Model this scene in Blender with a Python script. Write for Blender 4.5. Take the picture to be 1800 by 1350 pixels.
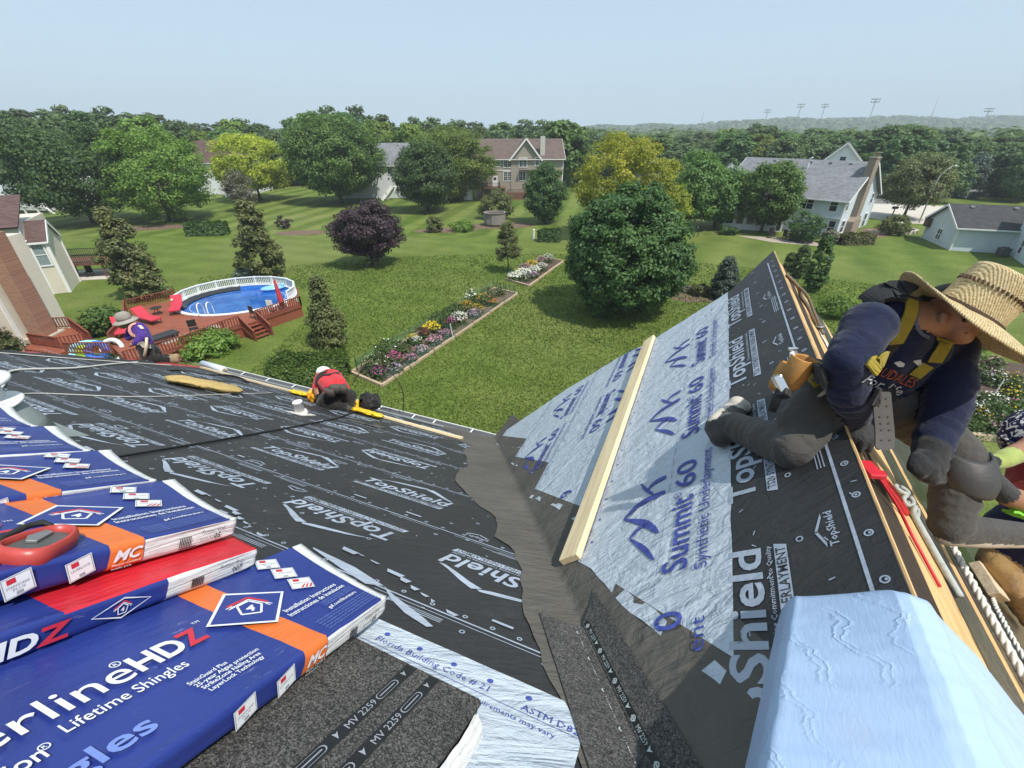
import bpy, bmesh, math, random
import numpy as np
from mathutils import Vector, Matrix, noise

for _o in list(bpy.data.objects):
    bpy.data.objects.remove(_o, do_unlink=True)
SC = bpy.context.scene
COL = SC.collection
R = math.radians
rnd = random.Random(7)

# ------------------------------------------------------------------ camera, sky, sun, exposure
cam_d = bpy.data.cameras.new('camera')
cam_d.lens = 15.7
cam_d.sensor_width = 36.0
cam_d.clip_start = 0.05
cam_d.clip_end = 6000
cam = bpy.data.objects.new('camera', cam_d)
COL.objects.link(cam)
cam.location = (0, 0, 11.6)
cam.rotation_euler = (R(90 - 29.55), 0, 0)
SC.camera = cam

SUN_EL, SUN_AZ = R(61), math.atan2(0.72, -0.69)      # azimuth measured from +Y towards +X
world = bpy.data.worlds.new('World')
SC.world = world
world.use_nodes = True
_wn = world.node_tree.nodes
_wn.clear()
_sky = _wn.new('ShaderNodeTexSky')
_sky.sky_type = 'NISHITA'
_sky.sun_disc = False
_sky.sun_elevation = SUN_EL
_sky.sun_rotation = SUN_AZ
_sky.altitude = 100
_sky.air_density = 1.0
_sky.dust_density = 0.8
_sky.ozone_density = 1.2
# milky summer air: the clear sky pales evenly towards the horizon all round
_tc = _wn.new('ShaderNodeTexCoord'); _sx = _wn.new('ShaderNodeSeparateXYZ')
world.node_tree.links.new(_tc.outputs['Generated'], _sx.inputs[0])
_ab = _wn.new('ShaderNodeMath'); _ab.operation = 'MAXIMUM'; _ab.inputs[1].default_value = 0.0
world.node_tree.links.new(_sx.outputs[2], _ab.inputs[0])
_cr = _wn.new('ShaderNodeValToRGB')
for _e, (_p, _v) in zip((_cr.color_ramp.elements[0], _cr.color_ramp.elements[1], _cr.color_ramp.elements.new(0.14), _cr.color_ramp.elements.new(0.4)), ((0.0, .95), (1.0, .22), (.14, .80), (.4, .55))):
    _e.position = _p; _e.color = (_v, _v, _v, 1)
world.node_tree.links.new(_ab.outputs[0], _cr.inputs[0])
_mx = _wn.new('ShaderNodeMixRGB'); _mx.inputs[2].default_value = (4.7, 6.15, 7.35, 1)
world.node_tree.links.new(_cr.outputs[0], _mx.inputs[0]); world.node_tree.links.new(_sky.outputs[0], _mx.inputs[1])
_bg = _wn.new('ShaderNodeBackground')
_bg.inputs['Strength'].default_value = 0.105
_out = _wn.new('ShaderNodeOutputWorld')
world.node_tree.links.new(_mx.outputs[0], _bg.inputs[0])
world.node_tree.links.new(_bg.outputs[0], _out.inputs[0])

sun_d = bpy.data.lights.new('sun', 'SUN')
sun_d.energy = 4.2
sun_d.angle = R(0.6)
sun_d.color = (1.0, 0.955, 0.88)
sun = bpy.data.objects.new('sun', sun_d)
COL.objects.link(sun)
_sv = Vector((math.cos(SUN_EL) * math.sin(SUN_AZ), math.cos(SUN_EL) * math.cos(SUN_AZ), math.sin(SUN_EL)))
sun.rotation_euler = _sv.to_track_quat('Z', 'Y').to_euler()

SC.view_settings.view_transform = 'Standard'
SC.view_settings.look = 'None'
SC.view_settings.exposure = 0.32
SC.view_settings.gamma = 1.0
SC.view_settings.use_curve_mapping = False
SC.cycles.use_denoising = True
SC.cycles.max_bounces = 6
SC.cycles.diffuse_bounces = 3
SC.cycles.glossy_bounces = 2
SC.cycles.transmission_bounces = 4
SC.cycles.transparent_max_bounces = 8
SC.cycles.volume_bounces = 0
SC.cycles.caustics_reflective = False
SC.cycles.caustics_refractive = False

# ------------------------------------------------------------------ helpers
def put(o, label=None, cat=None, group=None, kind=None):
    if label: o['label'] = label
    if cat: o['category'] = cat
    if group: o['group'] = group
    if kind: o['kind'] = kind
    return o

def empty(name, loc=(0, 0, 0), rz=0.0):
    o = bpy.data.objects.new(name, None)
    COL.objects.link(o)
    o.location = loc
    o.rotation_euler = (0, 0, rz)
    o.empty_display_size = 0.2
    return o

def thing(name, label, cat, loc=(0, 0, 0), rz=0.0, group=None):
    return put(empty(name, loc, rz), label, cat, group)

def link(name, me, parent=None, mw=None):
    o = bpy.data.objects.new(name, me)
    COL.objects.link(o)
    if parent: o.parent = parent
    if mw is not None: o.matrix_local = mw
    return o

def copy_tree(o, parent=None, loc=None, rz=None):
    c = o.copy()
    COL.objects.link(c)
    if parent: c.parent = parent
    if loc is not None: c.location = loc
    if rz is not None: c.rotation_euler = (0, 0, rz)
    for ch in o.children: copy_tree(ch, c)
    return c

class MB:
    """collects shapes into one mesh"""
    def __init__(s):
        s.v = []; s.f = []; s.m = []; s.cm = 0
    def add(s, vs, fs):
        b = len(s.v)
        s.v += [tuple(p) for p in vs]
        for f in fs:
            s.f.append(tuple(i + b for i in f)); s.m.append(s.cm)
        return s
    def box(s, c, d, M=None):
        x, y, z = d[0] / 2, d[1] / 2, d[2] / 2
        vs = [Vector((sx * x, sy * y, sz * z)) for sz in (-1, 1) for sy in (-1, 1) for sx in (-1, 1)]
        if M is not None: vs = [M @ p for p in vs]
        vs = [p + Vector(c) for p in vs]
        return s.add(vs, [(0, 2, 3, 1), (4, 5, 7, 6), (0, 1, 5, 4), (2, 6, 7, 3), (0, 4, 6, 2), (1, 3, 7, 5)])
    def bar(s, p0, p1, w, h, up=(0, 0, 1)):
        p0, p1 = Vector(p0), Vector(p1)
        d = p1 - p0
        L = d.length
        if L < 1e-6: return s
        x = d / L
        z = Vector(up) - x * x.dot(Vector(up))
        if z.length < 1e-4: z = Vector((1, 0, 0)) - x * x.x
        z.normalize()
        y = z.cross(x)
        M = Matrix((x, y, z)).transposed()
        return s.box((p0 + p1) / 2, (L, w, h), M)
    def tube(s, pts, rad, n=8, cap=True):
        pts = [Vector(p) for p in pts]
        if not hasattr(rad, '__len__'): rad = [rad] * len(pts)
        vs = []; prev = None
        for i, p in enumerate(pts):
            t = (pts[min(i + 1, len(pts) - 1)] - pts[max(i - 1, 0)])
            t = t.normalized() if t.length > 1e-9 else Vector((0, 0, 1))
            if prev is None:
                a = Vector((0, 0, 1)) if abs(t.z) < 0.9 else Vector((1, 0, 0))
                u = t.cross(a).normalized()
            else:
                u = prev - t * t.dot(prev)
                u = u.normalized() if u.length > 1e-6 else t.orthogonal().normalized()
            prev = u
            w = t.cross(u)
            for k in range(n):
                a = 2 * math.pi * k / n
                vs.append(p + (u * math.cos(a) + w * math.sin(a)) * rad[i])
        fs = []
        for i in range(len(pts) - 1):
            for k in range(n):
                k2 = (k + 1) % n
                fs.append((i * n + k, i * n + k2, (i + 1) * n + k2, (i + 1) * n + k))
        if cap:
            fs.append(tuple(range(n - 1, -1, -1)))
            fs.append(tuple(range((len(pts) - 1) * n, len(pts) * n)))
        return s.add(vs, fs)
    def lathe(s, prof, n=24, M=None, cap=True):
        vs = []
        for r, z in prof:
            for k in range(n):
                a = 2 * math.pi * k / n
                p = Vector((r * math.cos(a), r * math.sin(a), z))
                vs.append(M @ p if M is not None else p)
        fs = []
        for i in range(len(prof) - 1):
            for k in range(n):
                k2 = (k + 1) % n
                fs.append((i * n + k, i * n + k2, (i + 1) * n + k2, (i + 1) * n + k))
        if cap:
            fs.append(tuple(range(n - 1, -1, -1)))
            fs.append(tuple(range((len(prof) - 1) * n, len(prof) * n)))
        return s.add(vs, fs)
    def prism(s, poly, z0, z1, M=None):
        n = len(poly)
        vs = [Vector((x, y, z0)) for x, y in poly] + [Vector((x, y, z1)) for x, y in poly]
        if M is not None: vs = [M @ p for p in vs]
        fs = [tuple(range(n - 1, -1, -1)), tuple(range(n, 2 * n))]
        for i in range(n):
            j = (i + 1) % n
            fs.append((i, j, n + j, n + i))
        return s.add(vs, fs)
    def grid(s, fn, nu, nv):
        vs = [fn(i / nu, j / nv) for j in range(nv + 1) for i in range(nu + 1)]
        fs = [(j * (nu + 1) + i, j * (nu + 1) + i + 1, (j + 1) * (nu + 1) + i + 1, (j + 1) * (nu + 1) + i) for j in range(nv) for i in range(nu)]
        return s.add(vs, fs)
    def mesh(s, name, mats, smooth=False):
        me = bpy.data.meshes.new(name)
        me.from_pydata(s.v, [], s.f)
        if not isinstance(mats, (list, tuple)): mats = [mats]
        for m in mats: me.materials.append(m)
        if len(mats) > 1: me.polygons.foreach_set('material_index', s.m)
        if smooth: me.polygons.foreach_set('use_smooth', [True] * len(me.polygons))
        me.update()
        return me
    def build(s, name, mats, parent=None, mw=None, smooth=False, bevel=0.0):
        o = link(name, s.mesh(name, mats, smooth), parent, mw)
        if bevel: bevel_obj(o, bevel)
        return o

def bevel_obj(o, w, seg=2):
    bm = bmesh.new(); bm.from_mesh(o.data)
    bmesh.ops.bevel(bm, geom=[e for e in bm.edges if e.is_manifold and e.calc_face_angle(0) > 0.5], offset=w, segments=seg, affect='EDGES', profile=0.5)
    bm.to_mesh(o.data); bm.free()

def quads_mesh(name, V, mats, smooth=False, mi=None):
    """V: (n,4,3) array of loose quads"""
    n = len(V)
    me = bpy.data.meshes.new(name)
    me.vertices.add(n * 4); me.vertices.foreach_set('co', np.asarray(V, np.float32).reshape(-1))
    me.loops.add(n * 4); me.loops.foreach_set('vertex_index', np.arange(n * 4, dtype=np.int32))
    me.polygons.add(n); me.polygons.foreach_set('loop_start', np.arange(0, n * 4, 4, dtype=np.int32))
    me.polygons.foreach_set('loop_total', np.full(n, 4, np.int32))
    for m in (mats if isinstance(mats, (list, tuple)) else [mats]): me.materials.append(m)
    if mi is not None: me.polygons.foreach_set('material_index', np.asarray(mi, np.int32))
    me.update(calc_edges=True)
    me.validate()
    return me

# ------------------------------------------------------------------ materials
MATS = {}
class NT:
    def __init__(s, name):
        s.m = bpy.data.materials.new(name); s.m.use_nodes = True
        s.t = s.m.node_tree; s.t.nodes.clear()
        s.out = s.t.nodes.new('ShaderNodeOutputMaterial')
    def n(s, typ, **kw):
        nd = s.t.nodes.new('ShaderNode' + typ)
        for k, v in kw.items():
            if k.startswith('i_'): nd.inputs[k[2:].replace('_', ' ')].default_value = v
            else: setattr(nd, k, v)
        return nd
    def l(s, a, b): s.t.links.new(a, b)
    def coords(s, kind='Object', scale=(1, 1, 1), rot=(0, 0, 0)):
        if kind == 'World':
            g = s.n('NewGeometry'); o = g.outputs['Position']
        else:
            o = s.n('TexCoord').outputs[kind]
        mp = s.n('Mapping'); mp.inputs['Scale'].default_value = scale; mp.inputs['Rotation'].default_value = rot
        s.l(o, mp.inputs[0]); return mp.outputs[0]
    def noise(s, co, scale, detail=4, rough=0.55, dist=0.0):
        nd = s.n('TexNoise'); nd.inputs['Scale'].default_value = scale; nd.inputs['Detail'].default_value = detail
        nd.inputs['Roughness'].default_value = rough; nd.inputs['Distortion'].default_value = dist
        s.l(co, nd.inputs['Vector']); return nd.outputs['Fac']
    def ramp(s, fac, stops):
        r = s.n('ValToRGB'); e = r.color_ramp.elements
        while len(e) < len(stops): e.new(0.5)
        for i, (p, c) in enumerate(stops):
            e[i].position = p; e[i].color = (*c, 1) if len(c) == 3 else c
        s.l(fac, r.inputs[0]); return r.outputs[0]
    def mix(s, fac, a, b, typ='MIX'):
        m = s.n('MixRGB', blend_type=typ)
        if isinstance(fac, (int, float)): m.inputs[0].default_value = fac
        else: s.l(fac, m.inputs[0])
        for i, x in ((1, a), (2, b)):
            if isinstance(x, (tuple, list)): m.inputs[i].default_value = (*x, 1) if len(x) == 3 else x
            else: s.l(x, m.inputs[i])
        return m.outputs[0]
    def math(s, op, a, b=0.0):
        m = s.n('Math', operation=op)
        for i, x in ((0, a), (1, b)):
            if isinstance(x, (int, float)): m.inputs[i].default_value = x
            else: s.l(x, m.inputs[i])
        return m.outputs[0]
    def bump(s, h, strength=0.3, dist=0.01, prev=None):
        b = s.n('Bump'); b.inputs['Strength'].default_value = strength; b.inputs['Distance'].default_value = dist
        s.l(h, b.inputs['Height'])
        if prev is not None: s.l(prev, b.inputs['Normal'])
        return b.outputs[0]
    def bsdf(s, col, rough=0.6, metal=0.0, spec=0.4, normal=None, **kw):
        b = s.n('BsdfPrincipled')
        if isinstance(col, (tuple, list)): b.inputs['Base Color'].default_value = (*col, 1) if len(col) == 3 else col
        else: s.l(col, b.inputs['Base Color'])
        if isinstance(rough, (int, float)): b.inputs['Roughness'].default_value = rough
        else: s.l(rough, b.inputs['Roughness'])
        b.inputs['Metallic'].default_value = metal
        b.inputs['Specular IOR Level'].default_value = spec
        for k, v in kw.items(): b.inputs[k].default_value = v
        if normal is not None: s.l(normal, b.inputs['Normal'])
        s.l(b.outputs[0], s.out.inputs[0]); return b

def shade(c, k): return tuple(max(0.0, min(1.0, x * k)) for x in c)

def mat(name, col, rough=0.6, var=0.15, scale=6.0, bump=0.0, bscale=60.0, bdist=0.01, metal=0.0, spec=0.4, coord='Object', stretch=(1, 1, 1), dark=None):
    """colour with uneven tone at two scales and a fine relief"""
    if name in MATS: return MATS[name]
    t = NT(name)
    co = t.coords(coord, stretch)
    a = t.noise(co, scale, 5, 0.6)
    c = t.ramp(a, [(0.3, dark or shade(col, 1 - var)), (0.5, col), (0.72, shade(col, 1 + var))])
    b = t.noise(co, scale * 7, 3)
    c = t.mix(0.25 if var else 0.0, c, t.ramp(b, [(0.35, shade(col, 1 - var)), (0.65, shade(col, 1 + var))]))
    nrm = None
    if bump: nrm = t.bump(t.noise(co, bscale, 4), bump, bdist)
    t.bsdf(c, rough, metal, spec, nrm)
    MATS[name] = t.m
    return t.m

def leaf_mat(name, c0, c1, c2, trans=0.35, rough=0.55, nscale=0.35):
    """c0 dark, c1 mid, c2 light leaf colours, spread over leaves and clumps"""
    if name in MATS: return MATS[name]
    t = NT(name)
    g = t.n('NewGeometry')
    co = t.coords('Object')
    isl = g.outputs['Random Per Island']
    big = t.noise(co, nscale, 3)
    f = t.math('ADD', t.math('MULTIPLY', isl, 0.55), t.math('MULTIPLY', big, 0.75))
    c = t.ramp(f, [(0.28, c0), (0.62, c1), (0.95, c2)])
    inf = t.n('ObjectInfo')
    hs = t.n('HueSaturation')
    t.l(t.math('ADD', 0.485, t.math('MULTIPLY', inf.outputs['Random'], 0.03)), hs.inputs['Hue'])
    t.l(t.math('ADD', 0.82, t.math('MULTIPLY', inf.outputs['Random'], 0.36)), hs.inputs['Value'])
    hs.inputs['Saturation'].default_value = 1.0
    t.l(c, hs.inputs['Color'])
    d = t.n('BsdfPrincipled'); t.l(hs.outputs[0], d.inputs['Base Color'])
    d.inputs['Roughness'].default_value = rough; d.inputs['Specular IOR Level'].default_value = 0.35
    tr = t.n('BsdfTranslucent'); t.l(t.mix(1.0, hs.outputs[0], (1.3, 1.35, 0.7), 'MULTIPLY'), tr.inputs[0])
    mx = t.n('MixShader'); mx.inputs[0].default_value = trans
    t.l(d.outputs[0], mx.inputs[1]); t.l(tr.outputs[0], mx.inputs[2]); t.l(mx.outputs[0], t.out.inputs[0])
    MATS[name] = t.m
    return t.m

# lettering: flat print turned into a mesh (cached by text and style)
_TXT = {}
def text_mesh(txt, size=1.0, bold=0.0, shear=0.0, spacing=1.0, xs=1.0, align='LEFT', res=3):
    key = (txt, size, bold, shear, spacing, xs, align, res)
    if key in _TXT: return _TXT[key]
    cu = bpy.data.curves.new('t', 'FONT')
    cu.body = txt; cu.size = size; cu.offset = bold * size; cu.shear = shear
    cu.space_character = spacing; cu.align_x = align; cu.resolution_u = res
    o = bpy.data.objects.new('t', cu)
    me = bpy.data.meshes.new_from_object(o)
    bpy.data.objects.remove(o); bpy.data.curves.remove(cu)
    vs = [(v.co.x * xs, v.co.y) for v in me.vertices]
    fs = [tuple(p.vertices) for p in me.polygons]
    bpy.data.meshes.remove(me)
    _TXT[key] = (vs, fs)
    return _TXT[key]

class Print(MB):
    """flat print in its own XY plane; z = layer height"""
    def text(s, txt, x, y, size, z=0.0, rot=0.0, width=None, **kw):
        vs, fs = text_mesh(txt, size, **kw)
        if not vs: return s
        k = 1.0
        if width:
            xs = [p[0] for p in vs]; k = width / max(1e-6, max(xs) - min(xs))
        c, sn = math.cos(rot), math.sin(rot)
        return s.add([(x + px * k * c - py * sn, y + px * k * sn + py * c, z) for px, py in vs], fs)
    def poly(s, pts, z=0.0):
        return s.add([(p[0], p[1], z) for p in pts], [tuple(range(len(pts)))])
    def rect(s, x0, y0, x1, y1, z=0.0):
        return s.poly([(x0, y0), (x1, y0), (x1, y1), (x0, y1)], z)
    def ring(s, x, y, r, w, z=0.0, n=14):
        for k in range(n):
            a, b = 2 * math.pi * k / n, 2 * math.pi * (k + 1) / n
            s.poly([(x + r * math.cos(a), y + r * math.sin(a)), (x + r * math.cos(b), y + r * math.sin(b)),
                    (x + (r - w) * math.cos(b), y + (r - w) * math.sin(b)), (x + (r - w) * math.cos(a), y + (r - w) * math.sin(a))], z)
        return s
    def frame(s, pts, w, z=0.0):
        c = Vector((sum(p[0] for p in pts) / len(pts), sum(p[1] for p in pts) / len(pts)))
        inn = [Vector(p) + (c - Vector(p)).normalized() * w for p in pts]
        for i in range(len(pts)):
            j = (i + 1) % len(pts)
            s.poly([pts[i], pts[j], inn[j], inn[i]], z)
        return s

def frame_mat(o, ex, ey, ez):
    M = Matrix.Identity(4)
    for i, a in enumerate((ex, ey, ez)):
        for k in range(3): M[k][i] = a[k]
    for k in range(3): M[k][3] = o[k]
    return M

def seg_lerp(tab, x):
    """piecewise-linear table [(x,y)...]"""
    if x <= tab[0][0]: return tab[0][1]
    for (a, b), (c, d) in zip(tab, tab[1:]):
        if x <= c: return b + (d - b) * (x - a) / (c - a) if c > a else d
    return tab[-1][1]

def nz(x, y=0.0, z=0.0): return noise.noise(Vector((x, y, z)))
# ================================================================== SETTING: ground, street, hills
def ground_material():
    t = NT('lawn_grass')
    co = t.coords('World')
    big = t.noise(co, 0.05, 4)
    mid = t.noise(co, 0.35, 5, 0.65)
    fine = t.noise(t.coords('World', (1, 1, 1)), 5.0, 6, 0.75)
    blade = t.noise(t.coords('World', (1.0, 0.35, 1), (0, 0, 0.5)), 16.0, 3, 0.7)
    base = t.ramp(mid, [(0.25, (0.070, 0.108, 0.018)), (0.5, (0.108, 0.152, 0.027)), (0.8, (0.155, 0.190, 0.046))])
    dry = t.ramp(big, [(0.46, (0, 0, 0)), (0.66, (1, 1, 1))])
    base = t.mix(t.math('MULTIPLY', dry, 0.55), base, (0.190, 0.205, 0.075))
    tuft = t.ramp(fine, [(0.3, (0.45, 0.5, 0.4)), (0.5, (0.95, 0.95, 0.9)), (0.72, (1.55, 1.5, 1.4))])
    base = t.mix(0.75, base, tuft, 'MULTIPLY')
    bl = t.ramp(blade, [(0.35, (0.7, 0.72, 0.65)), (0.65, (1.3, 1.28, 1.25))])
    base = t.mix(0.6, base, bl, 'MULTIPLY')
    # mowing passes: the grass is laid one way, then the other
    pos = t.n('NewGeometry').outputs['Position']
    sp = t.n('SeparateXYZ'); t.l(pos, sp.inputs[0])
    def stripes(ax, ay, width, soft=0.6):
        u = t.math('ADD', t.math('MULTIPLY', sp.outputs[0], ax), t.math('MULTIPLY', sp.outputs[1], ay))
        u = t.math('ADD', u, t.math('MULTIPLY', t.noise(co, 0.12, 2), 1.2))
        w = t.math('SINE', t.math('MULTIPLY', u, math.pi / width))
        return t.math('ADD', t.math('MULTIPLY', w, soft), 0.5)
    far = t.math('MULTIPLY', t.math('GREATER_THAN', sp.outputs[1], 58.5), t.math('LESS_THAN', sp.outputs[0], 26.0))
    right = t.math('MULTIPLY', t.math('GREATER_THAN', sp.outputs[0], 17.0), t.math('GREATER_THAN', sp.outputs[1], 30.0))
    s1 = t.mix(stripes(0.985, -0.17, 2.1, 0.9), (0.72, 0.80, 0.66), (1.22, 1.16, 1.28))
    s2 = t.mix(stripes(0.86, -0.5, 2.6, 0.6), (0.80, 0.86, 0.74), (1.10, 1.08, 1.10))
    s3 = t.mix(stripes(0.36, 0.93, 1.5, 0.5), (0.90, 0.92, 0.88), (1.06, 1.05, 1.08))
    base = t.mix(0.9, base, t.mix(far, t.mix(right, s3, s2), s1), 'MULTIPLY')
    hs = t.bump(t.noise(co, 9.0, 4, 0.7), 0.9, 0.08)
    t.bsdf(base, 0.75, 0, 0.15, hs)
    return t.m

M_GRASS = ground_material()
def plane(name, pts, z, m, kind='structure'):
    me = bpy.data.meshes.new(name)
    me.from_pydata([(x, y, z) for x, y in pts], [], [tuple(range(len(pts)))])
    me.materials.append(m)
    return put(link(name, me), kind=kind)

# one sheet out to the horizon, finer near the house and gently uneven
def ground_sheet():
    xs = [-3000, -1500, -700, -300] + list(np.linspace(-130, 130, 66)) + [300, 700, 1500, 3000]
    ys = [-600, -200, -60] + list(np.linspace(-10, 190, 51)) + [260, 420, 800, 1600, 3200]
    vs = []; fs = []
    for y in ys:
        for x in xs:
            vs.append((x, y, 0.0))
    nx = len(xs)
    for j in range(len(ys) - 1):
        for i in range(nx - 1):
            fs.append((j * nx + i, j * nx + i + 1, (j + 1) * nx + i + 1, (j + 1) * nx + i))
    me = bpy.data.meshes.new('lawn'); me.from_pydata(vs, [], fs); me.materials.append(M_GRASS)
    return put(link('lawn', me), kind='structure')
ground_sheet()

M_CONC = mat('pale_concrete', (0.50, 0.46, 0.40), 0.85, 0.10, 0.8, 0.3, 30, coord='World')
M_ASPH = mat('worn_asphalt', (0.16, 0.155, 0.15), 0.9, 0.15, 0.6, 0.3, 30, coord='World')
M_MULCH = mat('brown_mulch', (0.150, 0.098, 0.068), 0.95, 0.4, 5.0, 0.9, 22, 0.05, coord='World')
M_SOIL = mat('dark_soil', (0.085, 0.058, 0.042), 0.95, 0.4, 4.0, 0.9, 18, 0.05, coord='World')
plane('driveway', [(54, 73.5), (56.5, 67.5), (64.5, 65.5), (80, 84), (64, 88)], 0.012, M_CONC)
plane('street', [(46, 92), (70, 86), (140, 124), (136, 134), (68, 97), (46, 100)], 0.008, M_ASPH)
def blob(name, cx, cy, rx, ry, z, m, rz=0.0, seed=0, n=40):
    c, s = math.cos(rz), math.sin(rz); pts = []
    for k in range(n):
        a = 2 * math.pi * k / n
        q = 1 + 0.16 * nz(math.cos(a) * 1.3 + seed, math.sin(a) * 1.3, seed * 3.1)
        x, y = rx * q * math.cos(a), ry * q * math.sin(a)
        pts.append((cx + x * c - y * s, cy + x * s + y * c))
    return plane(name, pts, z, m)
blob('mulch_bed', -27.6, 60.6, 3.2, 1.7, 0.006, M_MULCH, 0.1, 1)
blob('mulch_bed', -8.6, 62.4, 4.4, 1.8, 0.006, M_MULCH, 0.15, 2)
blob('mulch_bed', -1.6, 65.6, 5.2, 2.2, 0.006, M_MULCH, 0.1, 3)
blob('mulch_bed', 15.2, 35.2, 2.9, 1.7, 0.006, M_MULCH, 0.4, 4)
blob('mulch_bed', -13.9, 44.6, 0.9, 0.7, 0.006, M_MULCH, 0.0, 5)
blob('mulch_bed', 43.2, 58.2, 5.2, 1.7, 0.006, M_MULCH, 0.35, 6)
blob('mulch_bed', 49.8, 61.8, 3.4, 2.0, 0.006, M_MULCH, 0.2, 7)
blob('mulch_bed', -50, 64, 6.0, 2.2, 0.006, M_MULCH, 0.3, 8)
plane('patio', [(28.6, 58.6), (36.6, 57.0), (36.2, 52.4), (31.2, 54.8)], 0.01, mat('patio_stone', (0.36, 0.30, 0.25), 0.85, 0.2, 1.5, 0.3, 10, coord='World'))

def hills():
    m = mat('wooded_hillside', (0.045, 0.075, 0.028), 0.95, 0.35, 0.02, 0, coord='World')
    mb = MB()
    def fn(u, v):
        x = -1500 + 3600 * u
        y = 900 + 500 * v
        ridge = 8 + 24 * max(0.0, min(1.0, (x - 80) / 500.0)) + 10 * nz(x * 0.004, 3.3) + 5 * nz(x * 0.013, 7.7)
        z = ridge * math.sin(min(1.0, v * 1.4) * math.pi / 2) + 3.0 * nz(x * 0.05, y * 0.05) * (v > 0)
        return (x, y, z if v > 0 else -2)
    mb.grid(fn, 180, 14)
    o = mb.build('hills', m, smooth=True)
    return put(o, kind='structure')
hills()
# ================================================================== THE ROOF BEING RE-COVERED
UE, ZE, ZP, VP = 5.0, 7.494, 10.5837, -0.6364      # eave line, eave height, cross-gable ridge
SM, SG = 0.592, 1.02444                            # slopes of the main roof and of the cross gable
LM, LG = math.hypot(1, SM), math.hypot(1, SG)
FM = frame_mat((UE, 0, ZE), (0, 1, 0), (-1 / LM, 0, SM / LM), (SM / LM, 0, 1 / LM))        # (along eave, up slope, off)
FG = frame_mat((0, VP, ZP), (1, 0, 0), (0, 1 / LG, -SG / LG), (0, SG / LG, 1 / LG))        # (along ridge, down slope, off)
FR = frame_mat((0, VP, ZP), (-1, 0, 0), (0, -1 / LG, -SG / LG), (0, -SG / LG, 1 / LG))     # (-along ridge, down slope, off)
def pm(v, s, o=0.0): return FM @ Vector((v, s, o))
def pg(u, d, o=0.0): return FG @ Vector((u, d, o))
def pr(u, d, o=0.0): return FR @ Vector((-u, d, o))

house = thing('roofed_house', 'house roof being re-covered with black and blue printed underlayment, a cross gable at its side', 'house', (0, 0, 0), R(67.4333))
HW = house_w = Matrix.Rotation(R(67.4333), 4, 'Z')
def hw(p): return HW @ Vector(p)                   # house point -> world point

# --- materials of the roof
def fabric_mat(name, col, rough, wr, fold_rot, spec=0.45, var=0.10, stain=None):
    t = NT(name)
    co = t.coords('World')
    c = t.ramp(t.noise(co, 1.6, 5, 0.6), [(0.3, shade(col, 1 - var)), (0.6, col), (0.8, shade(col, 1 + var))])
    if stain:
        c = t.mix(t.ramp(t.noise(co, 3.1, 6, 0.7), [(0.55, (0, 0, 0)), (0.75, (0.6, 0.6, 0.6))]), c, stain)
    weave = t.noise(co, 240, 2)
    cr = t.noise(t.coords('World', (1, 1, 1), fold_rot), 9.0, 6, 0.62, 1.4)
    st = t.noise(t.coords('World', (4.0, 26.0, 6.0), fold_rot), 1.0, 4, 0.6, 0.8)
    n1 = t.bump(cr, wr * 0.55, 0.02)
    n2 = t.bump(st, wr * 0.55, 0.02, n1)
    big = t.noise(t.coords('World', (1.2, 5.0, 2.2), fold_rot), 1.5, 4, 0.55, 1.6)
    n2 = t.bump(big, wr * 0.45, 0.05, n2)
    n3 = t.bump(weave, 0.10, 0.002, n2)
    t.bsdf(c, rough, 0, spec, n3)
    MATS[name] = t.m
    return t.m
M_BLACK = fabric_mat('black_underlayment', (0.030, 0.030, 0.031), 0.55, 0.50, (0.2, 0.3, 0.9), 0.42, 0.18, (0.060, 0.056, 0.050))
M_PRINTB = fabric_mat('pale_print_on_black', (0.37, 0.42, 0.50), 0.6, 0.4, (0.2, 0.3, 0.9), 0.35, 0.22, (0.16, 0.18, 0.21))
M_BLUE = fabric_mat('pale_blue_underlayment', (0.47, 0.525, 0.585), 0.5, 1.25, (0.5, 0.2, 1.25), 0.45, 0.07)
M_BLUEP = fabric_mat('blue_print', (0.060, 0.085, 0.34), 0.55, 1.25, (0.5, 0.2, 1.25), 0.35, 0.12)
M_VALLEY = fabric_mat('grey_valley_membrane', (0.115, 0.106, 0.092), 0.85, 0.9, (0.4, 0.3, 0.7), 0.2, 0.22, (0.155, 0.143, 0.125))
M_WOOD = None
def wood_mat(name, col, dark, stretch=(2.0, 30.0, 30.0), rot=(0, 0, 0), rough=0.65, knots=True):
    t = NT(name)
    co = t.coords('Object', stretch, rot)
    g = t.noise(co, 1.3, 6, 0.62, 1.2)
    c = t.ramp(g, [(0.32, dark), (0.5, col), (0.7, shade(col, 1.15))])
    if knots:
        v = t.n('TexVoronoi'); v.inputs['Scale'].default_value = 1.0
        t.l(t.coords('Object', (2.2, 9, 9), rot), v.inputs['Vector'])
        c = t.mix(t.ramp(v.outputs['Distance'], [(0.05, (0.75, 0.75, 0.75)), (0.11, (0, 0, 0))]), c, shade(dark, 0.5))
    t.bsdf(c, rough, 0, 0.25, t.bump(g, 0.25, 0.004))
    MATS[name] = t.m
    return t.m
M_PLY = wood_mat('bare_plywood', (0.60, 0.39, 0.185), (0.34, 0.19, 0.075), (1.6, 16, 16))
M_LUMBER = wood_mat('fresh_lumber', (0.72, 0.58, 0.36), (0.60, 0.44, 0.24), (1.2, 24, 24))
M_LUMBER2 = wood_mat('weathered_lumber', (0.56, 0.46, 0.32), (0.36, 0.27, 0.17), (1.2, 24, 24))
M_ALU = mat('mill_aluminium', (0.42, 0.43, 0.44), 0.42, 0.08, 3, metal=0.6, spec=0.5)
M_WHITEMETAL = mat('white_enamelled_metal', (0.74, 0.74, 0.72), 0.4, 0.05, 2)
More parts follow.
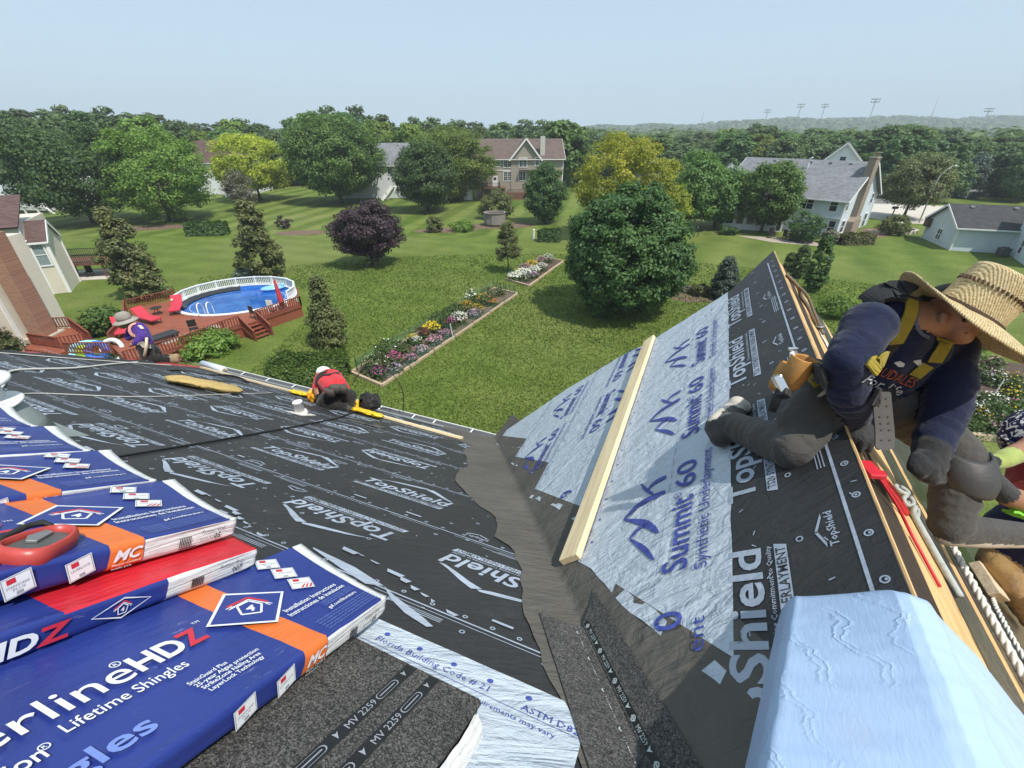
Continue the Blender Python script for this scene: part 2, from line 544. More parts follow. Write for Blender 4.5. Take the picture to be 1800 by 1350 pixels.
M_REDMEM = mat('red_sheet', (0.36, 0.055, 0.06), 0.55, 0.25, 5, 0.5, 30, 0.01)
M_SIDING0 = mat('cream_siding', (0.55, 0.51, 0.43), 0.6, 0.06, 2)

# --- deck and walls (kept a little below the sheets)
def solid(name, top, thick, m, n):
    """plate under a polygon 'top' (house coords), extruded along -n"""
    mb = MB(); k = len(top); n = Vector(n)
    bot = [Vector(p) - n * thick for p in top]
    mb.add(list(top) + bot, [tuple(range(k)), tuple(range(2 * k - 1, k - 1, -1))] + [(i, k + i, k + (i + 1) % k, (i + 1) % k) for i in range(k)])
    return mb.build(name, m, house)
nM, nG, nR = FM.col[2][:3], FG.col[2][:3], FR.col[2][:3]
SR = 7.2
def valley_v(s, sgn=1):                             # main plane: valley crease at slope distance s
    z = ZE + s * SM / LM
    return VP + sgn * (ZP - z) / SG
s_top = (ZP - ZE) * LM / SM
solid('roof_deck', [pm(8.30, 0, -.006), pm(8.30, SR, -.006), pm(-6.6, SR, -.006), pm(-6.6, 0, -.006), pm(valley_v(0, -1), 0, -.006), pm(VP, s_top, -.006), pm(valley_v(0), 0, -.006)], 0.03, M_PLY, nM)
dv = (ZP - ZE) * LG / SG
RAKE = [(0.0, 4.985), (0.20, 4.80), (0.44, 4.60), (1.30, 4.645), (1.85, 4.86), (2.75, 5.00), (3.95, 4.985), (4.6, 4.98)]     # front edge of the cross-gable sheets
def gable_u(d): return UE - (s_top - (ZP - ZE - d * SG / LG) * 0 ) * 0
def val_u(d):                                       # gable plane: valley crease at slope distance d
    z = ZP - d * SG / LG
    return UE - (z - ZE) / SM
solid('gable_deck', [pg(val_u(0), 0, -.006), pg(val_u(dv), dv, -.006)] + [pg(seg_lerp(RAKE, d) - .02, d, -.006) for d in (4.0, 2.75, 1.85, 1.3, .44, 0.02)], 0.03, M_PLY, nG)
solid('gable_deck', [pr(4.98, 0.32, -.022), pr(4.98, dv, -.022), pr(val_u(dv), dv, -.022), pr(val_u(.32) + .05, 0.32, -.022)], 0.03, M_PLY, nR)
w = MB()
w.box((-1.6, -0.2, 3.6), (12.2, 14.6, 7.2))
w.build('wall', M_SIDING0, house)
w = MB()
w.add([(4.55, VP + 2.7, 0), (4.55, VP - 2.7, 0), (4.55, VP - 2.7, 7.3), (4.55, VP, 10.2), (4.55, VP + 2.7, 7.3), (3.5, VP + 2.7, 0), (3.5, VP - 2.7, 0), (3.5, VP - 2.7, 7.3), (3.5, VP, 10.2), (3.5, VP + 2.7, 7.3)],
      [(0, 1, 2, 3, 4), (9, 8, 7, 6, 5), (1, 6, 7, 2), (0, 4, 9, 5)])
w.build('gable_wall', M_SIDING0, house)
b = MB()
b.add([pm(8.30, SR - .02, -.006), pm(-6.6, SR - .02, -.006), Vector((-8.0, -6.6, ZE)), Vector((-8.0, 8.30, ZE))], [(0, 1, 2, 3)])
b.build('rear_roof_slope', M_BLACK, house)

# --- sheets: rows of quads between a near and a far boundary, bottom edge riding over the sheet below
def sheet(name, fr, y0, y1, xa, xb, off0, off1, m, nx=40, ny=8, edge=0.0, seed=0, lift=0.0):
    mb = MB()
    rows = []
    for j in range(ny + 1):
        y = y0 + (y1 - y0) * j / ny
        a, b = xa(y), xb(y)
        for i in range(nx + 1):
            t = i / nx
            x = a + (b - a) * t
            yy = y + (edge * nz(x * 5.0, seed) if j == 0 else 0) + (edge * nz(x * 5.0, seed + 9) if j == ny else 0)
            o = off0 + (off1 - off0) * j / ny
            if lift and i == 0: o += lift * abs(nz(y * 9, seed + 4))
            rows.append(fr @ Vector((x, yy, o)))
    fs = [(j * (nx + 1) + i, j * (nx + 1) + i + 1, (j + 1) * (nx + 1) + i + 1, (j + 1) * (nx + 1) + i) for j in range(ny) for i in range(nx)]
    mb.add(rows, fs)
    return mb.build(name, m, house, smooth=True)

def logo_black(L=0.73):
    """big pale logo: roof swoosh over bold letters, a band with small lettering below; origin at left end of baseline"""
    p = Print()
    p.text('TopShield', 0, 0, 0.165 * L / 0.73, bold=0.020, shear=0.12, spacing=1.02, width=L)
    f = L / 0.73
    def q(pts): p.poly([(x * f, y * f) for x, y in pts])
    # roof: long thin stroke that swells, then a short flat-ended one
    q([(0.05, 0.135), (0.16, 0.172), (0.29, 0.198), (0.40, 0.222), (0.46, 0.250), (0.44, 0.262), (0.34, 0.240), (0.20, 0.200)])
    q([(0.44, 0.232), (0.485, 0.262), (0.56, 0.225), (0.655, 0.165), (0.725, 0.130), (0.69, 0.128), (0.60, 0.165), (0.52, 0.205)])
    # band with letters cut out: two rails and dark lettering in between
    q([(0.0, -0.090), (0.73, -0.090), (0.745, -0.048), (0.015, -0.048)])
    p.text('Uncompromising Commitment to Quality', 0.27 * f, -0.036 * f, 0.026 * f, bold=0.008, width=0.46 * f, res=1)
    n_pale = len(p.f)
    p.cm = 1
    p.text('TS20 SYNTHETIC ROOFING UNDERLAYMENT', 0.022 * f, -0.085 * f, 0.046 * f, z=0.0012, bold=0.006, width=0.70 * f, res=1)
    return p.mesh('printed_logo', [M_PRINTB, M_BLACK])
def logo_small(L=0.15):
    p = Print(); f = L / 0.15
    p.text('TopShield', 0, 0, 0.036 * f, bold=0.02, width=L, res=1)
    p.poly([(0.0, 0.034 * f), (0.07 * f, 0.062 * f), (0.07 * f, 0.052 * f), (0.02 * f, 0.033 * f)])
    p.poly([(0.075 * f, 0.062 * f), (0.15 * f, 0.034 * f), (0.13 * f, 0.033 * f), (0.075 * f, 0.052 * f)])
    return p.mesh('printed_logo', [M_PRINTB])
ME_LOGO = logo_black()
ME_SMALL = logo_small()
def edge_lines(length, seed):
    """printed edge of a sheet: laying lines, dashes, small pills and nail marks along x; y up the slope"""
    p = Print(); r = random.Random(seed)
    p.rect(0, 0.052, length, 0.060)
    x = 0
    while x < length:
        a = x + r.uniform(0.3, 0.9)
        p.rect(x, 0.078, min(a, length), 0.0815); x = a + r.uniform(0.02, 0.2)
    x = 0
    while x < length:
        k = r.random()
        if k < 0.35:
            for i in range(3): p.rect(x, 0.10 + i * 0.011, min(length, x + r.uniform(0.16, 0.3)), 0.104 + i * 0.011)
        elif k < 0.6:
            p.frame([(x, 0.10), (x + 0.075, 0.10), (x + 0.085, 0.112), (x + 0.075, 0.124), (x, 0.124), (x - 0.01, 0.112)], 0.008)
        elif k < 0.85:
            p.rect(x, -0.035, x + r.uniform(0.06, 0.12), -0.020)
        x += r.uniform(0.22, 0.5)
    x = 0.05
    while x < length:
        p.ring(x, 0.02 + 0.008 * r.random(), 0.011, 0.005); x += 0.13 + r.uniform(-.02, .02)
    return p

MAIN_S = [-0.02, 0.77, 1.555, 2.34, 3.125, 3.91, 4.70]
def rake_v(s):                                      # left end of the main roof
    return seg_lerp([(0, 8.24), (0.6, 8.33), (1.2, 8.36), (2.2, 8.15), (3.2, 8.06), (6, 8.0), (8, 8.0)], s)
rows_b = []
for k, s0 in enumerate(MAIN_S):
    s1 = s0 + 0.845 if k < 6 else 5.62
    o = sheet('underlayment', FM, s0, s1, lambda s: valley_v(max(0, s)) + 0.04, rake_v, 0.0075, 0.003, M_BLACK, 60, 5, 0.006, k)
    rows_b.append(o)
    # printed edge
    p = edge_lines(7.6, 40 + k)
    v0 = valley_v(max(0, s0)) + 0.12
    p.build('printed_edge', M_PRINTB, o, FM @ Matrix.Translation((v0, s0, 0.0092)))
def put_logo(me, par, fr, x, y, z, flip=False, name='printed_logo'):
    M = fr @ Matrix.Translation((x, y, z))
    if flip: M = M @ Matrix.Rotation(math.pi, 4, 'Z')
    return link(name, me, par, M)
# letters read from below on one row and from above on the next
LROWS = [(3.91, 4.235, False, 1.235), (3.125, 3.560, True, 2.045), (2.34, 2.660, False, 1.93), (1.555, 2.035, True, 2.92), (0.77, 1.10, False, 2.70), (-0.02, 0.50, True, 3.45)]
for s0, yb, flip, x0 in LROWS:
    par = rows_b[MAIN_S.index(s0)]
    z = 0.0075 - 0.0045 * (yb - s0) / 0.845 + 0.0016
    xmin = valley_v(max(0, s0)) + (0.05 if not flip else 0.0)
    for k in range(-2, 8):
        x = x0 + 1.045 * k
        lo, hi = (x, x + 0.745) if not flip else (x - 0.745, x)
        if lo < valley_v(max(0, yb)) - 0.3 or hi > rake_v(yb) - 0.05: continue
        put_logo(ME_LOGO, par, FM, x, yb + rnd.uniform(-.006, .006), z, flip)
    for k in range(9):
        x = xmin + 0.5 + 0.9 * k + 0.15 * (k % 2)
        if x < rake_v(s0) - 0.3: put_logo(ME_SMALL, par, FM, x, s0 + (0.15 if k % 2 else -0.01) + 0.02, 0.0092, k % 2 == 0)
# nail marks and staples scattered over the black sheets: small pale flecks, one print per sheet
for k, o in enumerate(rows_b):
    s0 = MAIN_S[k]; p = Print(); r = random.Random(100 + k)
    for _ in range(150):
        v = r.uniform(valley_v(max(0, s0)) + 0.1, rake_v(s0) - .1); s = s0 + r.uniform(0.05, 0.78)
        h = 0.0022 - 0.0045 * (s - s0) / 0.845
        a = r.uniform(0, 3.1)
        c, sn = math.cos(a) * 0.008, math.sin(a) * 0.008
        if r.random() < 0.3: p.ring(v, s, 0.012, 0.005, h, 10)
        else: p.poly([(v - c - sn * .3, s - sn + c * .3), (v + c - sn * .3, s + sn + c * .3), (v + c + sn * .3, s + sn - c * .3), (v - c + sn * .3, s - sn - c * .3)], h)
    p.build('staple', M_PRINTB, o, FM @ Matrix.Translation((0, 0, 0.0075)))['kind'] = 'stuff'
# half-covered logos on the uppermost sheet: the roof strokes and only the tops of the letters show
def cut_logo():
    p = Print()
    p.poly([(-.035, .028), (.03, .060), (.17, .112), (.215, .135), (.20, .150), (.11, .128), (.03, .085)])
    p.poly([(-.035, .028), (-.19, -.015), (-.40, -.035), (-.395, -.026), (-.22, .028), (-.09, .060)])
    for x, wd, y, h in ((.20, .05, .06, .016), (.13, .02, .035, .02), (.08, .04, .02, .012), (.03, .04, .0, .02), (-.03, .05, -.03, .024), (-.10, .08, -.05, .022), (-.19, .05, -.065, .008), (-.26, .04, -.078, .006), (-.33, .08, -.085, .026)):
        p.poly([(x, y - .045), (x + wd, y - .040), (x + wd - .01, y - .040 + h), (x + .012, y - .045 + h)])
    return p.mesh('printed_logo', [M_PRINTB])
ME_CUT = cut_logo()
for x in (0.93, 1.975, 3.02, 4.065):
    o = put_logo(ME_CUT, rows_b[6], FM, x, 4.66 + 0.05, 0.0105, False)
    o.scale = (-1.25, 1.15, 1)

# pale sheet laid over the top of the black ones, under the shingle packs
o = sheet('underlayment', FM, 4.955, 6.3, lambda s: 0.05, lambda s: 3.6, 0.013, 0.013, M_BLUE, 30, 10, 0.004, 3)
p = Print()
for k in range(9): p.ring(0.23 + 0.083 * k * 1.6, 5.015, 0.0105, 0.0104, 0, 12)
p.rect(0.06, 5.083, 1.3, 5.085)
p.text('Florida Building Code # 21', 0.78, 5.065, 0.040, rot=math.pi, res=1)
p.text('ASTM D8257', 0.24, 5.075, 0.040, rot=math.pi, res=1)
p.text('see that job site requirements may vary  see that job site requirements may vary', 1.1, 5.125, 0.03, rot=math.pi, res=1)
p.poly([(0.34, 5.28), (0.30, 5.33), (0.33, 5.40), (0.37, 5.36)])
p.poly([(0.27, 5.34), (0.22, 5.36), (0.24, 5.42), (0.28, 5.40)])
p.build('lettering', M_BLUEP, o, FM @ Matrix.Translation((0, 0, 0.0155)))

# --- the cross gable: three pale blue courses below one black course
BL = [(0.455, 1.30), (1.285, 2.175), (2.16, 3.02), (3.0, 3.99)]
NEAR = {   # ragged cut edge of each blue course where it stops short of the valley
    0: [(0.44, 0.80), (0.602, 0.94), (0.762, 1.078), (0.957, 1.245), (1.144, 1.448), (1.30, 1.57)],
    1: [(1.26, 1.60), (1.457, 1.939), (1.547, 2.025), (1.834, 2.272), (2.20, 2.53)],
    2: [(2.14, 2.76), (2.486, 3.051), (2.777, 3.304), (3.03, 3.53)],
    3: [(2.98, 3.80), (3.507, 4.192), (4.0, 4.60)]}
def fu(d): return seg_lerp(RAKE, d) + 0.012 * nz(d * 4, 2.2)
def wav(tab, seed): return lambda d: seg_lerp(tab, d) + 0.022 * nz(d * 7, seed) + 0.012 * nz(d * 21, seed)
blues = []
for k in (3, 2, 1, 0):
    o = sheet('underlayment', FG, BL[k][1], BL[k][0], wav(NEAR[k], k * 3.7), fu, 0.012, 0.007, M_BLUE, 44, 14, 0.004 if k else 0.012, 20 + k, 0.012)
    blues.insert(0, o)
o = sheet('underlayment', FG, 0.62, -0.015, lambda d: 0.30 + d * 1.25, fu, 0.004, 0.006, M_BLACK, 40, 6, 0.003, 31)
blackG = o

def summit(logo=True):
    p = Print()
    p.text('Summit', 0, 0, 0.165, bold=0.016, width=0.445)
    p.text('60', 0.515, -0.004, 0.165, bold=0.006, width=0.21)
    p.text('R', 0.462, 0.075, 0.03, res=1); p.ring(0.474, 0.086, 0.022, 0.004)
    p.text('Synthetic Underlayment', -0.02, -0.088, 0.078, bold=0.002, width=0.78)
    # two peaks drawn as brush strokes: swelling strips along centre lines
    def stroke(pts, w):
        pts = [Vector(a_) for a_ in pts]; n_ = 12; q_ = []
        for i in range(n_ + 1):
            f = i / n_; k_ = min(int(f * (len(pts) - 1)), len(pts) - 2); g_ = f * (len(pts) - 1) - k_
            p0, p1, p2, p3 = pts[max(k_ - 1, 0)], pts[k_], pts[k_ + 1], pts[min(k_ + 2, len(pts) - 1)]
            c_ = .5 * (2 * p1 + (p2 - p0) * g_ + (2 * p0 - 5 * p1 + 4 * p2 - p3) * g_ * g_ + (3 * p1 - p0 - 3 * p2 + p3) * g_ ** 3)
            q_.append((c_, w(f)))
        for (c0, w0), (c1, w1) in zip(q_, q_[1:]):
            d_ = (c1 - c0).normalized().orthogonal()
            p.poly([c0 + d_ * w0, c1 + d_ * w1, c1 - d_ * w1, c0 - d_ * w0])
    stroke([(.26, .165), (.36, .255), (.45, .400)], lambda f: .004 + .016 * math.sin(min(1, f * 1.15) * 2.9))
    stroke([(.452, .405), (.520, .335), (.540, .255), (.545, .165)], lambda f: .006 + .017 * math.sin(f * 2.6) ** .8 if f < .98 else .012)
    stroke([(.10, .165), (.19, .235), (.285, .330)], lambda f: .003 + .011 * math.sin(min(1, f * 1.15) * 2.9))
    stroke([(.287, .334), (.335, .290), (.350, .235)], lambda f: .004 + .010 * math.sin(f * 2.6))
    stroke([(.56, .235), (.63, .295), (.71, .345)], lambda f: .002 + .009 * math.sin(min(1, f * 1.1) * 2.9))
    stroke([(.625, .285), (.665, .250), (.675, .175)], lambda f: .003 + .014 * math.sin(f * 2.4))
    return p.mesh('printed_logo', [M_BLUEP])
ME_SUM = summit()
def blue_edge(length, seed):
    p = Print(); r = random.Random(seed)
    for y in (0.055, 0.064): p.rect(0, y, length, y + 0.0022)
    x = 0.05
    while x < length:
        p.ring(x, 0.022 + r.uniform(-.004, .004), 0.0085, 0.0084, 0, 9)
        if r.random() < .7: p.text('Florida Building Code', x + .02, 0.034, 0.013, res=1)
        x += 0.17
    return p
def blue_dash(length):
    p = Print(); x = 0
    while x < length:
        p.rect(x, 0, x + 0.07, 0.0022); x += 0.105
    return p
for k, (yb, flip, x0) in enumerate([(0.64, False, 1.312), (1.735, True, 2.868), (2.33, False, 2.98), (3.42, True, 4.45)]):
    for j in range(-3, 5):
        x = x0 + 0.975 * j
        lo = x if not flip else x - 0.76
        nearu = seg_lerp(NEAR[k], yb)
        if lo < nearu + 0.0 or lo + 0.70 > seg_lerp(RAKE, yb) - 0.02: continue
        put_logo(ME_SUM, blues[k], FG, x, yb, 0.0145 - 0.005 * 0, flip)
    ln = seg_lerp(RAKE, BL[k][1]) - seg_lerp(NEAR[k], BL[k][1]) - 0.12
    blue_edge(ln, k).build('printed_edge', M_BLUEP, blues[k], FG @ Matrix.Translation((seg_lerp(NEAR[k], BL[k][1]) + 0.06, BL[k][1] - 0.085, 0.0145)))
    blue_dash(ln).build('printed_edge', M_BLUEP, blues[k], FG @ Matrix.Translation((seg_lerp(NEAR[k], BL[k][0] + .35) + 0.1, BL[k][0] + 0.325, 0.0145)))
# the rows cut at the near edge: end of the word above and the round of the 6
p = Print()
p.text('0', 0.17, 0, 0.165, bold=0.006); p.text('ent', 0.075, -0.088, 0.078, bold=0.002, width=0.125)
p.build('printed_logo', M_BLUEP, blues[0], FG @ Matrix.Translation((0.885, 0.64, 0.0145)))
p = Print()
p.text('6', 0.0, 0, 0.165, bold=0.006)
p.build('printed_logo', M_BLUEP, blues[1], FG @ Matrix.Translation((2.35, 1.735, 0.0145)) @ Matrix.Rotation(math.pi, 4, 'Z'))
# black course prints
for x in (0.575, 1.585, 2.60, 3.61):
    if x > 0.6: put_logo(ME_LOGO, blackG, FG, x, 0.352, 0.0078)
p = Print()
p.text('pShield', 0, 0, 0.165, bold=0.020, shear=0.12, width=0.60)
p.poly([(0.0, -0.090), (0.57, -0.090), (0.585, -0.048), (0.0, -0.048)])
p.text('Uncompromising Commitment to Quality', 0.08, -0.036, 0.026, bold=0.008, width=0.50, res=1)
p.cm = 1; p.text('ROOFING UNDERLAYMENT', 0.06, -0.085, 0.046, z=0.0012, bold=0.006, width=0.50, res=1)
p.build('printed_logo', [M_PRINTB, M_BLACK], blackG, FG @ Matrix.Translation((0.735, 0.352, 0.0078)))
for x in (1.245, 2.85, 3.75): put_logo(ME_SMALL, blackG, FG, x, 0.107, 0.0078)
p = Print(); r = random.Random(5)
p.rect(0.6, 0.056, 4.7, 0.067)
for x in (1.62, 2.3, 3.4):
    for i in range(3): p.rect(x, 0.085 + i * 0.012, x + 0.34, 0.089 + i * 0.012)
    p.text('TS20', x + .12, 0.075, 0.015, res=1)
    p.text('ROOFING', x + .24, 0.075, 0.015, res=1)
for k in range(24):
    x = 0.75 + 0.17 * k
    p.ring(x, -0.0 + 0.022 + 0.004 * r.random(), 0.0135, 0.005)
    p.rect(x - .004, 0.019, x + .004, 0.026)
    if k % 2: p.ring(x + .05, 0.19 + 0.03 * r.random(), 0.0125, 0.005)
for _ in range(60):
    x, y, a = r.uniform(0.8, 4.4), r.uniform(0, 0.44), r.uniform(0, 3)
    c, sn = math.cos(a) * .010, math.sin(a) * .010
    p.poly([(x - c - sn * .2, y - sn + c * .2), (x + c - sn * .2, y + sn + c * .2), (x + c + sn * .2, y + sn - c * .2), (x - c + sn * .2, y - sn - c * .2)])
p.build('printed_edge', M_PRINTB, blackG, FG @ Matrix.Translation((0, 0, 0.0078)))

# --- valley: folded grey membrane with ragged edges, granule-faced flashing strip laid over it
def valley_sheet():
    mb = MB()
    EDGE_M = [(0.0, 0.85), (0.25, 0.92), (0.55, 0.62), (0.96, 0.62), (1.05, 0.42), (1.54, 0.55), (2.17, 0.50), (2.53, 0.60), (2.9, 0.62), (3.36, 0.42), (3.43, 0.30), (3.81, 0.34), (3.90, 0.21), (4.42, 0.26), (4.54, 0.27), (4.97, 0.22), (5.3, 0.22), (6.06, 0.2)]
    N = 90; W = 10
    vs = []
    for i in range(N + 1):
        s = (s_top - .05) * i / N
        z = ZE + s * SM / LM
        d = (ZP - z) * LG / SG
        u = UE - (z - ZE) / SM
        wm = seg_lerp(EDGE_M, s) + 0.03 * nz(s * 6.0, 1.5) + 0.015 * nz(s * 17, 4)
        wg = 0.75
        for j in range(W + 1):
            t = 1 - j / W
            p_ = pm(valley_v(s) + wm * t, s, 0.012 + 0.006 * (1 - t) + 0.004 * nz(s * 9, t * 4))
            vs.append(p_)
        for j in range(1, W + 1):
            t = j / W
            vs.append(pg(u + wg * t, d, 0.005 + 0.010 * (1 - t)))
    C = 2 * W + 1
    mb.add(vs, [(i * C + j, i * C + j + 1, (i + 1) * C + j + 1, (i + 1) * C + j) for i in range(N) for j in range(C - 1)])
    return mb.build('valley_membrane', M_VALLEY, house, smooth=True)
valley_sheet()
def granule_mat(name, a, b, c2, strk=False):
    t = NT(name); co = t.coords('Object')
    v = t.n('TexVoronoi'); v.inputs['Scale'].default_value = 260; t.l(co, v.inputs['Vector'])
    g = t.noise(co, 90, 4, 0.8)
    c = t.ramp(t.math('ADD', t.math('MULTIPLY', v.outputs['Color'], 0.6), t.math('MULTIPLY', g, 0.4)), [(0.3, a), (0.52, b), (0.78, c2)])
    c = t.mix(0.8, c, t.ramp(t.noise(co, 7, 4, .6), [(0.3, (0.75, 0.75, 0.75)), (0.7, (1.25, 1.22, 1.18))]), 'MULTIPLY')
    if strk:
        st = t.noise(t.coords('Object', (90, 26, 90), (0, 0, 0.6)), 1.0, 3, 0.7)
        c = t.mix(t.ramp(st, [(0.60, (0, 0, 0)), (0.72, (0.55, 0.55, 0.55))]), c, (0.30, 0.29, 0.27))
    t.bsdf(c, 0.9, 0, 0.3, t.bump(v.outputs['Distance'], 0.6, 0.003))
    MATS[name] = t.m; return t.m
M_GRAN = granule_mat('dark_granules', (0.018, 0.018, 0.018), (0.060, 0.058, 0.055), (0.16, 0.155, 0.145))
M_GRAN2 = granule_mat('dark_granules_scuffed', (0.025, 0.025, 0.025), (0.070, 0.068, 0.065), (0.15, 0.145, 0.14), True)
M_TAR = mat('black_sealant', (0.012, 0.012, 0.012), 0.35, 0.3, 30, 0.4, 60, 0.003)
M_TAPEP = mat('pale_tape_print', (0.45, 0.50, 0.50), 0.5, 0.15, 30)
def flashing():
    mb = MB(); vs = []
    N = 14
    for i in range(N + 1):
        s = 4.50 + (5.75 - 4.50) * i / N
        z = ZE + s * SM / LM; d = (ZP - z) * LG / SG; u = UE - (z - ZE) / SM
        row = [pm(valley_v(s) + 0.205, s, 0.020), pm(valley_v(s) + 0.10, s, 0.020), pm(valley_v(s) + 0.012, s, 0.026)]
        row += [pg(u + 0.03, d, 0.026), pg(u + 0.12, d, 0.020), pg(u + 0.21, d, 0.019)]
        vs += row
    mb.add(vs, [(i * 6 + j, i * 6 + j + 1, (i + 1) * 6 + j + 1, (i + 1) * 6 + j) for i in range(N) for j in range(5)])
    o = mb.build('valley_flashing', M_GRAN2, house)
    for side in (0, 1):
        p = Print(); L = 1.2
        p.rect(0, -0.013, L, 0.013)
        p.cm = 1
        for k in range(8):
            x = 0.03 + 0.162 * k
            p.ring(x, 0, 0.010, 0.004, 0.001, 10); p.rect(x - .012, -.0025, x + .012, .0025, 0.001)
            p.text('MV 2259', x + .028, -0.007, 0.022, z=0.001, res=1, width=0.068)
            p.poly([(x + .112, -.008), (x + .128, .008), (x + .116, .004), (x + .106, .010)], 0.001)
        if side == 0:
            a = pm(valley_v(4.52) + 0.045, 4.52, 0.0225); b2 = pm(valley_v(5.75) + 0.045, 5.75, 0.0225); n_ = Vector(nM)
        else:
            def gp(s, e):
                z = ZE + s * SM / LM
                return pg(UE - (z - ZE) / SM + e, (ZP - z) * LG / SG, 0.0255)
            a = gp(4.52, 0.055); b2 = gp(5.75, 0.055); n_ = Vector(nG)
        x = (a - b2).normalized(); x = -x
        y = n_.cross(x).normalized()
        p.build('sealant_tape', [M_TAR, M_TAPEP], o, frame_mat(a, x, y, n_))
flashing()
def torn_flaps():
    for (v, s, w_, h_, a) in ((3.62, 1.46, 0.26, 0.10, 0.1), (3.36, 1.40, 0.17, 0.15, -0.2)):
        mb = MB()
        M = FM @ Matrix.Translation((v, s, 0.012)) @ Matrix.Rotation(a, 4, 'Z')
        mb.grid(lambda x, y: M @ Vector((x * w_ + .01 * nz(y * 9, v), y * h_, 0.002 + 0.008 * abs(nz(x * 3, y * 3, v)))), 6, 4)
        mb.build('membrane_scrap', M_VALLEY, house, smooth=True)
torn_flaps()

# --- ridge: open slot, bare plywood strips, black sheet on the far slope
def ridge_plate(us, l, r, o, name, m):
    mb = MB(); n = len(us); vs = []
    for u, a, b_ in zip(us, l, r):
        vs += [pr(u, a, o), pr(u, b_, o), pr(u, a, o - .018), pr(u, b_, o - .018)]
    for i in range(n - 1):
        k = i * 4
        mb.add([], [])
        mb.f += [(k, k + 1, k + 5, k + 4), (k + 2, k + 6, k + 7, k + 3), (k, k + 4, k + 6, k + 2), (k + 1, k + 3, k + 7, k + 5)]
        mb.m += [0] * 4
    mb.v += [tuple(v) for v in vs]
    mb.f += [(0, 2, 3, 1), (n * 4 - 4, n * 4 - 3, n * 4 - 1, n * 4 - 2)]; mb.m += [0, 0]
    return mb.build(name, m, house)
ridge_plate([0.5, 1.30, 1.70, 2.30, 3.2, 4.0, 4.97], [.215, .20, .165, .125, .10, .085, .075], [.86, .80, .70, .62, .60, .60, .58], 0.004, 'ridge_sheathing', M_PLY)
ridge_plate([0.5, 1.6, 3.0, 4.97], [1.02, .93, .86, .84], [1.10, 1.03, .95, .93], 0.008, 'ridge_sheathing', M_PLY)
mb = MB(); mb.bar(pg(0.4, 0.02, -.16), pg(4.95, 0.02, -.16), .04, .24, nG); mb.build('ridge_board', mat('slot_shade_timber', (0.035, 0.024, 0.016), 0.9, 0.3, 8), house)  # board colour darkened to paint in the shade inside the open slot
mb = MB(); mb.bar(pg(0.6, -0.021, 0.001), pg(4.96, -0.021, 0.001), .006, .014, nG); mb.build('deck_edge', M_PLY, house)
M_SHINY = fabric_mat('glossy_black_sheet', (0.030, 0.032, 0.036), 0.28, 1.0, (0.9, 0.4, 0.3), 0.6, 0.25, (0.12, 0.13, 0.15))
sheet('underlayment', FR, 0.62, dv - .02, lambda d: -4.96, lambda d: -val_u(d) - .02, 0.006, 0.006, M_SHINY, 30, 20, 0.004, 60)

# --- rake: torn strip of old red sheet along the left end; gutter, hangers and drip edge along the eave
mb = MB(); vs = []
N = 60
for i in range(N + 1):
    s = 0.35 + 5.5 * i / N
    v = rake_v(s)
    vs += [pm(v - .05, s, .010), pm(v + .10 + .07 * nz(s * 2.3, 5), s, .03 + .03 * nz(s * 3, 8)), pm(v + .17 + .10 * nz(s * 1.7, 1), s - .02, -.02 + .06 * nz(s * 2.1, 3))]
mb.add(vs, [(i * 3 + j, i * 3 + j + 1, (i + 1) * 3 + j + 1, (i + 1) * 3 + j) for i in range(N) for j in range(2)])
mb.build('rake_membrane', M_REDMEM, house, smooth=True)
mb = MB(); vs = []
for i in range(N + 1):
    s = 1.2 + 4.6 * i / N
    v = rake_v(s)
    vs += [pm(v - .09, s, .012), pm(v + .01 + .05 * nz(s * 3.3, 15), s, .045 + .03 * nz(s * 4, 18))]
mb.add(vs, [(i * 2, i * 2 + 1, i * 2 + 3, i * 2 + 2) for i in range(N)])
mb.build('rake_membrane', M_BLACK, house, smooth=True)

v0g, v1g = 2.40, 8.30
gut = MB()
prof = [(0.0, 0.0), (0.0, -0.085), (0.012, -0.095), (0.085, -0.095), (0.105, -0.06), (0.112, -0.01), (0.118, 0.004), (0.122, 0.002), (0.116, -0.012), (0.109, -0.062), (0.088, -0.088), (0.016, -0.088), (0.006, -0.080), (0.005, 0.0)]
vs = []
for v in (v0g, v1g): vs += [Vector((UE + .012 + a, v, ZE - .012 + b_)) for a, b_ in prof]
k = len(prof)
gut.add(vs, [(i, (i + 1) % k, k + (i + 1) % k, k + i) for i in range(k)] + [tuple(range(k)), tuple(range(2 * k - 1, k - 1, -1))])
g = gut.build('gutter', M_ALU, house)
mb = MB(); mb.box((UE + .131, (v0g + v1g) / 2, ZE - .010), (.012, v1g - v0g, .014)); mb.build('gutter_lip', M_WHITEMETAL, g)
hang = MB(); hang.box((0.062, 0, 0), (.13, .022, .005)); ME_HANG = hang.mesh('hanger', M_WHITEMETAL)
for v in (2.80, 3.48, 3.88, 4.55, 5.2, 5.85, 6.5, 7.15, 7.8): link('hanger', ME_HANG, g, Matrix.Translation((UE + .01, v, ZE - .012)))
mb = MB(); mb.add([pm(2.42, .16, .011), pm(8.28, .16, .011), pm(8.28, -.015, .011), pm(2.42, -.015, .011)], [(0, 1, 2, 3)]); mb.build('drip_edge', M_ALU, house)
mb = MB(); mb.box((UE - .005, 5.3, ZE - .12), (.025, 6.0, .19)); mb.build('fascia', M_WHITEMETAL, house)
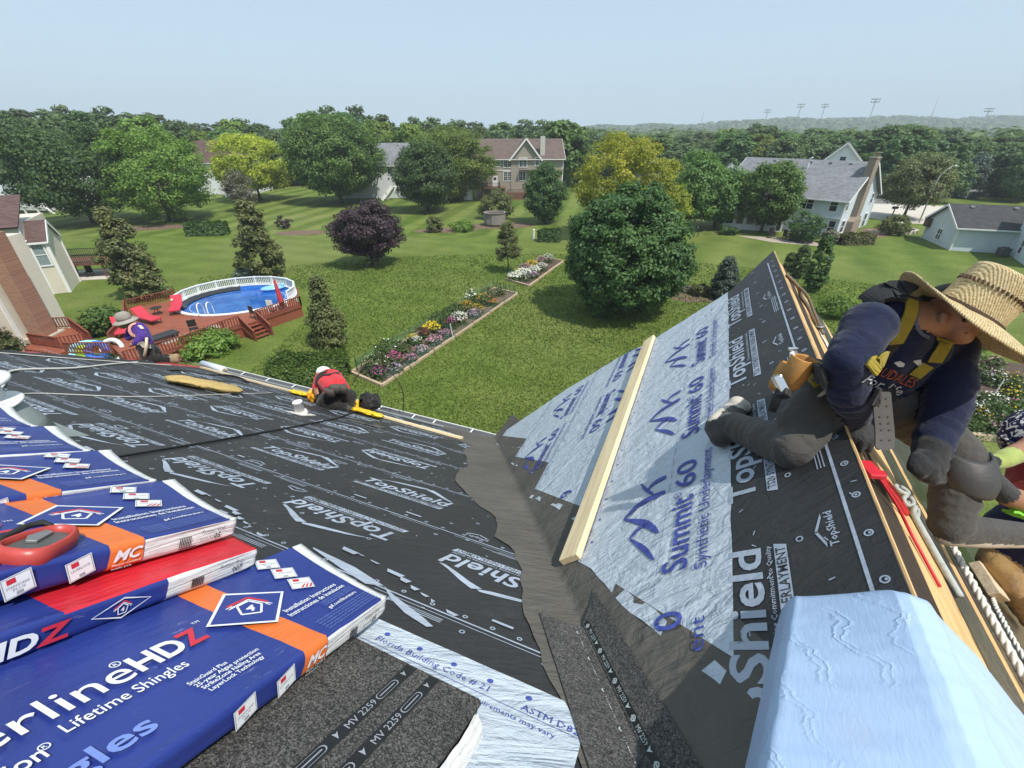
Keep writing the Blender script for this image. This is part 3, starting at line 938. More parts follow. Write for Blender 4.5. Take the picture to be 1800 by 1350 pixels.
# ================================================================== THINGS LYING ON THE ROOF
def plastic_mat(name, col, rough=0.28, wr=0.5, scuff=0.5, stretch=(5, 30, 10)):
    t = NT(name); co = t.coords('Object')
    c = t.ramp(t.noise(co, 3, 4), [(0.3, shade(col, .86)), (0.7, shade(col, 1.1))])
    sc = t.noise(t.coords('Object', (14, 60, 30), (0, 0, .4)), 1.0, 6, 0.75, 1.0)
    pt = t.noise(co, 5.0, 3)
    m = t.math('MULTIPLY', t.ramp(sc, [(0.60, (0, 0, 0)), (0.74, (1, 1, 1))]), t.ramp(pt, [(0.5, (0, 0, 0)), (0.66, (1, 1, 1))]))
    c = t.mix(t.math('MULTIPLY', m, scuff), c, (0.55, 0.58, 0.66))
    n1 = t.bump(t.noise(t.coords('Object', stretch, (0, 0, 0.25)), 1.0, 5, 0.6, 0.8), wr, 0.012)
    n2 = t.bump(t.noise(co, 22, 5, .65, 1.0), wr * .5, 0.006, n1)
    t.bsdf(c, rough, 0, 0.5, n2)
    MATS[name] = t.m; return t.m
M_NAVY = plastic_mat('navy_wrapper', (0.022, 0.040, 0.215), 0.34, 0.30, 0.5)
M_ORANGE = plastic_mat('orange_wrapper', (0.72, 0.17, 0.035), 0.36, 0.30, 0.15)
M_WHITEP = plastic_mat('white_wrapper', (0.72, 0.72, 0.70), 0.36, 0.8, 0.0, (4, 12, 70))
M_REDP = plastic_mat('red_wrapper', (0.60, 0.022, 0.035), 0.32, 0.5, 0.1)
M_INKW = mat('white_ink', (0.74, 0.75, 0.76), 0.45, 0.04, 8)
M_INKR = mat('red_ink', (0.55, 0.03, 0.05), 0.45, 0.06, 8)
M_INKB = mat('black_ink', (0.02, 0.02, 0.022), 0.5, 0.1, 8)
M_INKP = mat('pale_blue_ink', (0.17, 0.25, 0.58), 0.45, 0.08, 8)
M_INKG = mat('grey_ink', (0.30, 0.31, 0.34), 0.45, 0.08, 8)
BW, BT, BLEN = 0.493, 0.077, 1.46

def pack_body(navy_side=True, seed=0, red=False):
    """soft rounded pack, X towards its end (x=0), Y across, Z up; zones by material: navy, orange, white, red"""
    mb = MB()
    prof = []                                   # cross-section, counter-clockwise from the lower right edge
    r = 0.016
    def arc(cx, cz, a0, a1, n=4):
        for i in range(n + 1):
            a = a0 + (a1 - a0) * i / n
            prof.append((cx + r * math.cos(a), cz + r * math.sin(a)))
    arc(r, r, math.pi * 1.5, math.pi, 3)
    for z in (0.025, 0.040, 0.055): prof.append((0.0, z))
    arc(r, BT - r, math.pi, math.pi * .5, 3)
    for k in range(1, 20): prof.append((r + (BW - 2 * r) * k / 20, BT))
    arc(BW - r, BT - r, math.pi * .5, 0, 3)
    prof.append((BW, 0.038))
    arc(BW - r, r, 0, -math.pi * .5, 3)
    n = len(prof); xs = [0.0, -0.012, -0.03, -0.06, -0.10, -0.15, -0.20, -0.26, -0.314, -0.316, -0.36, -0.405, -0.407, -0.46, -0.55, -0.65, -0.75, -0.9, -1.05, -1.2, -1.35, -1.43, -1.46]
    vs = []
    for i, x in enumerate(xs):
        for (y, z) in prof:
            e = 1.0
            tip = 0.0; up = 0.0
            if x > -0.16:                       # loose wrapper pulled out into a tip at the far corner of the end
                q = (1 + x / 0.16)
                tip = 0.125 * q * max(0.0, y / BW) ** 1.3 - 0.012 * q
                if z > 0.04: up = 0.022 * q * max(0.0, y / BW - .55)
                e = 1.0 - 0.10 * q * q
            bulge = 0.006 * nz(x * 5 + seed, y * 5, z * 9) + 0.003 * nz(x * 17 + seed, y * 17, z * 30)
            yy = y + (-(bulge + 0.004 * nz(x * 9, z * 60, seed)) if y < 0.001 else bulge)
            zz = BT / 2 + (z - BT / 2) * e + (bulge * .6 - 0.004 if z > BT - .001 else 0) + up
            vs.append((x + tip, yy, zz))
    mb.add(vs, [])
    for i in range(len(xs) - 1):
        for k in range(n):
            k2 = (k + 1) % n
            xm = (xs[i] + xs[i + 1]) / 2; ym = (prof[k][0] + prof[k2][0]) / 2; zm = (prof[k][1] + prof[k2][1]) / 2
            top = zm > BT - r * .45
            m = 0
            if -0.406 < xm < -0.315: m = 1
            if not top and xm > -0.315: m = 2
            if top and xm > -0.025: m = 2
            if red: m = 3 if (top and xm > -0.52) else (2 if (xm > -0.315) else 0)
            mb.f.append((i * n + k, i * n + k2, (i + 1) * n + k2, (i + 1) * n + k)); mb.m.append(m)
    mb.f.append(tuple(range(n - 1, -1, -1))); mb.m.append(2)
    mb.f.append(tuple(range((len(xs) - 1) * n, len(xs) * n))); mb.m.append(0)
    return mb.mesh('wrapper', [M_NAVY, M_ORANGE, M_WHITEP, M_REDP], True)

def badge(p, cx, cy, h, rot, style):
    """white diamond-shaped badge with a red tab and small lettering"""
    c, s = math.cos(rot), math.sin(rot)
    T = lambda x, y: (cx + x * c - y * s, cy + x * s + y * c)
    p.cm = 0; p.poly([T(-h, -h), T(h, -h), T(h, h), T(-h, h)], 0.0006)
    p.cm = 2; p.frame([T(-h * .94, -h * .94), T(h * .94, -h * .94), T(h * .94, h * .94), T(-h * .94, h * .94)], h * .09, 0.0010)
    p.cm = 1; p.poly([T(-h * .62, h * .30), T(-h * .05, h * .30), T(-h * .05, h * .78), T(-h * .62, h * .78)], 0.0012)
    p.cm = 2
    nm, sub = style
    p.text(nm, *T(-h * .75, -h * .12), h * .34, 0.0012, rot, width=h * 1.5, bold=.02, res=1)
    if sub == 'bars':
        p.cm = 1
        for k in range(3): p.poly([T(-h * .2 + k * h * .36, -h * .85), T(h * .0 + k * h * .36, -h * .85), T(h * .35 + k * h * .3, -h * .25), T(h * .2 + k * h * .3, -h * .25)], 0.0012)
    else:
        if sub: p.text(sub, *T(-h * .4, -h * .44), h * .32, 0.0012, rot, width=h * .8, bold=.02, res=1)
        p.cm = 3
        p.poly([T(-h * .22, -h * .82), T(h * .22, -h * .82), T(h * .22, -h * .56), T(-h * .22, -h * .56)], 0.0012)
def house4(p, cx, cy, k, rot):
    """outlined house with a 4 under a red roof line"""
    c, s = math.cos(rot), math.sin(rot)
    T = lambda x, y: (cx + (x * c - y * s) * k, cy + (x * s + y * c) * k)
    def line(a, b, w, m):
        p.cm = m; a, b = Vector(a), Vector(b); n = (b - a).orthogonal().normalized() * w / 2
        p.poly([T(*(a + n)), T(*(b + n)), T(*(b - n)), T(*(a - n))], 0.0014)
    pts = [(-.26, .10), (0, .30), (.26, .10), (.20, -.28), (-.20, -.28)]
    for i in range(5): line(pts[i], pts[(i + 1) % 5], .05, 0)
    line((-.46, .12), (0, .46), .07, 1); line((0, .46), (.40, .18), .07, 1)
    line((-.40, .04), (0, .37), .035, 0); line((.0, .37), (.42, .08), .035, 0)
    for q in (0.0, .05): line((-.44 - q, -.02 + q), (-.30 - q, .09 + q), .025, 0); line((.44 + q, .0 + q), (.34 + q, .08 + q), .025, 0)
    p.cm = 0; p.text('4', *T(-.085, -.16), .36 * k, 0.0014, rot, bold=.03, res=2)

def top_print():
    p = Print()
    D = [(-.215, .262), (-.335, .378), (-.475, .272), (-.350, .150)]
    p.cm = 5; p.poly(D[::-1], 0.0004)
    p.cm = 0; p.frame(D, 0.011, 0.0008)
    house4(p, -.342, .264, 0.125, -.62)
    for i, (x, y, st) in enumerate([(-.108, .440, ('LIMITED', 'bar')), (-.120, .352, ('LIFETIME', '')), (-.138, .262, ('AMERICAN', 'bars'))]):
        badge(p, x, y, 0.036, -.58, st)
    p.cm = 0
    p.text('Installation Instructions', -.300, .168, 0.026, bold=.012, width=.225, res=2)
    p.text('Instrucciones de Instalacion', -.308, .142, 0.026, bold=.012, width=.245, res=2)
    p.cm = 4
    for k, y in enumerate((.128, .118, .108)): p.text('read all instructions on this wrapper and keep for use', -.200, y, .0100, width=.145, res=1)
    p.cm = 0; p.text('gaf.com/literature', -.205, .086, .021, bold=.01, width=.135, res=1)
    p.cm = 4
    for k, y in enumerate((.066, .054, .042, .030, .018)): p.text('nail each shingle as shown and keep bundles flat until use keep dry', -.29, y, .009, width=.25, res=1)
    p.cm = 0
    p.text('Timberline', -1.172, .225, 0.104, bold=.003, width=.500, res=5)
    p.text('HD', -.665, .230, 0.090, bold=.032, width=.112, res=4)
    p.text('R', -.682, .288, .016, res=1); p.ring(-.677, .294, .011, .0025)
    p.cm = 1; p.text('Z', -.546, .232, 0.090, bold=.032, width=.056, res=3)
    p.cm = 0; p.text('TM', -.486, .305, .015, res=1)
    p.text('Lifetime Shingles', -.832, .172, .042, bold=.004, width=.236, res=4)
    p.text('Dimension', -1.05, .142, .050, bold=.010, width=.178, res=3); p.text('R', -.868, .165, .012, res=1); p.ring(-.864, .169, .009, .002)
    p.cm = 4; p.text('Shingles', -1.05, .058, .075, bold=.016, width=.308, res=3)
    p.cm = 0
    for k, tx in enumerate(('StainGuard Plus', '25-year Algae protection', 'StrikeZone Nailing Area', 'LayerLock Technology')):
        p.text(tx, -.640 + .004 * k, .112 - .0165 * k, .0172, bold=.012, width=(.095, .168, .155, .145)[k], res=2)
    return p.mesh('lettering', [M_INKW, M_INKR, M_INKG, M_INKG, M_INKP, M_NAVY])
def side_print(kind):
    """print on the long near side: X along, Y up the side"""
    p = Print()
    if kind == 'badges':
        for x, st in ((-.472, ('LAYERLOCK', '')), (-.592, ('STAINGUARD', 'PLUS'))): badge(p, x, BT * .52, .028, math.pi / 4 - .45, st)
        p.cm = 0; p.text('MC', -.398, .030, .042, bold=.03, shear=.25, width=.072, res=2)
        p.text('Master Certified', -.398, .017, .009, width=.072, res=1); p.text('Installer grade', -.398, .008, .007, width=.05, res=1)
        p.cm = 5; p.text('Pewter Gray', -.145, .046, .016, shear=.2, width=.085, res=1); p.text('05', -.10, .020, .026, bold=.02, shear=.2, res=1)
        p.text('Timberline HDZ', -.150, .026, .010, width=.05, res=1)
        for k in range(7): p.rect(-.215 + k * .0055, .018, -.2115 + k * .0055, .048)
        p.rect(-.215, .012, -.16, .015)
    else:
        p.cm = 0
        p.frame([(-.50, .038), (-.43, .066), (-.36, .040), (-.43, .010)], .004, .0008)
        house4(p, -.43, .036, .045, 0)
        p.text('Timberline', -1.14, .018, .066, bold=.004, width=.42, res=4)
        p.text('HD', -.70, .018, .058, bold=.035, width=.10, res=3)
        p.cm = 1; p.text('Z', -.595, .018, .058, bold=.035, width=.06, res=2)
        p.cm = 5; p.text('Pewter Gray', -.155, .046, .016, shear=.2, width=.085, res=1); p.text('007', -.11, .022, .024, bold=.02, shear=.2, res=1)
        for k in range(7): p.rect(-.245 + k * .0055, .018, -.2415 + k * .0055, .046)
    return p.mesh('lettering', [M_INKW, M_INKR, M_INKG, M_INKG, M_INKP, M_INKB])
ME_PACK = [pack_body(seed=k * 7.3) for k in range(3)]
ME_PACKR = pack_body(seed=31, red=True)
ME_TOP, ME_SIDE, ME_SIDER = top_print(), side_print('badges'), side_print('name')
HWM = lambda m: HW @ m
def pack(label, vB, sB, off, tilt, ydir=(1.0, 0.0), body=0, red=False, group='wrapped shingle packs stacked on the roof', prints=True, slope=0.0):
    t = tilt
    X = FM.to_3x3() @ Vector((math.sin(t), -math.cos(t), slope))
    Y = FM.to_3x3() @ Vector((ydir[0], ydir[1], 0))
    Z = FM.to_3x3() @ Vector((0, 0, 1))
    o = thing('shingle_bundle', label, 'shingle bundle', group=group)
    o.matrix_world = HW @ frame_mat(pm(vB, sB, off), X.normalized(), Y, Z)
    link('wrapper', ME_PACKR if red else ME_PACK[body], o)
    if prints:
        if not red: link('lettering', ME_TOP, o, Matrix.Translation((0, 0, BT + .0030)))
        # side faces -Y: print X along x, Y up
        link('lettering', ME_SIDER if red else ME_SIDE, o, frame_mat((0, -.0075, 0), (1, 0, 0), (0, 0, 1), (0, -1, 0)))
    return o
pack('blue and orange wrapped shingle pack beside the open dark pack, lowest of the readable tops', 0.785, 5.018, 0.078, R(6), (1, 0.0), 0, slope=-.03)
pack('shingle pack with a bright red strip along its top, under the top layer', 1.234, 5.176, 0.155, R(8), (1, -.06), 1, red=True)
pack('top-layer blue shingle pack nearest the red strip, under the chalk reel', 1.346, 5.182, 0.232, R(9), (1, -.07), 1, slope=-.02)
pack('top-layer blue shingle pack in the middle, between two others', 1.840, 5.146, 0.234, R(9), (1, -.07), 2, slope=-.02)
pack('top-layer blue shingle pack beside the roof vent pipe', 2.335, 5.115, 0.232, R(9), (1, -.07), 0, slope=-.02)
pack('top-layer blue shingle pack just behind the vent pipe, farthest of the row', 2.83, 5.08, 0.228, R(9), (1, -.07), 1, slope=-.02)
for v, s, off in ((1.30, 5.2, .078), (1.80, 5.2, .078), (2.30, 5.18, .078), (1.74, 5.2, .155), (2.24, 5.17, .155), (2.74, 5.12, .155), (1.0, 5.4, 0.0), (1.5, 5.4, 0.0), (2.0, 5.4, 0.0), (2.5, 5.35, 0.0)):
    pack('wrapped shingle pack buried inside the stack, others lying on it', v, s, off + .001, R(8), (1, -.06), 2, prints=False, group='shingle packs buried inside the stack')

# opened pack, granule side up
o = thing('open_shingle_bundle', 'opened shingle pack with dark granule face, two black printed tapes and torn white wrapper', 'shingle bundle', group=None)
o.matrix_world = HW @ frame_mat(pm(0.327, 5.193, 0.0), FM.to_3x3() @ Vector((0, -1, 0)), FM.to_3x3() @ Vector((1, -.07, 0)), FM.to_3x3() @ Vector((0, 0, 1)))
for k in range(9):                                   # the shingles, each a little off the one below
    mb = MB(); a, b_ = rnd.uniform(-.008, .008), rnd.uniform(-.006, .006)
    z0 = .003 + .0082 * k
    poly = [(-.012 + a, .004 + b_), (-.001 + a, .016 + b_), (a, .476 + b_), (-.012 + a, .490 + b_), (-1.45, .490 + b_), (-1.45, .004 + b_)]
    mb.prism(poly, z0, z0 + .0078)
    sh = mb.build('shingle', M_GRAN, o)
p = Print(); p.cm = 0
for y in (.155, .235):
    p.cm = 0; p.rect(-1.4, y - .017, -.004, y + .017, 0)
    p.cm = 1
    for k in range(6):
        x = -.10 - .27 * k
        p.poly([(x + .052, y - .009), (x + .066, y + .009), (x + .058, y + .006), (x + .050, y + .012)], .0006)
        pts = [(x - .055 + .012 * math.cos(a_), y + .0105 * math.sin(a_)) for a_ in np.linspace(math.pi / 2, math.pi * 1.5, 6)] + [(x + .010 + .012 * math.cos(a_), y + .0105 * math.sin(a_)) for a_ in np.linspace(-math.pi / 2, math.pi / 2, 6)]
        p.frame(pts, .0035, .0006); p.rect(x - .055, y - .0015, x + .010, y + .0015, .0006)
        p.text('MV 2259', x - .185, y - .009, .027, .0006, width=.108, res=2)
p.build('sealant_tape', [M_TAR, M_INKG], o, Matrix.Translation((0, 0, .0785)))
mb = MB()
mb.grid(lambda a, b_: Vector((-1.40 + 1.37 * a, -.004 - .050 * math.sin(b_ * 1.57) * (0.6 + .7 * nz(a * 7, 1.1)) + .010 * nz(a * 30, b_ * 4), .062 - .058 * b_ + .012 * nz(a * 22, b_ * 6, 4))), 70, 6)
mb.build('torn_wrapper', M_WHITEP, o, smooth=True)
mb = MB()
mb.grid(lambda a, b_: Vector((.002 + .030 * b_ + .012 * nz(a * 9, b_ * 3), .05 + .42 * a, .058 - .050 * b_ + .02 * nz(a * 14, b_ * 3, 9))), 40, 4)
mb.build('torn_wrapper', M_WHITEP, o, smooth=True)
p = Print(); p.poly([(-.62, -.055), (-.56, -.06), (-.50, -.10), (-.60, -.12)]); p.poly([(-.40, -.05), (-.37, -.045), (-.36, -.075), (-.385, -.08)])
p.build('wrapper_print', M_NAVY, o, Matrix.Translation((0, 0, .02)))

# chalk-line reel and a second dark red case at the frame edge
def reel(label, v, s, off, rot, m, k=1.0):
    o = thing('chalk_reel', label, 'chalk reel')
    o.matrix_world = HW @ FM @ Matrix.Translation((v, s, off)) @ Matrix.Rotation(rot, 4, 'Z') @ Matrix.Scale(k, 4)
    def out(rx, ry, n=30, sq=2.6): return [(rx * math.copysign(abs(math.cos(a)) ** (2 / sq), math.cos(a)) * (1 + .10 * math.cos(a)), ry * math.copysign(abs(math.sin(a)) ** (2 / sq), math.sin(a)) * (1 - .22 * math.cos(a))) for a in [2 * math.pi * i / n for i in range(n)]]
    mb = MB(); lay = [(0.92, 0), (1.0, .006), (1.0, .030), (0.94, .042), (0.84, .045), (0.80, .043), (0.76, .030), (0.74, .012)]
    n = 30; vs = []
    for f, z in lay: vs += [(x * f, y * f, z) for x, y in out(.085, .055)]
    mb.add(vs, [(i * n + j, i * n + (j + 1) % n, (i + 1) * n + (j + 1) % n, (i + 1) * n + j) for i in range(len(lay) - 1) for j in range(n)] + [tuple(range(n - 1, -1, -1))])
    mb.build('housing', m, o, smooth=True)
    g = MB(); g.prism([(x * .75, y * .75) for x, y in out(.085, .055)], .013, .030); g.build('face_plate', mat('grey_plastic', (0.085, 0.09, 0.085), 0.5, 0.2, 20), o, bevel=.003)
    g = MB(); g.prism([(-.005, .0), (.05, .008), (.058, .030), (.012, .036), (-.012, .02)], .030, .038); g.build('crank', mat('steel_grey', (0.25, 0.26, 0.26), 0.35, 0.1, 9, metal=.5), o, bevel=.002)
    g = MB(); g.tube([(-.085, .035, .034), (-.03, .055, .044), (.04, .062, .046), (.075, .055, .044), (.072, .03, .04)], [.006, .007, .008, .008, .006], 8); g.build('handle', mat('black_rubber', (0.022, 0.022, 0.022), 0.6, 0.15, 20), o, smooth=True)
    g = MB(); g.tube([(-.095, .01, .02), (-.118, .014, .02), (-.13, .02, .018)], [.010, .008, .005], 8); g.tube([(-.075, .035, .034), (-.10, .03, .03)], .006, 6); g.build('hook', mat('brass', (0.42, 0.30, 0.12), 0.4, 0.1, 9, metal=.7), o, smooth=True)
    return o
M_REEL = mat('red_plastic', (0.43, 0.055, 0.045), 0.38, 0.14, 25, 0.2, 60, .002, spec=.5)
reel('red chalk line reel with black handle lying on the blue shingle pack', 1.405, 5.705, .3105, R(-62), M_REEL, 1.06)
reel('dark maroon reel cut by the picture edge, on the shingle packs', 2.02, 5.72, .3115, R(100), mat('maroon_plastic', (0.20, 0.022, 0.03), 0.35, 0.2, 25), 1.0)

# vent pipe with two round collars
o = thing('vent_pipe', 'white twin-collar roof vent pipe on grey flashing, left of the shingle packs', 'vent pipe')
o.matrix_world = HW @ Matrix.Translation(pm(4.0, 4.72, 0))
mb = MB(); mb.box((0, 0, 0), (.62, .62, .004), FM.to_3x3().to_4x4()); mb.build('flashing_plate', mat('dull_galvanised', (0.26, 0.29, 0.28), 0.5, 0.15, 6, metal=.3), o, Matrix.Translation((0, 0, .012)))
mb = MB(); mb.lathe([(.23, -.10), (.20, .02), (.155, .13), (.12, .19)], 28); mb.build('flashing_cone', mat('dull_galvanised', (0.26, 0.29, 0.28)), o, smooth=True)
mb = MB(); mb.lathe([(.10, .1), (.10, .34)], 24); mb.build('pipe', M_WHITEMETAL, o, smooth=True)
mb = MB(); mb.lathe([(.10, .225), (.165, .195), (.172, .185), (.172, .175), (.16, .175), (.10, .20)], 32, cap=False)
c_ = mb.build('storm_collar', M_WHITEMETAL, o, smooth=True)
p = Print(); p.text('Simpson Dura/Vent'[:0] + 'this side up', 0, 0, .028, shear=.2, res=1); p.build('lettering', M_INKG, c_, frame_mat((-.05, -.145, .206), (1, 0, 0), (0, .9, .42), (0, -.42, .9)))
mb = MB(); mb.lathe([(.10, .33), (.165, .325), (.170, .335), (.168, .352), (.10, .385), (.02, .395)], 32); mb.build('rain_cap', M_WHITEMETAL, o, smooth=True)

# plumbing vent
o = thing('plumbing_vent', 'short white plastic vent stub in a white flashing boot on the black roof', 'vent stub')
o.matrix_world = HW @ Matrix.Translation(pm(4.30, 1.90, 0))
mb = MB(); mb.box((0, 0, .012), (.26, .24, .004), FM.to_3x3().to_4x4()); mb.build('boot_plate', mat('pale_boot', (0.62, 0.58, 0.54), 0.5, 0.1, 9), o)
mb = MB(); mb.lathe([(.09, -.02), (.072, .05), (.060, .055)], 20); mb.build('boot', mat('pale_boot', (0.62, 0.58, 0.54)), o, smooth=True)
mb = MB(); mb.lathe([(.055, .0), (.055, .165), (.060, .168), (.060, .185), (.045, .187), (.045, .10)], 20); mb.build('pipe', M_WHITEMETAL, o, Matrix.Rotation(R(-6), 4, 'X'), smooth=True)

# lumber
def lumber(label, fr, a, b, w, h, m, name='lumber_board', group=None, off=0.0125, yaw_h=None):
    a, b = fr @ Vector((*a, off + h / 2)), fr @ Vector((*b, off + h / 2))
    o = MB(); n = Vector(fr.col[2][:3])
    x = (b - a).normalized(); y = n.cross(x)
    L = (b - a).length
    o.box((L / 2, 0, 0), (L, w, h))
    ob = o.build(name, m, None, HW @ frame_mat(a, x, y, n), bevel=.003)
    return put(ob, label, 'board', group)
lumber('long fresh timber plank lying along the pale blue sheets of the cross gable', FG, (1.575, 1.345), (4.66, 1.345), .128, .038, M_LUMBER, off=.016)
lumber('thin pale batten along the eave, running from the yellow wrap to the valley', FM, (4.45, .66), (2.55, .79), .085, .032, M_LUMBER)
lumber('long weathered batten along the eave beside the gutter, below the tan pack', FM, (8.2, .45), (5.55, .52), .085, .032, M_LUMBER2)
lumber('short pale batten along the eave under the crouching worker in red', FM, (5.5, .56), (4.5, .60), .085, .032, M_LUMBER)
# folded yellow wrapping round the battens and by the worker
M_YEL = plastic_mat('yellow_film', (0.80, 0.52, 0.02), 0.35, 0.9, 0.0, (20, 20, 20))
M_YEL2 = plastic_mat('amber_film', (0.80, 0.36, 0.02), 0.35, 0.9, 0.0, (20, 20, 20))
def crumple(name, label, v, s, off, L, Wd, H, m, seed, rot=0.0, spike=0.0, cat='wrapping'):
    mb = MB()
    def fn(a, b):
        x = (a - .5) * L; th = b * 2 * math.pi
        k = 1 + .28 * nz(a * 9 + seed, math.cos(th) * 1.5, math.sin(th) * 1.5) + spike * max(0, nz(a * 14, b * 9, seed))
        e = min(1.0, 6 * min(a, 1 - a) + .25)
        return Vector((x, Wd / 2 * math.cos(th) * k * e, H / 2 + H / 2 * math.sin(th) * k * e))
    mb.grid(fn, 26, 18)
    o = mb.build(name, m, None, HW @ FM @ Matrix.Translation((v, s, off)) @ Matrix.Rotation(rot, 4, 'Z'))
    return put(o, label, cat)
crumple('film_wrap', 'bright yellow film wrapped round the batten right of the red worker', 4.12, .83, .014, .62, .17, .075, M_YEL, 3, R(-6), cat='wrapping')
crumple('film_wrap', 'yellow film bag lying on the batten left of the red worker', 5.62, .62, .014, .42, .15, .07, M_YEL, 8, R(4))
crumple('film_wrap', 'crumpled amber film bag close beside the red worker', 5.12, .78, .014, .30, .24, .17, M_YEL2, 13, R(20), .8)
crumple('film_wrap', 'scrap of yellow film under the knees of the red worker', 4.55, .52, .014, .20, .12, .13, M_YEL, 19, R(60), .9)
# long tan pack lying on the black sheets
mb = MB()
def fn(a, b):
    x = (a - .5) * 1.02; th = b * 2 * math.pi
    e = min(1.0, (4.5 * min(a, 1 - a)) ** .6 + .12)
    k = 1 + .12 * nz(a * 7, math.cos(th) * 2, math.sin(th) * 2) + .10 * nz(a * 26, math.cos(th) * 4, math.sin(th) * 4)
    return Vector((x, .20 * math.cos(th) * k * e, max(0.0, .055 + .062 * math.sin(th) * k * e)))
mb.grid(fn, 44, 24)
put(mb.build('tan_roll', fabric_mat('tan_wrap', (0.46, 0.33, 0.13), 0.7, 1.0, (0.3, 0.9, 0.2), .2, .2), None, HW @ FM @ Matrix.Translation((5.93, 2.02, .012)) @ Matrix.Rotation(R(22), 4, 'Z'), smooth=True), 'long tan wrapped pack lying alone on the black printed roof', 'pack')
# pale roll by the worker in purple
o = thing('underlayment_roll', 'white roll lying at the roof corner by the boots of the purple worker', 'roll')
o.matrix_world = HW @ FM @ Matrix.Translation((8.12, .30, .07)) @ Matrix.Rotation(R(-8), 4, 'Z')
mb = MB(); mb.lathe([(.03, -.36), (.062, -.36), (.066, -.34), (.066, .36), (.03, .36)], 22, Matrix.Rotation(R(90), 4, 'Y')); mb.build('sheet_roll', mat('white_sheet', (0.62, 0.68, 0.76), 0.5, .06, 5), o, smooth=True)
mb = MB(); mb.lathe([(.022, -.375), (.030, -.375), (.030, .375), (.022, .375)], 14, Matrix.Rotation(R(90), 4, 'Y')); mb.build('core', mat('card_core', (0.35, 0.25, 0.15), .8), o, smooth=True)

# pale blue folded pack straddling the ridge, foreground
def blue_block():
    L = []
    def fn(a, b):
        u = (1.055 - .05 * min(1, a / .5)) - 0.86 * b
        vl = -.430 + .205 * b
        zl = -1.125 + .07 * b
        tab = [(0, (vl + .012, zl - .115 - .10 * b)), (.05, (vl + .010, zl - .03)), (.07, (vl, zl)), (.09, (vl - .012, zl + .008)), (.46, (-.590 + .02 * b, -.965)), (.52, (-.612, -.956)), (.60, (-.655, -.962)), (.66, (-.676, -.985)), (.70, (-.694, -1.0)), (.82, (-.80, -1.09)), (1.0, (-.965, -1.262))]
        for (t0, p0), (t1, p1) in zip(tab, tab[1:]):
            if a <= t1:
                q = (a - t0) / (t1 - t0); q = q * q * (3 - 2 * q) * .35 + q * .65
                v = p0[0] + (p1[0] - p0[0]) * q; z = p0[1] + (p1[1] - p0[1]) * q; break
        # pulled-in folds across the top
        z += .0035 * nz(a * 3.5 + 1.7, b * 16) + .0022 * nz(a * 9, b * 40, 3) + .006 * nz(a * 2, b * 3, 8)
        e = min(1.0, b * 26)
        if e < 1: z -= .018 * (1 - e) ** 2
        return Vector((u, v + .004 * nz(b * 13, a * 3, 5) * (1 if .05 < a < .95 else 0), z + 11.6))
    mb = MB(); mb.grid(fn, 120, 120)
    n = 121
    # end face towards the far side, down to the roof
    top = [Vector(mb.v[i]) for i in range(n)]
    bot = [Vector((p_.x - .002, p_.y, max(min(p_.z - .02, 11.6 - 1.016 - SG * abs(p_.y - VP) + .012), 0))) for p_ in top]
    k = len(mb.v); mb.v += [tuple(p_) for p_ in bot]
    for i in range(n - 1): mb.f.append((i, k + i, k + i + 1, i + 1)); mb.m.append(0)
    t = NT('pale_blue_pack'); co = t.coords('Object')
    c = t.ramp(t.noise(co, 3, 4), [(.3, (0.33, 0.45, 0.64)), (.7, (0.38, 0.50, 0.68))])
    d = t.n('VectorMath', operation='DISTANCE'); t.l(t.n('TexCoord').outputs['Object'], d.inputs[0]); d.inputs[1].default_value = (.66, -.44, 10.61)
    c = t.mix(t.math('MULTIPLY', t.ramp(d.outputs['Value'], [(.0, (1, 1, 1)), (.075, (0, 0, 0))]), .28), c, (0.36, 0.32, 0.27))
    # fine sheet relief: long crosswise creases and small puckers
    cw = t.n('TexWave'); cw.inputs['Scale'].default_value = 1.0; cw.inputs['Distortion'].default_value = 5.0; cw.inputs['Detail'].default_value = 4; cw.inputs['Detail Scale'].default_value = 1.4
    t.l(t.coords('Object', (9, 3.5, 3.5), (0, 0, 1.45)), cw.inputs['Vector'])
    cr = t.ramp(cw.outputs['Fac'], [(.80, (0, 0, 0)), (.95, (1, 1, 1)), (.99, (.2, .2, .2))])
    pk = t.noise(t.coords('Object', (30, 120, 60), (0, 0, .15)), 1.0, 3, .6, .6)
    msk = t.ramp(t.noise(co, 7, 3), [(.42, (0, 0, 0)), (.6, (1, 1, 1))])
    n1 = t.bump(t.math('MULTIPLY', cr, msk), .55, .003)
    n2 = t.bump(pk, .18, .006, n1)
    t.bsdf(c, .5, 0, .35, n2)
    o = mb.build('folded_underlayment', t.m, None, HW.copy(), smooth=True)
    return put(o, 'thick pale blue folded pack straddling the ridge, cut by the bottom edge of the picture', 'folded sheet')
blue_block()

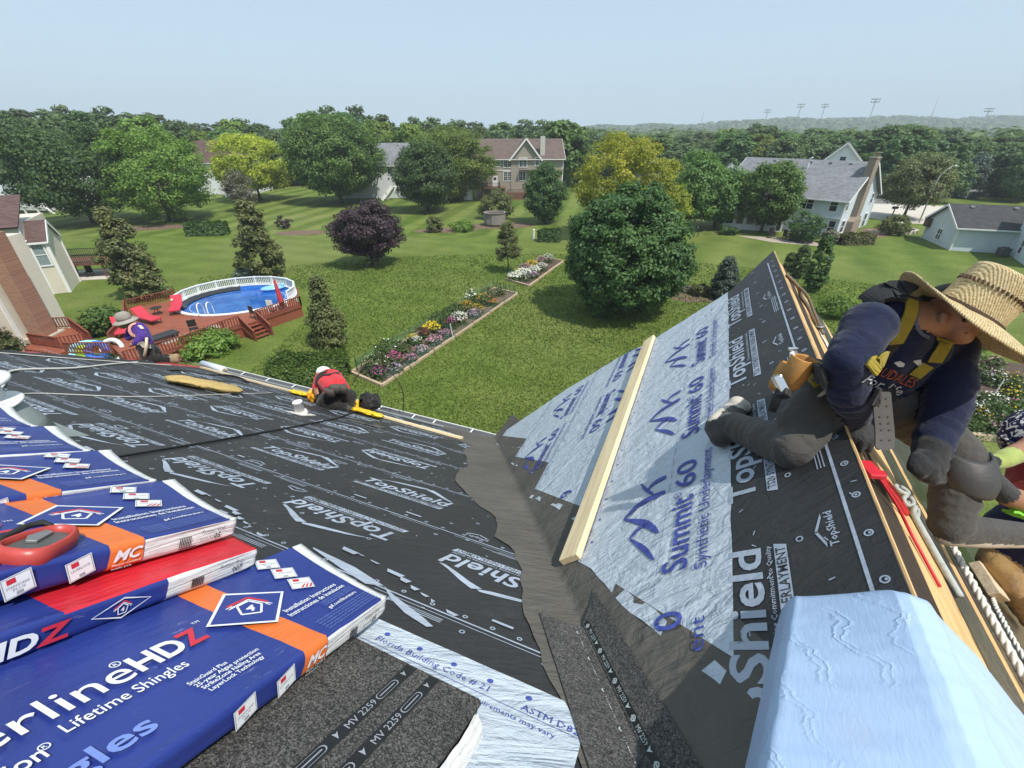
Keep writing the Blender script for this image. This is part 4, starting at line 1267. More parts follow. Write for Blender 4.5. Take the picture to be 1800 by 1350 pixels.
# ropes and lines
def rope_mat(name, a, b):
    t = NT(name); w = t.n('TexWave'); w.inputs['Scale'].default_value = 22; w.inputs['Distortion'].default_value = .6
    w.bands_direction = 'DIAGONAL'; t.l(t.coords('Object'), w.inputs['Vector'])
    t.bsdf(t.ramp(w.outputs['Fac'], [(.2, b), (.6, a)]), .85, 0, .2, t.bump(w.outputs['Fac'], .8, .004)); MATS[name] = t.m; return t.m
M_ROPEW = mat('white_rope', (0.66, 0.64, 0.58), 0.85, .12, 60)
M_ROPEG = mat('grey_rope', (0.38, 0.40, 0.38), 0.85, .25, 60)
def smooth_path(pts, n=8):
    pts = [Vector(p) for p in pts]; out = []
    for i in range(len(pts) - 1):
        p0, p1, p2, p3 = pts[max(i - 1, 0)], pts[i], pts[i + 1], pts[min(i + 2, len(pts) - 1)]
        for k in range(n):
            t = k / n
            out.append(.5 * ((2 * p1) + (p2 - p0) * t + (2 * p0 - 5 * p1 + 4 * p2 - p3) * t * t + (3 * p1 - p0 - 3 * p2 + p3) * t ** 3))
    out.append(pts[-1]); return out
def line_on(name, label, pts, r, m, cat, mw=None, n=8, twist=False):
    mb = MB(); P_ = smooth_path(pts, n)
    if twist:                                        # three strands laid round each other
        ln = [0.0]
        for a, b in zip(P_, P_[1:]): ln.append(ln[-1] + (b - a).length)
        step = r * 1.1; tot = ln[-1]; cnt = int(tot / step)
        def at(d):
            for i in range(len(P_) - 1):
                if d <= ln[i + 1] or i == len(P_) - 2:
                    f = (d - ln[i]) / max(1e-9, ln[i + 1] - ln[i]); return P_[i].lerp(P_[i + 1], f), (P_[i + 1] - P_[i]).normalized()
        for s_ in range(3):
            q = []
            for k in range(cnt + 1):
                p_, t_ = at(tot * k / cnt)
                u_ = t_.cross(Vector((0, 0, 1))).normalized(); w_ = t_.cross(u_)
                a = tot * k / cnt / (r * 7.5) * 2 * math.pi + s_ * 2.094
                q.append(p_ + (u_ * math.cos(a) + w_ * math.sin(a)) * r * .52)
            mb.tube(q, r * .56, 6)
    else: mb.tube(P_, r, 7)
    return put(mb.build(name, m, None, mw or HW.copy(), smooth=True), label, cat)
line_on('air_hose', 'black hose stretched across the black roof towards the red worker', [pm(3.0, 4.95, .02), pm(3.129, 4.491, .02), pm(3.347, 3.641, .02), pm(3.65, 2.6, .02), pm(4.023, 1.486, .02), pm(4.557, .40, .03), pm(4.6, .1, .04), pm(4.35, -.1, .05)], .009, mat('black_hose', (0.012, 0.012, 0.012), .45), 'hose')
line_on('hanging_hose', 'thin black hose looping from the eave up behind the red worker', [Vector((4.98, 4.0, ZE + .1)), Vector((5.1, 4.05, ZE + .45)), Vector((5.15, 4.35, ZE + .75)), Vector((5.1, 4.75, ZE + .7)), Vector((4.9, 4.9, ZE + .45))], .007, mat('black_hose', (0.012, 0.012, 0.012)), 'hose')
line_on('safety_rope', 'pale safety rope running over the black roof to the purple worker', [pm(8.75, 1.0, .15), pm(8.55, 1.15, .03), pm(7.75, 2.10, .02), pm(7.0, 2.93, .02), pm(6.47, 3.70, .02), pm(5.4, 4.2, .02), pm(4.6, 4.75, .03)], .013, M_ROPEW, 'rope')
line_on('thin_line', 'thin pale line across the black roof from the vent pipe to the eave', [pm(4.5, 4.6, .02), pm(5.2, 4.137, .016), pm(5.17, 3.275, .016), pm(5.5, 2.0, .016), pm(5.76, 1.029, .016)], .004, M_ROPEW, 'line')
line_on('thin_line', 'thin pale line along the left end of the black roof', [pm(7.85, 4.6, .02), pm(7.95, 3.4, .02), pm(8.0, 2.4, .02), pm(8.15, 1.4, .02), pm(8.2, 1.0, .02)], .006, M_ROPEW, 'line')
line_on('black_strap', 'black strap lying on the roof between the tan pack and the eave', [pm(7.49, 1.50, .015), pm(7.6, 1.2, .015), pm(7.3, .95, .015), pm(7.45, .62, .015), pm(7.1, .62, .05), pm(6.7, .7, .02)], .018, mat('black_webbing', (0.015, 0.015, 0.016), .7), 'strap')
line_on('climbing_rope', 'thick white twisted rope running from the glove of the straw-hat man down beside the plywood', [pr(2.65, .90, .20), pr(2.45, .98, .06), pr(2.25, 1.04, .035), pr(1.95, 1.06, .03), pr(1.69, 1.06, .03), pr(1.50, 1.07, .03), pr(1.2, 1.09, .03), pr(.8, 1.1, .03)], .0165, M_ROPEW, 'rope', n=12, twist=True)
line_on('climbing_rope', 'white twisted rope on the glossy black slope, right of the thick one', [pr(2.35, 1.60, .02), pr(2.2, 1.52, .02), pr(2.0, 1.50, .02), pr(1.85, 1.53, .02), pr(1.6, 1.56, .02), pr(1.2, 1.6, .02)], .012, M_ROPEW, 'rope', n=12, twist=True)
line_on('grey_cord', 'grey blue cord between the two white ropes', [pr(2.15, 1.25, .015), pr(2.0, 1.30, .015), pr(1.85, 1.30, .015), pr(1.65, 1.31, .015), pr(1.2, 1.3, .015)], .008, M_ROPEG, 'cord')
o = thing('anchor_rope', 'grey knotted rope end lying on the plywood strip beside the red cords', 'rope')
o.matrix_world = HW.copy()
mb = MB(); mb.tube(smooth_path([pr(1.99, .50, .03), pr(1.93, .53, .02), pr(1.86, .545, .018), pr(1.78, .57, .018), pr(1.70, .60, .018), pr(1.58, .66, .018)], 8), [.013] * 41, 8); mb.build('rope_tail', M_ROPEG, o, smooth=True)
mb = MB()
for q in range(3): mb.tube(smooth_path([pr(1.97 - .04 * q + .02 * math.cos(a), .475 + .03 * q + .022 * math.sin(a), .028 + .012 * math.sin(a + q)) for a in np.linspace(0, 5.6, 9)], 3), .0095, 6)
mb.build('knot', M_ROPEG, o, smooth=True)
o = thing('red_cord', 'bright red cords with a flat red clip hooked over the ridge slot', 'cord')
o.matrix_world = HW.copy()
M_REDC = mat('red_cord', (0.52, 0.02, 0.035), .5, .2, 30)
mb = MB(); mb.box(pr(1.60, .05, .03), (.085, .05, .018), Matrix.Rotation(.3, 4, 'Z')); mb.build('clip', M_REDC, o, bevel=.004)
mb = MB(); mb.box(pr(1.66, .13, .035), (.03, .035, .03)); mb.build('clip', M_REDC, o, bevel=.006)
mb = MB()
mb.tube(smooth_path([pr(1.62, .08, .035), pr(1.60, .22, .03), pr(1.56, .33, .016), pr(1.42, .42, .012)], 6), .0055, 6)
mb.tube(smooth_path([pr(1.64, .12, .035), pr(1.68, .26, .03), pr(1.72, .38, .02)], 6), .0075, 6)
mb.tube(smooth_path([pr(1.66, .14, .04), pr(1.73, .28, .035), pr(1.77, .42, .02)], 6), .0065, 6)
mb.build('cord', M_REDC, o, smooth=True)
mb = MB(); mb.add([pr(1.56, .33, .014), pr(1.59, .35, .014), pr(1.39, .435, .014)], [(0, 1, 2)]); mb.build('tape_end', M_REDC, o)
o = thing('ridge_anchor', 'metal roof anchor with rope and clip near the far end of the plywood', 'roof anchor')
o.matrix_world = HW.copy()
mb = MB(); mb.tube(smooth_path([pr(4.15, .02, .03), pr(4.1, .14, .05), pr(4.05, .22, .03), pr(4.0, .30, .03), pr(3.85, .37, .02), pr(3.75, .45, .02)], 6), .015, 6)
mb.tube(smooth_path([pr(4.2, .08, .03), pr(4.0, .2, .07), pr(3.85, .30, .05), pr(3.78, .40, .03)], 6), .010, 6); mb.build('rope', mat('brown_rope', (0.16, 0.12, 0.08), .85, .3, 40), o, smooth=True)
mb = MB(); mb.add([pr(3.75, .40, .012), pr(3.70, .50, .012), pr(3.2, .56, .012), pr(3.2, .47, .012)], [(0, 1, 2, 3)]); mb.build('webbing', mat('white_webbing', (.6, .6, .58), .7), o)
mb = MB(); mb.tube([pr(3.80, .40, .03) + Vector((.03 * math.cos(a), .025 * math.sin(a), 0)) for a in np.linspace(0, 6.28, 12)], .008, 6); mb.build('clip', mat('steel_grey', (0.25, 0.26, 0.26)), o, smooth=True)
# ================================================================== PEOPLE
def mix_cloth(name, col, rough=.8, fold=(6, 30, 10), rot=(0, 0, 0), amt=.5, var=.15):
    t = NT(name); co = t.coords('Object')
    c = t.ramp(t.noise(co, 7, 5, .65), [(.3, shade(col, 1 - var)), (.7, shade(col, 1 + var))])
    f = t.noise(t.coords('Object', fold, rot), 1.0, 5, .6, 1.0)
    n1 = t.bump(f, amt, .02)
    n2 = t.bump(t.noise(co, 320, 2), .12, .002, n1)
    t.bsdf(c, rough, 0, .2, n2, **{'Sheen Weight': .15})
    MATS[name] = t.m; return t.m
M_SKIN = mat('tan_skin', (0.30, 0.150, 0.090), .5, .12, 18, .15, 160, .002)
M_GLOVE = mix_cloth('grey_glove', (0.040, 0.041, 0.043), .75, (40, 40, 40))
M_GLOVED = mix_cloth('dark_glove', (0.016, 0.016, 0.017), .75, (40, 40, 40))

def people_body(name, parent, bones, mats, voxel, fold=.004, smooth=2, seed=0):
    """bones: (p0, r0, p1, r1, material index, fold scale); one continuous skin grown over them"""
    bm = bmesh.new()
    for p0, r0, p1, r1, *_ in bones:
        p0, p1 = Vector(p0), Vector(p1)
        mb = MB(); d = p1 - p0
        n = 5; ax = d.normalized() if d.length > 1e-6 else Vector((0, 0, 1))
        pts, rr = [], []
        for k in range(n + 1):
            a = math.pi / 2 * k / n; pts.append(p0 - ax * r0 * math.cos(a)); rr.append(max(1e-4, r0 * math.sin(a)))
        for k in range(n + 1):
            a = math.pi / 2 * k / n; pts.append(p1 + ax * r1 * math.sin(a)); rr.append(max(1e-4, r1 * math.cos(a)))
        mb.tube(pts, rr, 14)
        me = mb.mesh('b', M_SKIN); bm.from_mesh(me); bpy.data.meshes.remove(me)
    me = bpy.data.meshes.new('b'); bm.to_mesh(me); bm.free()
    o = bpy.data.objects.new('b', me); COL.objects.link(o)
    md = o.modifiers.new('r', 'REMESH'); md.mode = 'VOXEL'; md.voxel_size = voxel
    if smooth:
        sm_ = o.modifiers.new('s', 'SMOOTH'); sm_.iterations = smooth; sm_.factor = .5
    dg = bpy.context.evaluated_depsgraph_get()
    out = bpy.data.meshes.new_from_object(o.evaluated_get(dg))
    bpy.data.objects.remove(o, do_unlink=True); bpy.data.meshes.remove(me)
    nv = len(out.vertices)
    co = np.empty(nv * 3, np.float32); out.vertices.foreach_get('co', co); co = co.reshape(-1, 3)
    no = np.empty(nv * 3, np.float32); out.vertices.foreach_get('normal', no); no = no.reshape(-1, 3)
    best = np.full(nv, 1e9); idx = np.zeros(nv, np.int32)
    for i, b in enumerate(bones):
        p0, p1 = np.array(b[0]), np.array(b[2]); d = p1 - p0; L2 = max(1e-9, d @ d)
        t = np.clip(((co - p0) @ d) / L2, 0, 1)
        dist = np.linalg.norm(co - (p0 + t[:, None] * d), axis=1) - (b[1] + (b[3] - b[1]) * t)
        m = dist < best; best[m] = dist[m]; idx[m] = i
    # folds: ripples running round the limb they belong to
    if fold:
        h = np.zeros(nv)
        for i, b in enumerate(bones):
            k = b[5] if len(b) > 5 else 0
            if not k: continue
            sel = np.where(idx == i)[0]
            ax = Vector(b[2]) - Vector(b[0]); ax = ax.normalized() if ax.length > 1e-6 else Vector((0, 0, 1))
            for j in sel:
                p_ = Vector(co[j]); a = p_.dot(ax)
                q = p_ * 4.5 + ax * (a * k)
                h[j] = nz(q.x + seed, q.y, q.z) + .5 * nz(q.x * 2.1, q.y * 2.1 + seed, q.z * 2.1)
        out.vertices.foreach_set('co', (co + no * (h * fold)[:, None]).astype(np.float32).reshape(-1))
    mi = np.array([b[4] for b in bones], np.int32)[idx]
    npoly = len(out.polygons)
    ls = np.empty(npoly, np.int32); out.polygons.foreach_get('loop_start', ls)
    vi = np.empty(len(out.loops), np.int32); out.loops.foreach_get('vertex_index', vi)
    out.materials.clear()
    for m in mats: out.materials.append(m)
    out.polygons.foreach_set('material_index', mi[vi[ls]])
    out.polygons.foreach_set('use_smooth', [True] * npoly)
    out.update(); out.name = name
    from mathutils.bvhtree import BVHTree
    bv = BVHTree.FromPolygons([Vector(v.co) for v in out.vertices], [tuple(p.vertices) for p in out.polygons])
    return link(name, out, parent), bv

def strap(name, bv, pts, w, m, parent, lift=.005, thick=.004, n=10, eye=None):
    """webbing laid on the body along a path"""
    P_ = smooth_path(pts, n); L, Rr = [], []; mb = MB(); vs = []
    loc = []
    for p in P_:
        l = None
        if eye is not None:                          # lay it on the side of the body turned to that point
            l, nn, _, d = bv.ray_cast(eye, (p - eye).normalized())
        if l is None: l, nn, _, d = bv.find_nearest(p)
        loc.append((l + nn * lift, nn))
    for i, (l, nn) in enumerate(loc):
        t = (loc[min(i + 1, len(loc) - 1)][0] - loc[max(i - 1, 0)][0]).normalized()
        s = nn.cross(t).normalized()
        vs += [l + s * w / 2, l - s * w / 2, l - s * w / 2 + nn * thick, l + s * w / 2 + nn * thick]
    k = len(loc)
    fs = []
    for i in range(k - 1):
        a = i * 4
        for j in range(4): fs.append((a + j, a + (j + 1) % 4, a + 4 + (j + 1) % 4, a + 4 + j))
    fs += [(3, 2, 1, 0), (k * 4 - 4, k * 4 - 3, k * 4 - 2, k * 4 - 1)]
    mb.add(vs, fs)
    return mb.build(name, m, parent, smooth=False)

def fingers(bones, wrist, knuck, tips, r, mi, curl):
    """five separate fingers: knuck/tips lists; curl = offset of the middle joint"""
    for k, t, rr in zip(knuck, tips, r):
        k, t = Vector(k), Vector(t); m = k.lerp(t, .5) + Vector(curl)
        bones.append((k, rr * 1.12, m, rr, mi)); bones.append((m, rr, t, rr * .82, mi))
    for k, rr in zip(knuck[:4], r[:4]): bones.append((Vector(wrist).lerp(Vector(k), .15), .020, k, rr * 1.25, mi))

# --- the man in the straw hat, kneeling astride the ridge
man = thing('person', 'man in a wide straw hat and navy shirt kneeling astride the roof ridge', 'person', (1.361, 1.521, 10.673))
mi = man.matrix_world.inverted() if False else Matrix.Translation(-Vector(man.location))
M_NAVYS = mix_cloth('navy_shirt', (0.008, 0.0125, 0.038), .85, (9, 9, 26), (0, .4, 0), .55)
M_SHIRTF = M_NAVYS
M_PANTS = mix_cloth('dark_grey_work_trousers', (0.066, 0.061, 0.056), .85, (10, 24, 16), (.5, 0, .4), .7)
M_SHOE = mix_cloth('grey_trainer', (0.060, 0.056, 0.052), .7, (30, 30, 30))
M_SOLE = mat('pale_sole', (0.50, 0.45, 0.38), .6, .15, 20)
M_HAIR = mat('black_hair', (0.012, 0.010, 0.009), .6, .2, 60)
def L(p): return Vector(p) - Vector(man.location)
B = []
def bone(a, ra, b, rb, m, f=0): B.append((L(a), ra, L(b), rb, m, f))
# 0 shirt 1 trousers 2 skin 3 glove 4 shoe 5 sole 6 dark glove 7 hair
# torso: broad across the chest, bent well forward
bone((1.374, 1.601, 10.652), .110, (1.614, 1.638, 10.596), .105, 1, 7)
bone((1.374, 1.631, 10.705), .092, (1.412, 1.623, 10.894), .100, 0, 8)
bone((1.561, 1.613, 10.715), .090, (1.601, 1.607, 10.867), .105, 0, 8)
bone((1.458, 1.609, 10.707), .088, (1.507, 1.604, 10.902), .108, 0, 6)
bone((1.413, 1.603, 10.940), .095, (1.689, 1.632, 10.870), .090, 0, 6)
bone((1.434, 1.615, 11.001), .078, (1.640, 1.626, 10.941), .070, 0, 4)
# right arm, propped straight down on the plywood
bone((1.296, 1.516, 10.990), .086, (1.172, 1.399, 10.905), .076, 0, 9)
bone((1.172, 1.399, 10.905), .076, (1.216, 1.396, 10.778), .069, 0, 14)
bone((1.216, 1.396, 10.778), .068, (1.341, 1.456, 10.640), .050, 0, 18)
bone((1.341, 1.456, 10.640), .042, (1.383, 1.471, 10.586), .040, 3)
bone((1.376, 1.470, 10.584), .032, (1.382, 1.450, 10.568), .030, 3)
bone((1.410, 1.468, 10.580), .030, (1.414, 1.449, 10.566), .028, 3)
fingers(B, L((1.396, 1.482, 10.584)), [L(q) for q in ((1.345, 1.439, 10.570), (1.362, 1.427, 10.568), (1.387, 1.426, 10.566), (1.419, 1.434, 10.560))],
        [L(q) for q in ((1.339, 1.420, 10.515), (1.370, 1.405, 10.510), (1.406, 1.403, 10.506), (1.452, 1.415, 10.507))], (.0165, .0175, .0175, .0155), 3, (0, -.010, .014))
B.append((L((1.356, 1.465, 10.574)), .019, L((1.341, 1.457, 10.541)), .016, 3)); B.append((L((1.341, 1.457, 10.541)), .016, L((1.336, 1.442, 10.515)), .014, 3))
# left arm, hanging to the rope
bone((1.755, 1.626, 10.858), .082, (1.711, 1.508, 10.732), .080, 0, 9)
bone((1.711, 1.508, 10.732), .080, (1.656, 1.424, 10.624), .074, 0, 16)
bone((1.656, 1.424, 10.624), .073, (1.579, 1.340, 10.557), .060, 0, 18)
bone((1.558, 1.322, 10.566), .056, (1.529, 1.292, 10.553), .052, 6)
bone((1.498, 1.270, 10.555), .046, (1.550, 1.281, 10.535), .044, 6)
fingers(B, L((1.533, 1.298, 10.564)), [L(q) for q in ((1.450, 1.244, 10.571), (1.459, 1.227, 10.560), (1.481, 1.222, 10.551), (1.525, 1.237, 10.538))],
        [L(q) for q in ((1.487, 1.265, 10.506), (1.508, 1.258, 10.493), (1.531, 1.255, 10.488), (1.566, 1.263, 10.483))], (.021, .022, .022, .020), 6, (-.004, -.022, -.002))
B.append((L((1.451, 1.260, 10.579)), .024, L((1.425, 1.232, 10.560)), .022, 6)); B.append((L((1.425, 1.232, 10.560)), .021, L((1.436, 1.209, 10.549)), .018, 6))
# right leg: thigh forward and down, knee on the black sheet, shin back over the blue sheet
bone((1.355, 1.587, 10.627), .112, (1.233, 1.498, 10.551), .100, 1, 9)
bone((1.289, 1.583, 10.662), .10, (1.182, 1.503, 10.561), .09, 1, 9)
bone((1.233, 1.498, 10.551), .100, (1.124, 1.428, 10.489), .082, 1, 12)
bone((1.124, 1.428, 10.489), .086, (1.117, 1.596, 10.421), .080, 1, 12)
bone((1.117, 1.596, 10.421), .078, (1.096, 1.766, 10.356), .072, 1, 14)
bone((1.094, 1.797, 10.349), .066, (1.056, 1.846, 10.314), .060, 4)
bone((1.033, 1.840, 10.304), .064, (1.026, 1.785, 10.288), .052, 4)
bone((1.084, 1.860, 10.339), .050, (1.193, 1.967, 10.345), .046, 4)
bone((1.022, 1.854, 10.329), .040, (1.180, 1.987, 10.360), .036, 5)
bone((1.160, 1.947, 10.371), .048, (1.200, 1.959, 10.350), .040, 5)
# left leg: knee up on the far slope, foot flat
bone((1.602, 1.611, 10.589), .115, (1.810, 1.568, 10.472), .10, 1, 9)
bone((1.810, 1.568, 10.472), .10, (1.882, 1.488, 10.412), .088, 1, 9)
bone((1.872, 1.473, 10.406), .088, (1.843, 1.390, 10.281), .085, 1, 14)
bone((1.843, 1.390, 10.281), .085, (1.810, 1.315, 10.189), .074, 1, 18)
bone((1.829, 1.349, 10.209), .06, (1.896, 1.334, 10.182), .05, 1, 16)
bone((1.790, 1.299, 10.180), .058, (1.956, 1.311, 10.161), .054, 4)
bone((1.956, 1.311, 10.161), .054, (2.144, 1.318, 10.133), .046, 4)
bone((1.776, 1.283, 10.152), .036, (1.956, 1.291, 10.126), .034, 5)
bone((1.956, 1.291, 10.126), .034, (2.191, 1.310, 10.098), .030, 5)
# neck and head, looking down to the right
bone((1.511, 1.583, 10.986), .066, (1.586, 1.564, 10.993), .060, 2)
bone((1.633, 1.577, 11.015), .088, (1.650, 1.553, 11.015), .084, 2)
bone((1.633, 1.541, 10.952), .045, (1.645, 1.505, 10.950), .034, 2)
bone((1.630, 1.508, 10.975), .040, (1.651, 1.512, 10.982), .034, 2)
bone((1.648, 1.505, 11.001), .014, (1.658, 1.487, 10.988), .015, 2)
bone((1.647, 1.494, 10.970), .010, (1.661, 1.493, 10.968), .010, 2)
bone((1.535, 1.497, 11.027), .018, (1.526, 1.487, 11.010), .014, 2)
bone((1.603, 1.618, 11.007), .070, (1.635, 1.609, 11.032), .080, 7)
body, bv = people_body('body', man, B, [M_NAVYS, M_PANTS, M_SKIN, M_GLOVE, M_SHOE, M_SOLE, M_GLOVED, M_HAIR], .0085, .0085, 3, 3.0)
EYE = L((0, 0, 11.6))
# eye, brow and mouth
mb = MB(); mb.tube([L((1.614, 1.473, 10.974)), L((1.631, 1.474, 10.972)), L((1.651, 1.480, 10.967))], .0035, 6); mb.build('mouth', mat('lip', (0.20, 0.07, 0.05), .5), man, smooth=True)
mb = MB(); mb.lathe([(.001, -.008), (.008, -.004), (.010, 0), (.008, .004), (.001, .008)], 10, Matrix.Translation(L((1.589, 1.472, 11.022)))); mb.build('eye', mat('eye_dark', (0.03, 0.02, 0.015), .2), man, smooth=True)
mb = MB(); mb.tube([L((1.582, 1.485, 11.032)), L((1.590, 1.476, 11.036)), L((1.617, 1.484, 11.024))], .0045, 6); mb.build('eyebrow', M_HAIR, man, smooth=True)
# straw hat
ax, fr_ = Vector((0.4896, 0.0119, 0.8719)), Vector((0.8206, -0.4415, -0.3629))
fr_ = (fr_ - ax * fr_.dot(ax)).normalized(); sd_ = ax.cross(fr_)
HM = frame_mat(L((1.626, 1.512, 11.022)), fr_, sd_, ax)
t = NT('woven_straw'); co = t.coords('Object')
wv = t.n('TexWave'); wv.wave_type = 'RINGS'; wv.rings_direction = 'Z'; wv.inputs['Scale'].default_value = 42; wv.inputs['Distortion'].default_value = 3.0; wv.inputs['Detail'].default_value = 2; wv.inputs['Detail Scale'].default_value = 6; t.l(co, wv.inputs['Vector'])
g2 = t.noise(t.coords('Object', (90, 90, 160)), 1.0, 4, .75, .5)
cc = t.ramp(t.math('ADD', t.math('MULTIPLY', wv.outputs['Fac'], .22), t.math('MULTIPLY', g2, .78)), [(.28, (0.24, 0.16, 0.07)), (.47, (0.56, 0.43, 0.22)), (.72, (0.76, 0.64, 0.40))])
t.bsdf(cc, .65, 0, .3, t.bump(t.math('ADD', wv.outputs['Fac'], g2), .7, .006)); M_STRAW = t.m
mb = MB()
def brim(a, b):
    th = a * 2 * math.pi; r = .095 + (.236 - .095) * b
    z = .004 + .020 * b ** 2 * math.cos(2 * th) - .030 * b ** 1.6 + .030 * max(0, -math.cos(th)) ** 2 * b ** 2 - .028 * max(0, math.cos(th)) ** 2 * b ** 2 + .004 * nz(math.cos(th) * 3, math.sin(th) * 3, b * 3)
    return HM @ Vector((r * math.cos(th) * 1.05, r * math.sin(th) * .95, z))
mb.grid(brim, 72, 14)
bo = mb.build('hat_brim', M_STRAW, man, smooth=True)
sd2 = bo.modifiers.new('t', 'SOLIDIFY'); sd2.thickness = .006; sd2.offset = -1
mb = MB()
def crown(a, b):
    th = a * 2 * math.pi
    if b < .62: r = .100 - .010 * b; z = .19 * b / .62 * .80
    else:
        q = (b - .62) / .38; r = .094 * math.cos(q * math.pi / 2) ** .75; z = .152 + .030 * math.sin(q * math.pi / 2) - .030 * q ** 3 * (.6 + .4 * math.cos(th))
    r *= 1 + .020 * nz(math.cos(th) * 2, math.sin(th) * 2, b * 3)
    return HM @ Vector((r * math.cos(th) * 1.10, r * math.sin(th) * .92, z))
mb.grid(crown, 56, 26)
mb.build('hat_crown', M_STRAW, man, smooth=True)
for zb, nm, hh in ((.012, 'hat_band', .010), (.100, 'hat_openwork', .012)):
    mb = MB(); nseg = 1 if nm == 'hat_band' else 44
    if nseg == 1:
        mb.lathe([(.1035, zb - hh), (.1055, zb), (.1030, zb + hh)], 48, HM @ Matrix.Diagonal((1.10, .92, 1, 1)), cap=False)
    else:
        for k in range(44):
            th = 2 * math.pi * k / 44
            c0 = HM @ Vector((.0985 * math.cos(th) * 1.10, .0985 * math.sin(th) * .92, zb))
            mb.box(c0, (.007, .005, .013), (HM.to_3x3() @ Matrix.Rotation(th, 3, 'Z') @ Matrix.Rotation(.5, 3, 'X')).to_4x4())
    o_ = mb.build(nm, mat('dark_straw_band', (0.075, 0.04, 0.022), .7, .3, 40), man, smooth=nseg == 1)
    if nseg > 1: o_['kind'] = 'stuff'
# harness, belt, pouch, tools
M_YWEB = mix_cloth('yellow_webbing', (0.27, 0.21, 0.022), .7, (60, 60, 60), amt=.2, var=.25)
M_BWEB = mix_cloth('black_webbing_cloth', (0.016, 0.016, 0.018), .7, (60, 60, 60), amt=.2)
strap('shoulder_strap', bv, [L(q) for q in ((1.387, 1.501, 11.085), (1.334, 1.427, 11.076), (1.297, 1.383, 11.039), (1.250, 1.337, 10.998))], .048, M_YWEB, man, .006, .006, 10, EYE)
strap('shoulder_strap', bv, [L(q) for q in ((1.250, 1.339, 11.001), (1.252, 1.355, 10.948), (1.268, 1.388, 10.906))], .050, M_BWEB, man, .005, .005, 10, EYE)
strap('shoulder_strap', bv, [L(q) for q in ((1.238, 1.349, 10.938), (1.228, 1.356, 10.909), (1.232, 1.371, 10.875))], .052, M_YWEB, man, .010, .008, 10, EYE)
strap('shoulder_strap', bv, [L(q) for q in ((1.538, 1.455, 10.963), (1.493, 1.414, 10.951), (1.448, 1.373, 10.940), (1.442, 1.370, 10.915))], .046, M_YWEB, man, .008, .006, 10, EYE)
strap('chest_strap', bv, [L(q) for q in ((1.414, 1.356, 10.909), (1.418, 1.373, 10.879), (1.421, 1.389, 10.847))], .045, M_YWEB, man, .006, .004, 10, EYE)
strap('collar', bv, [L(q) for q in ((1.451, 1.528, 11.050), (1.398, 1.460, 11.033), (1.383, 1.410, 11.005), (1.414, 1.400, 10.987))], .012, mat('grey_collar', (.09, .11, .15), .8), man, .004, .004, 10, EYE)
strap('back_pad', bv, [L(q) for q in ((1.364, 1.618, 11.007), (1.370, 1.611, 11.076), (1.403, 1.585, 11.112), (1.439, 1.558, 11.104))], .10, M_BWEB, man, .010, .016)
strap('belt', bv, [L(q) for q in ((1.177, 1.561, 10.805), (1.177, 1.479, 10.803), (1.182, 1.486, 10.775))], .075, M_BWEB, man, .012, .012, 10, EYE)
strap('belt', bv, [L(q) for q in ((1.324, 1.424, 10.746), (1.364, 1.422, 10.743), (1.442, 1.459, 10.726))], .06, M_BWEB, man, .012, .012, 6, EYE)
strap('hip_pad', bv, [L(q) for q in ((1.184, 1.557, 10.777), (1.165, 1.491, 10.782), (1.175, 1.458, 10.766))], .07, M_YWEB, man, .022, .012, 10, EYE)
mb = MB(); mb.box((0, 0, 0), (.040, .012, .050), Matrix.Rotation(.3, 4, 'Y')); mb.build('buckle', M_ALU, man, Matrix.Translation(L((1.270, 1.372, 10.775))), bevel=.003)
# long belt tail with punched holes hanging in front
tail = [(1.341, 1.394, 10.774), (1.331, 1.342, 10.722), (1.320, 1.290, 10.672), (1.299, 1.238, 10.632)]
mb = MB(); vs = []
tl = smooth_path([L(q) for q in tail], 6)
for i, p in enumerate(tl):
    f = i / (len(tl) - 1); w_ = .034 if f < .88 else .034 * math.sqrt(max(.02, 1 - ((f - .88) / .12) ** 2))
    vs += [p + Vector((w_, 0, 0)), p - Vector((w_, 0, 0)), p - Vector((w_, -.006, 0)), p + Vector((w_, .006, 0))]
mb.add(vs, [(i * 4 + j, i * 4 + (j + 1) % 4, i * 4 + 4 + (j + 1) % 4, i * 4 + 4 + j) for i in range(len(tl) - 1) for j in range(4)])
bt = mb.build('belt_tail', mat('dark_leather', (0.038, 0.032, 0.028), .6, .2, 20), man)
mb = MB()
for f in (.14, .27, .40, .53, .66, .79):
    p = tl[int(f * (len(tl) - 1))]
    for s in (-1, 1):
        mb.lathe([(.0045, -.001), (.0045, .001)], 8, Matrix.Translation(p + Vector((s * .014, -.0055, 0))) @ Matrix.Rotation(R(90), 4, 'X'))
mb.build('belt_hole', M_ALU if False else mat('eyelet', (.16, .15, .14), .4, metal=.4), man)['kind'] = 'stuff'
M_TAN = mat('tan_leather', (0.40, 0.200, 0.055), .6, .25, 16, .4, 70, .004)
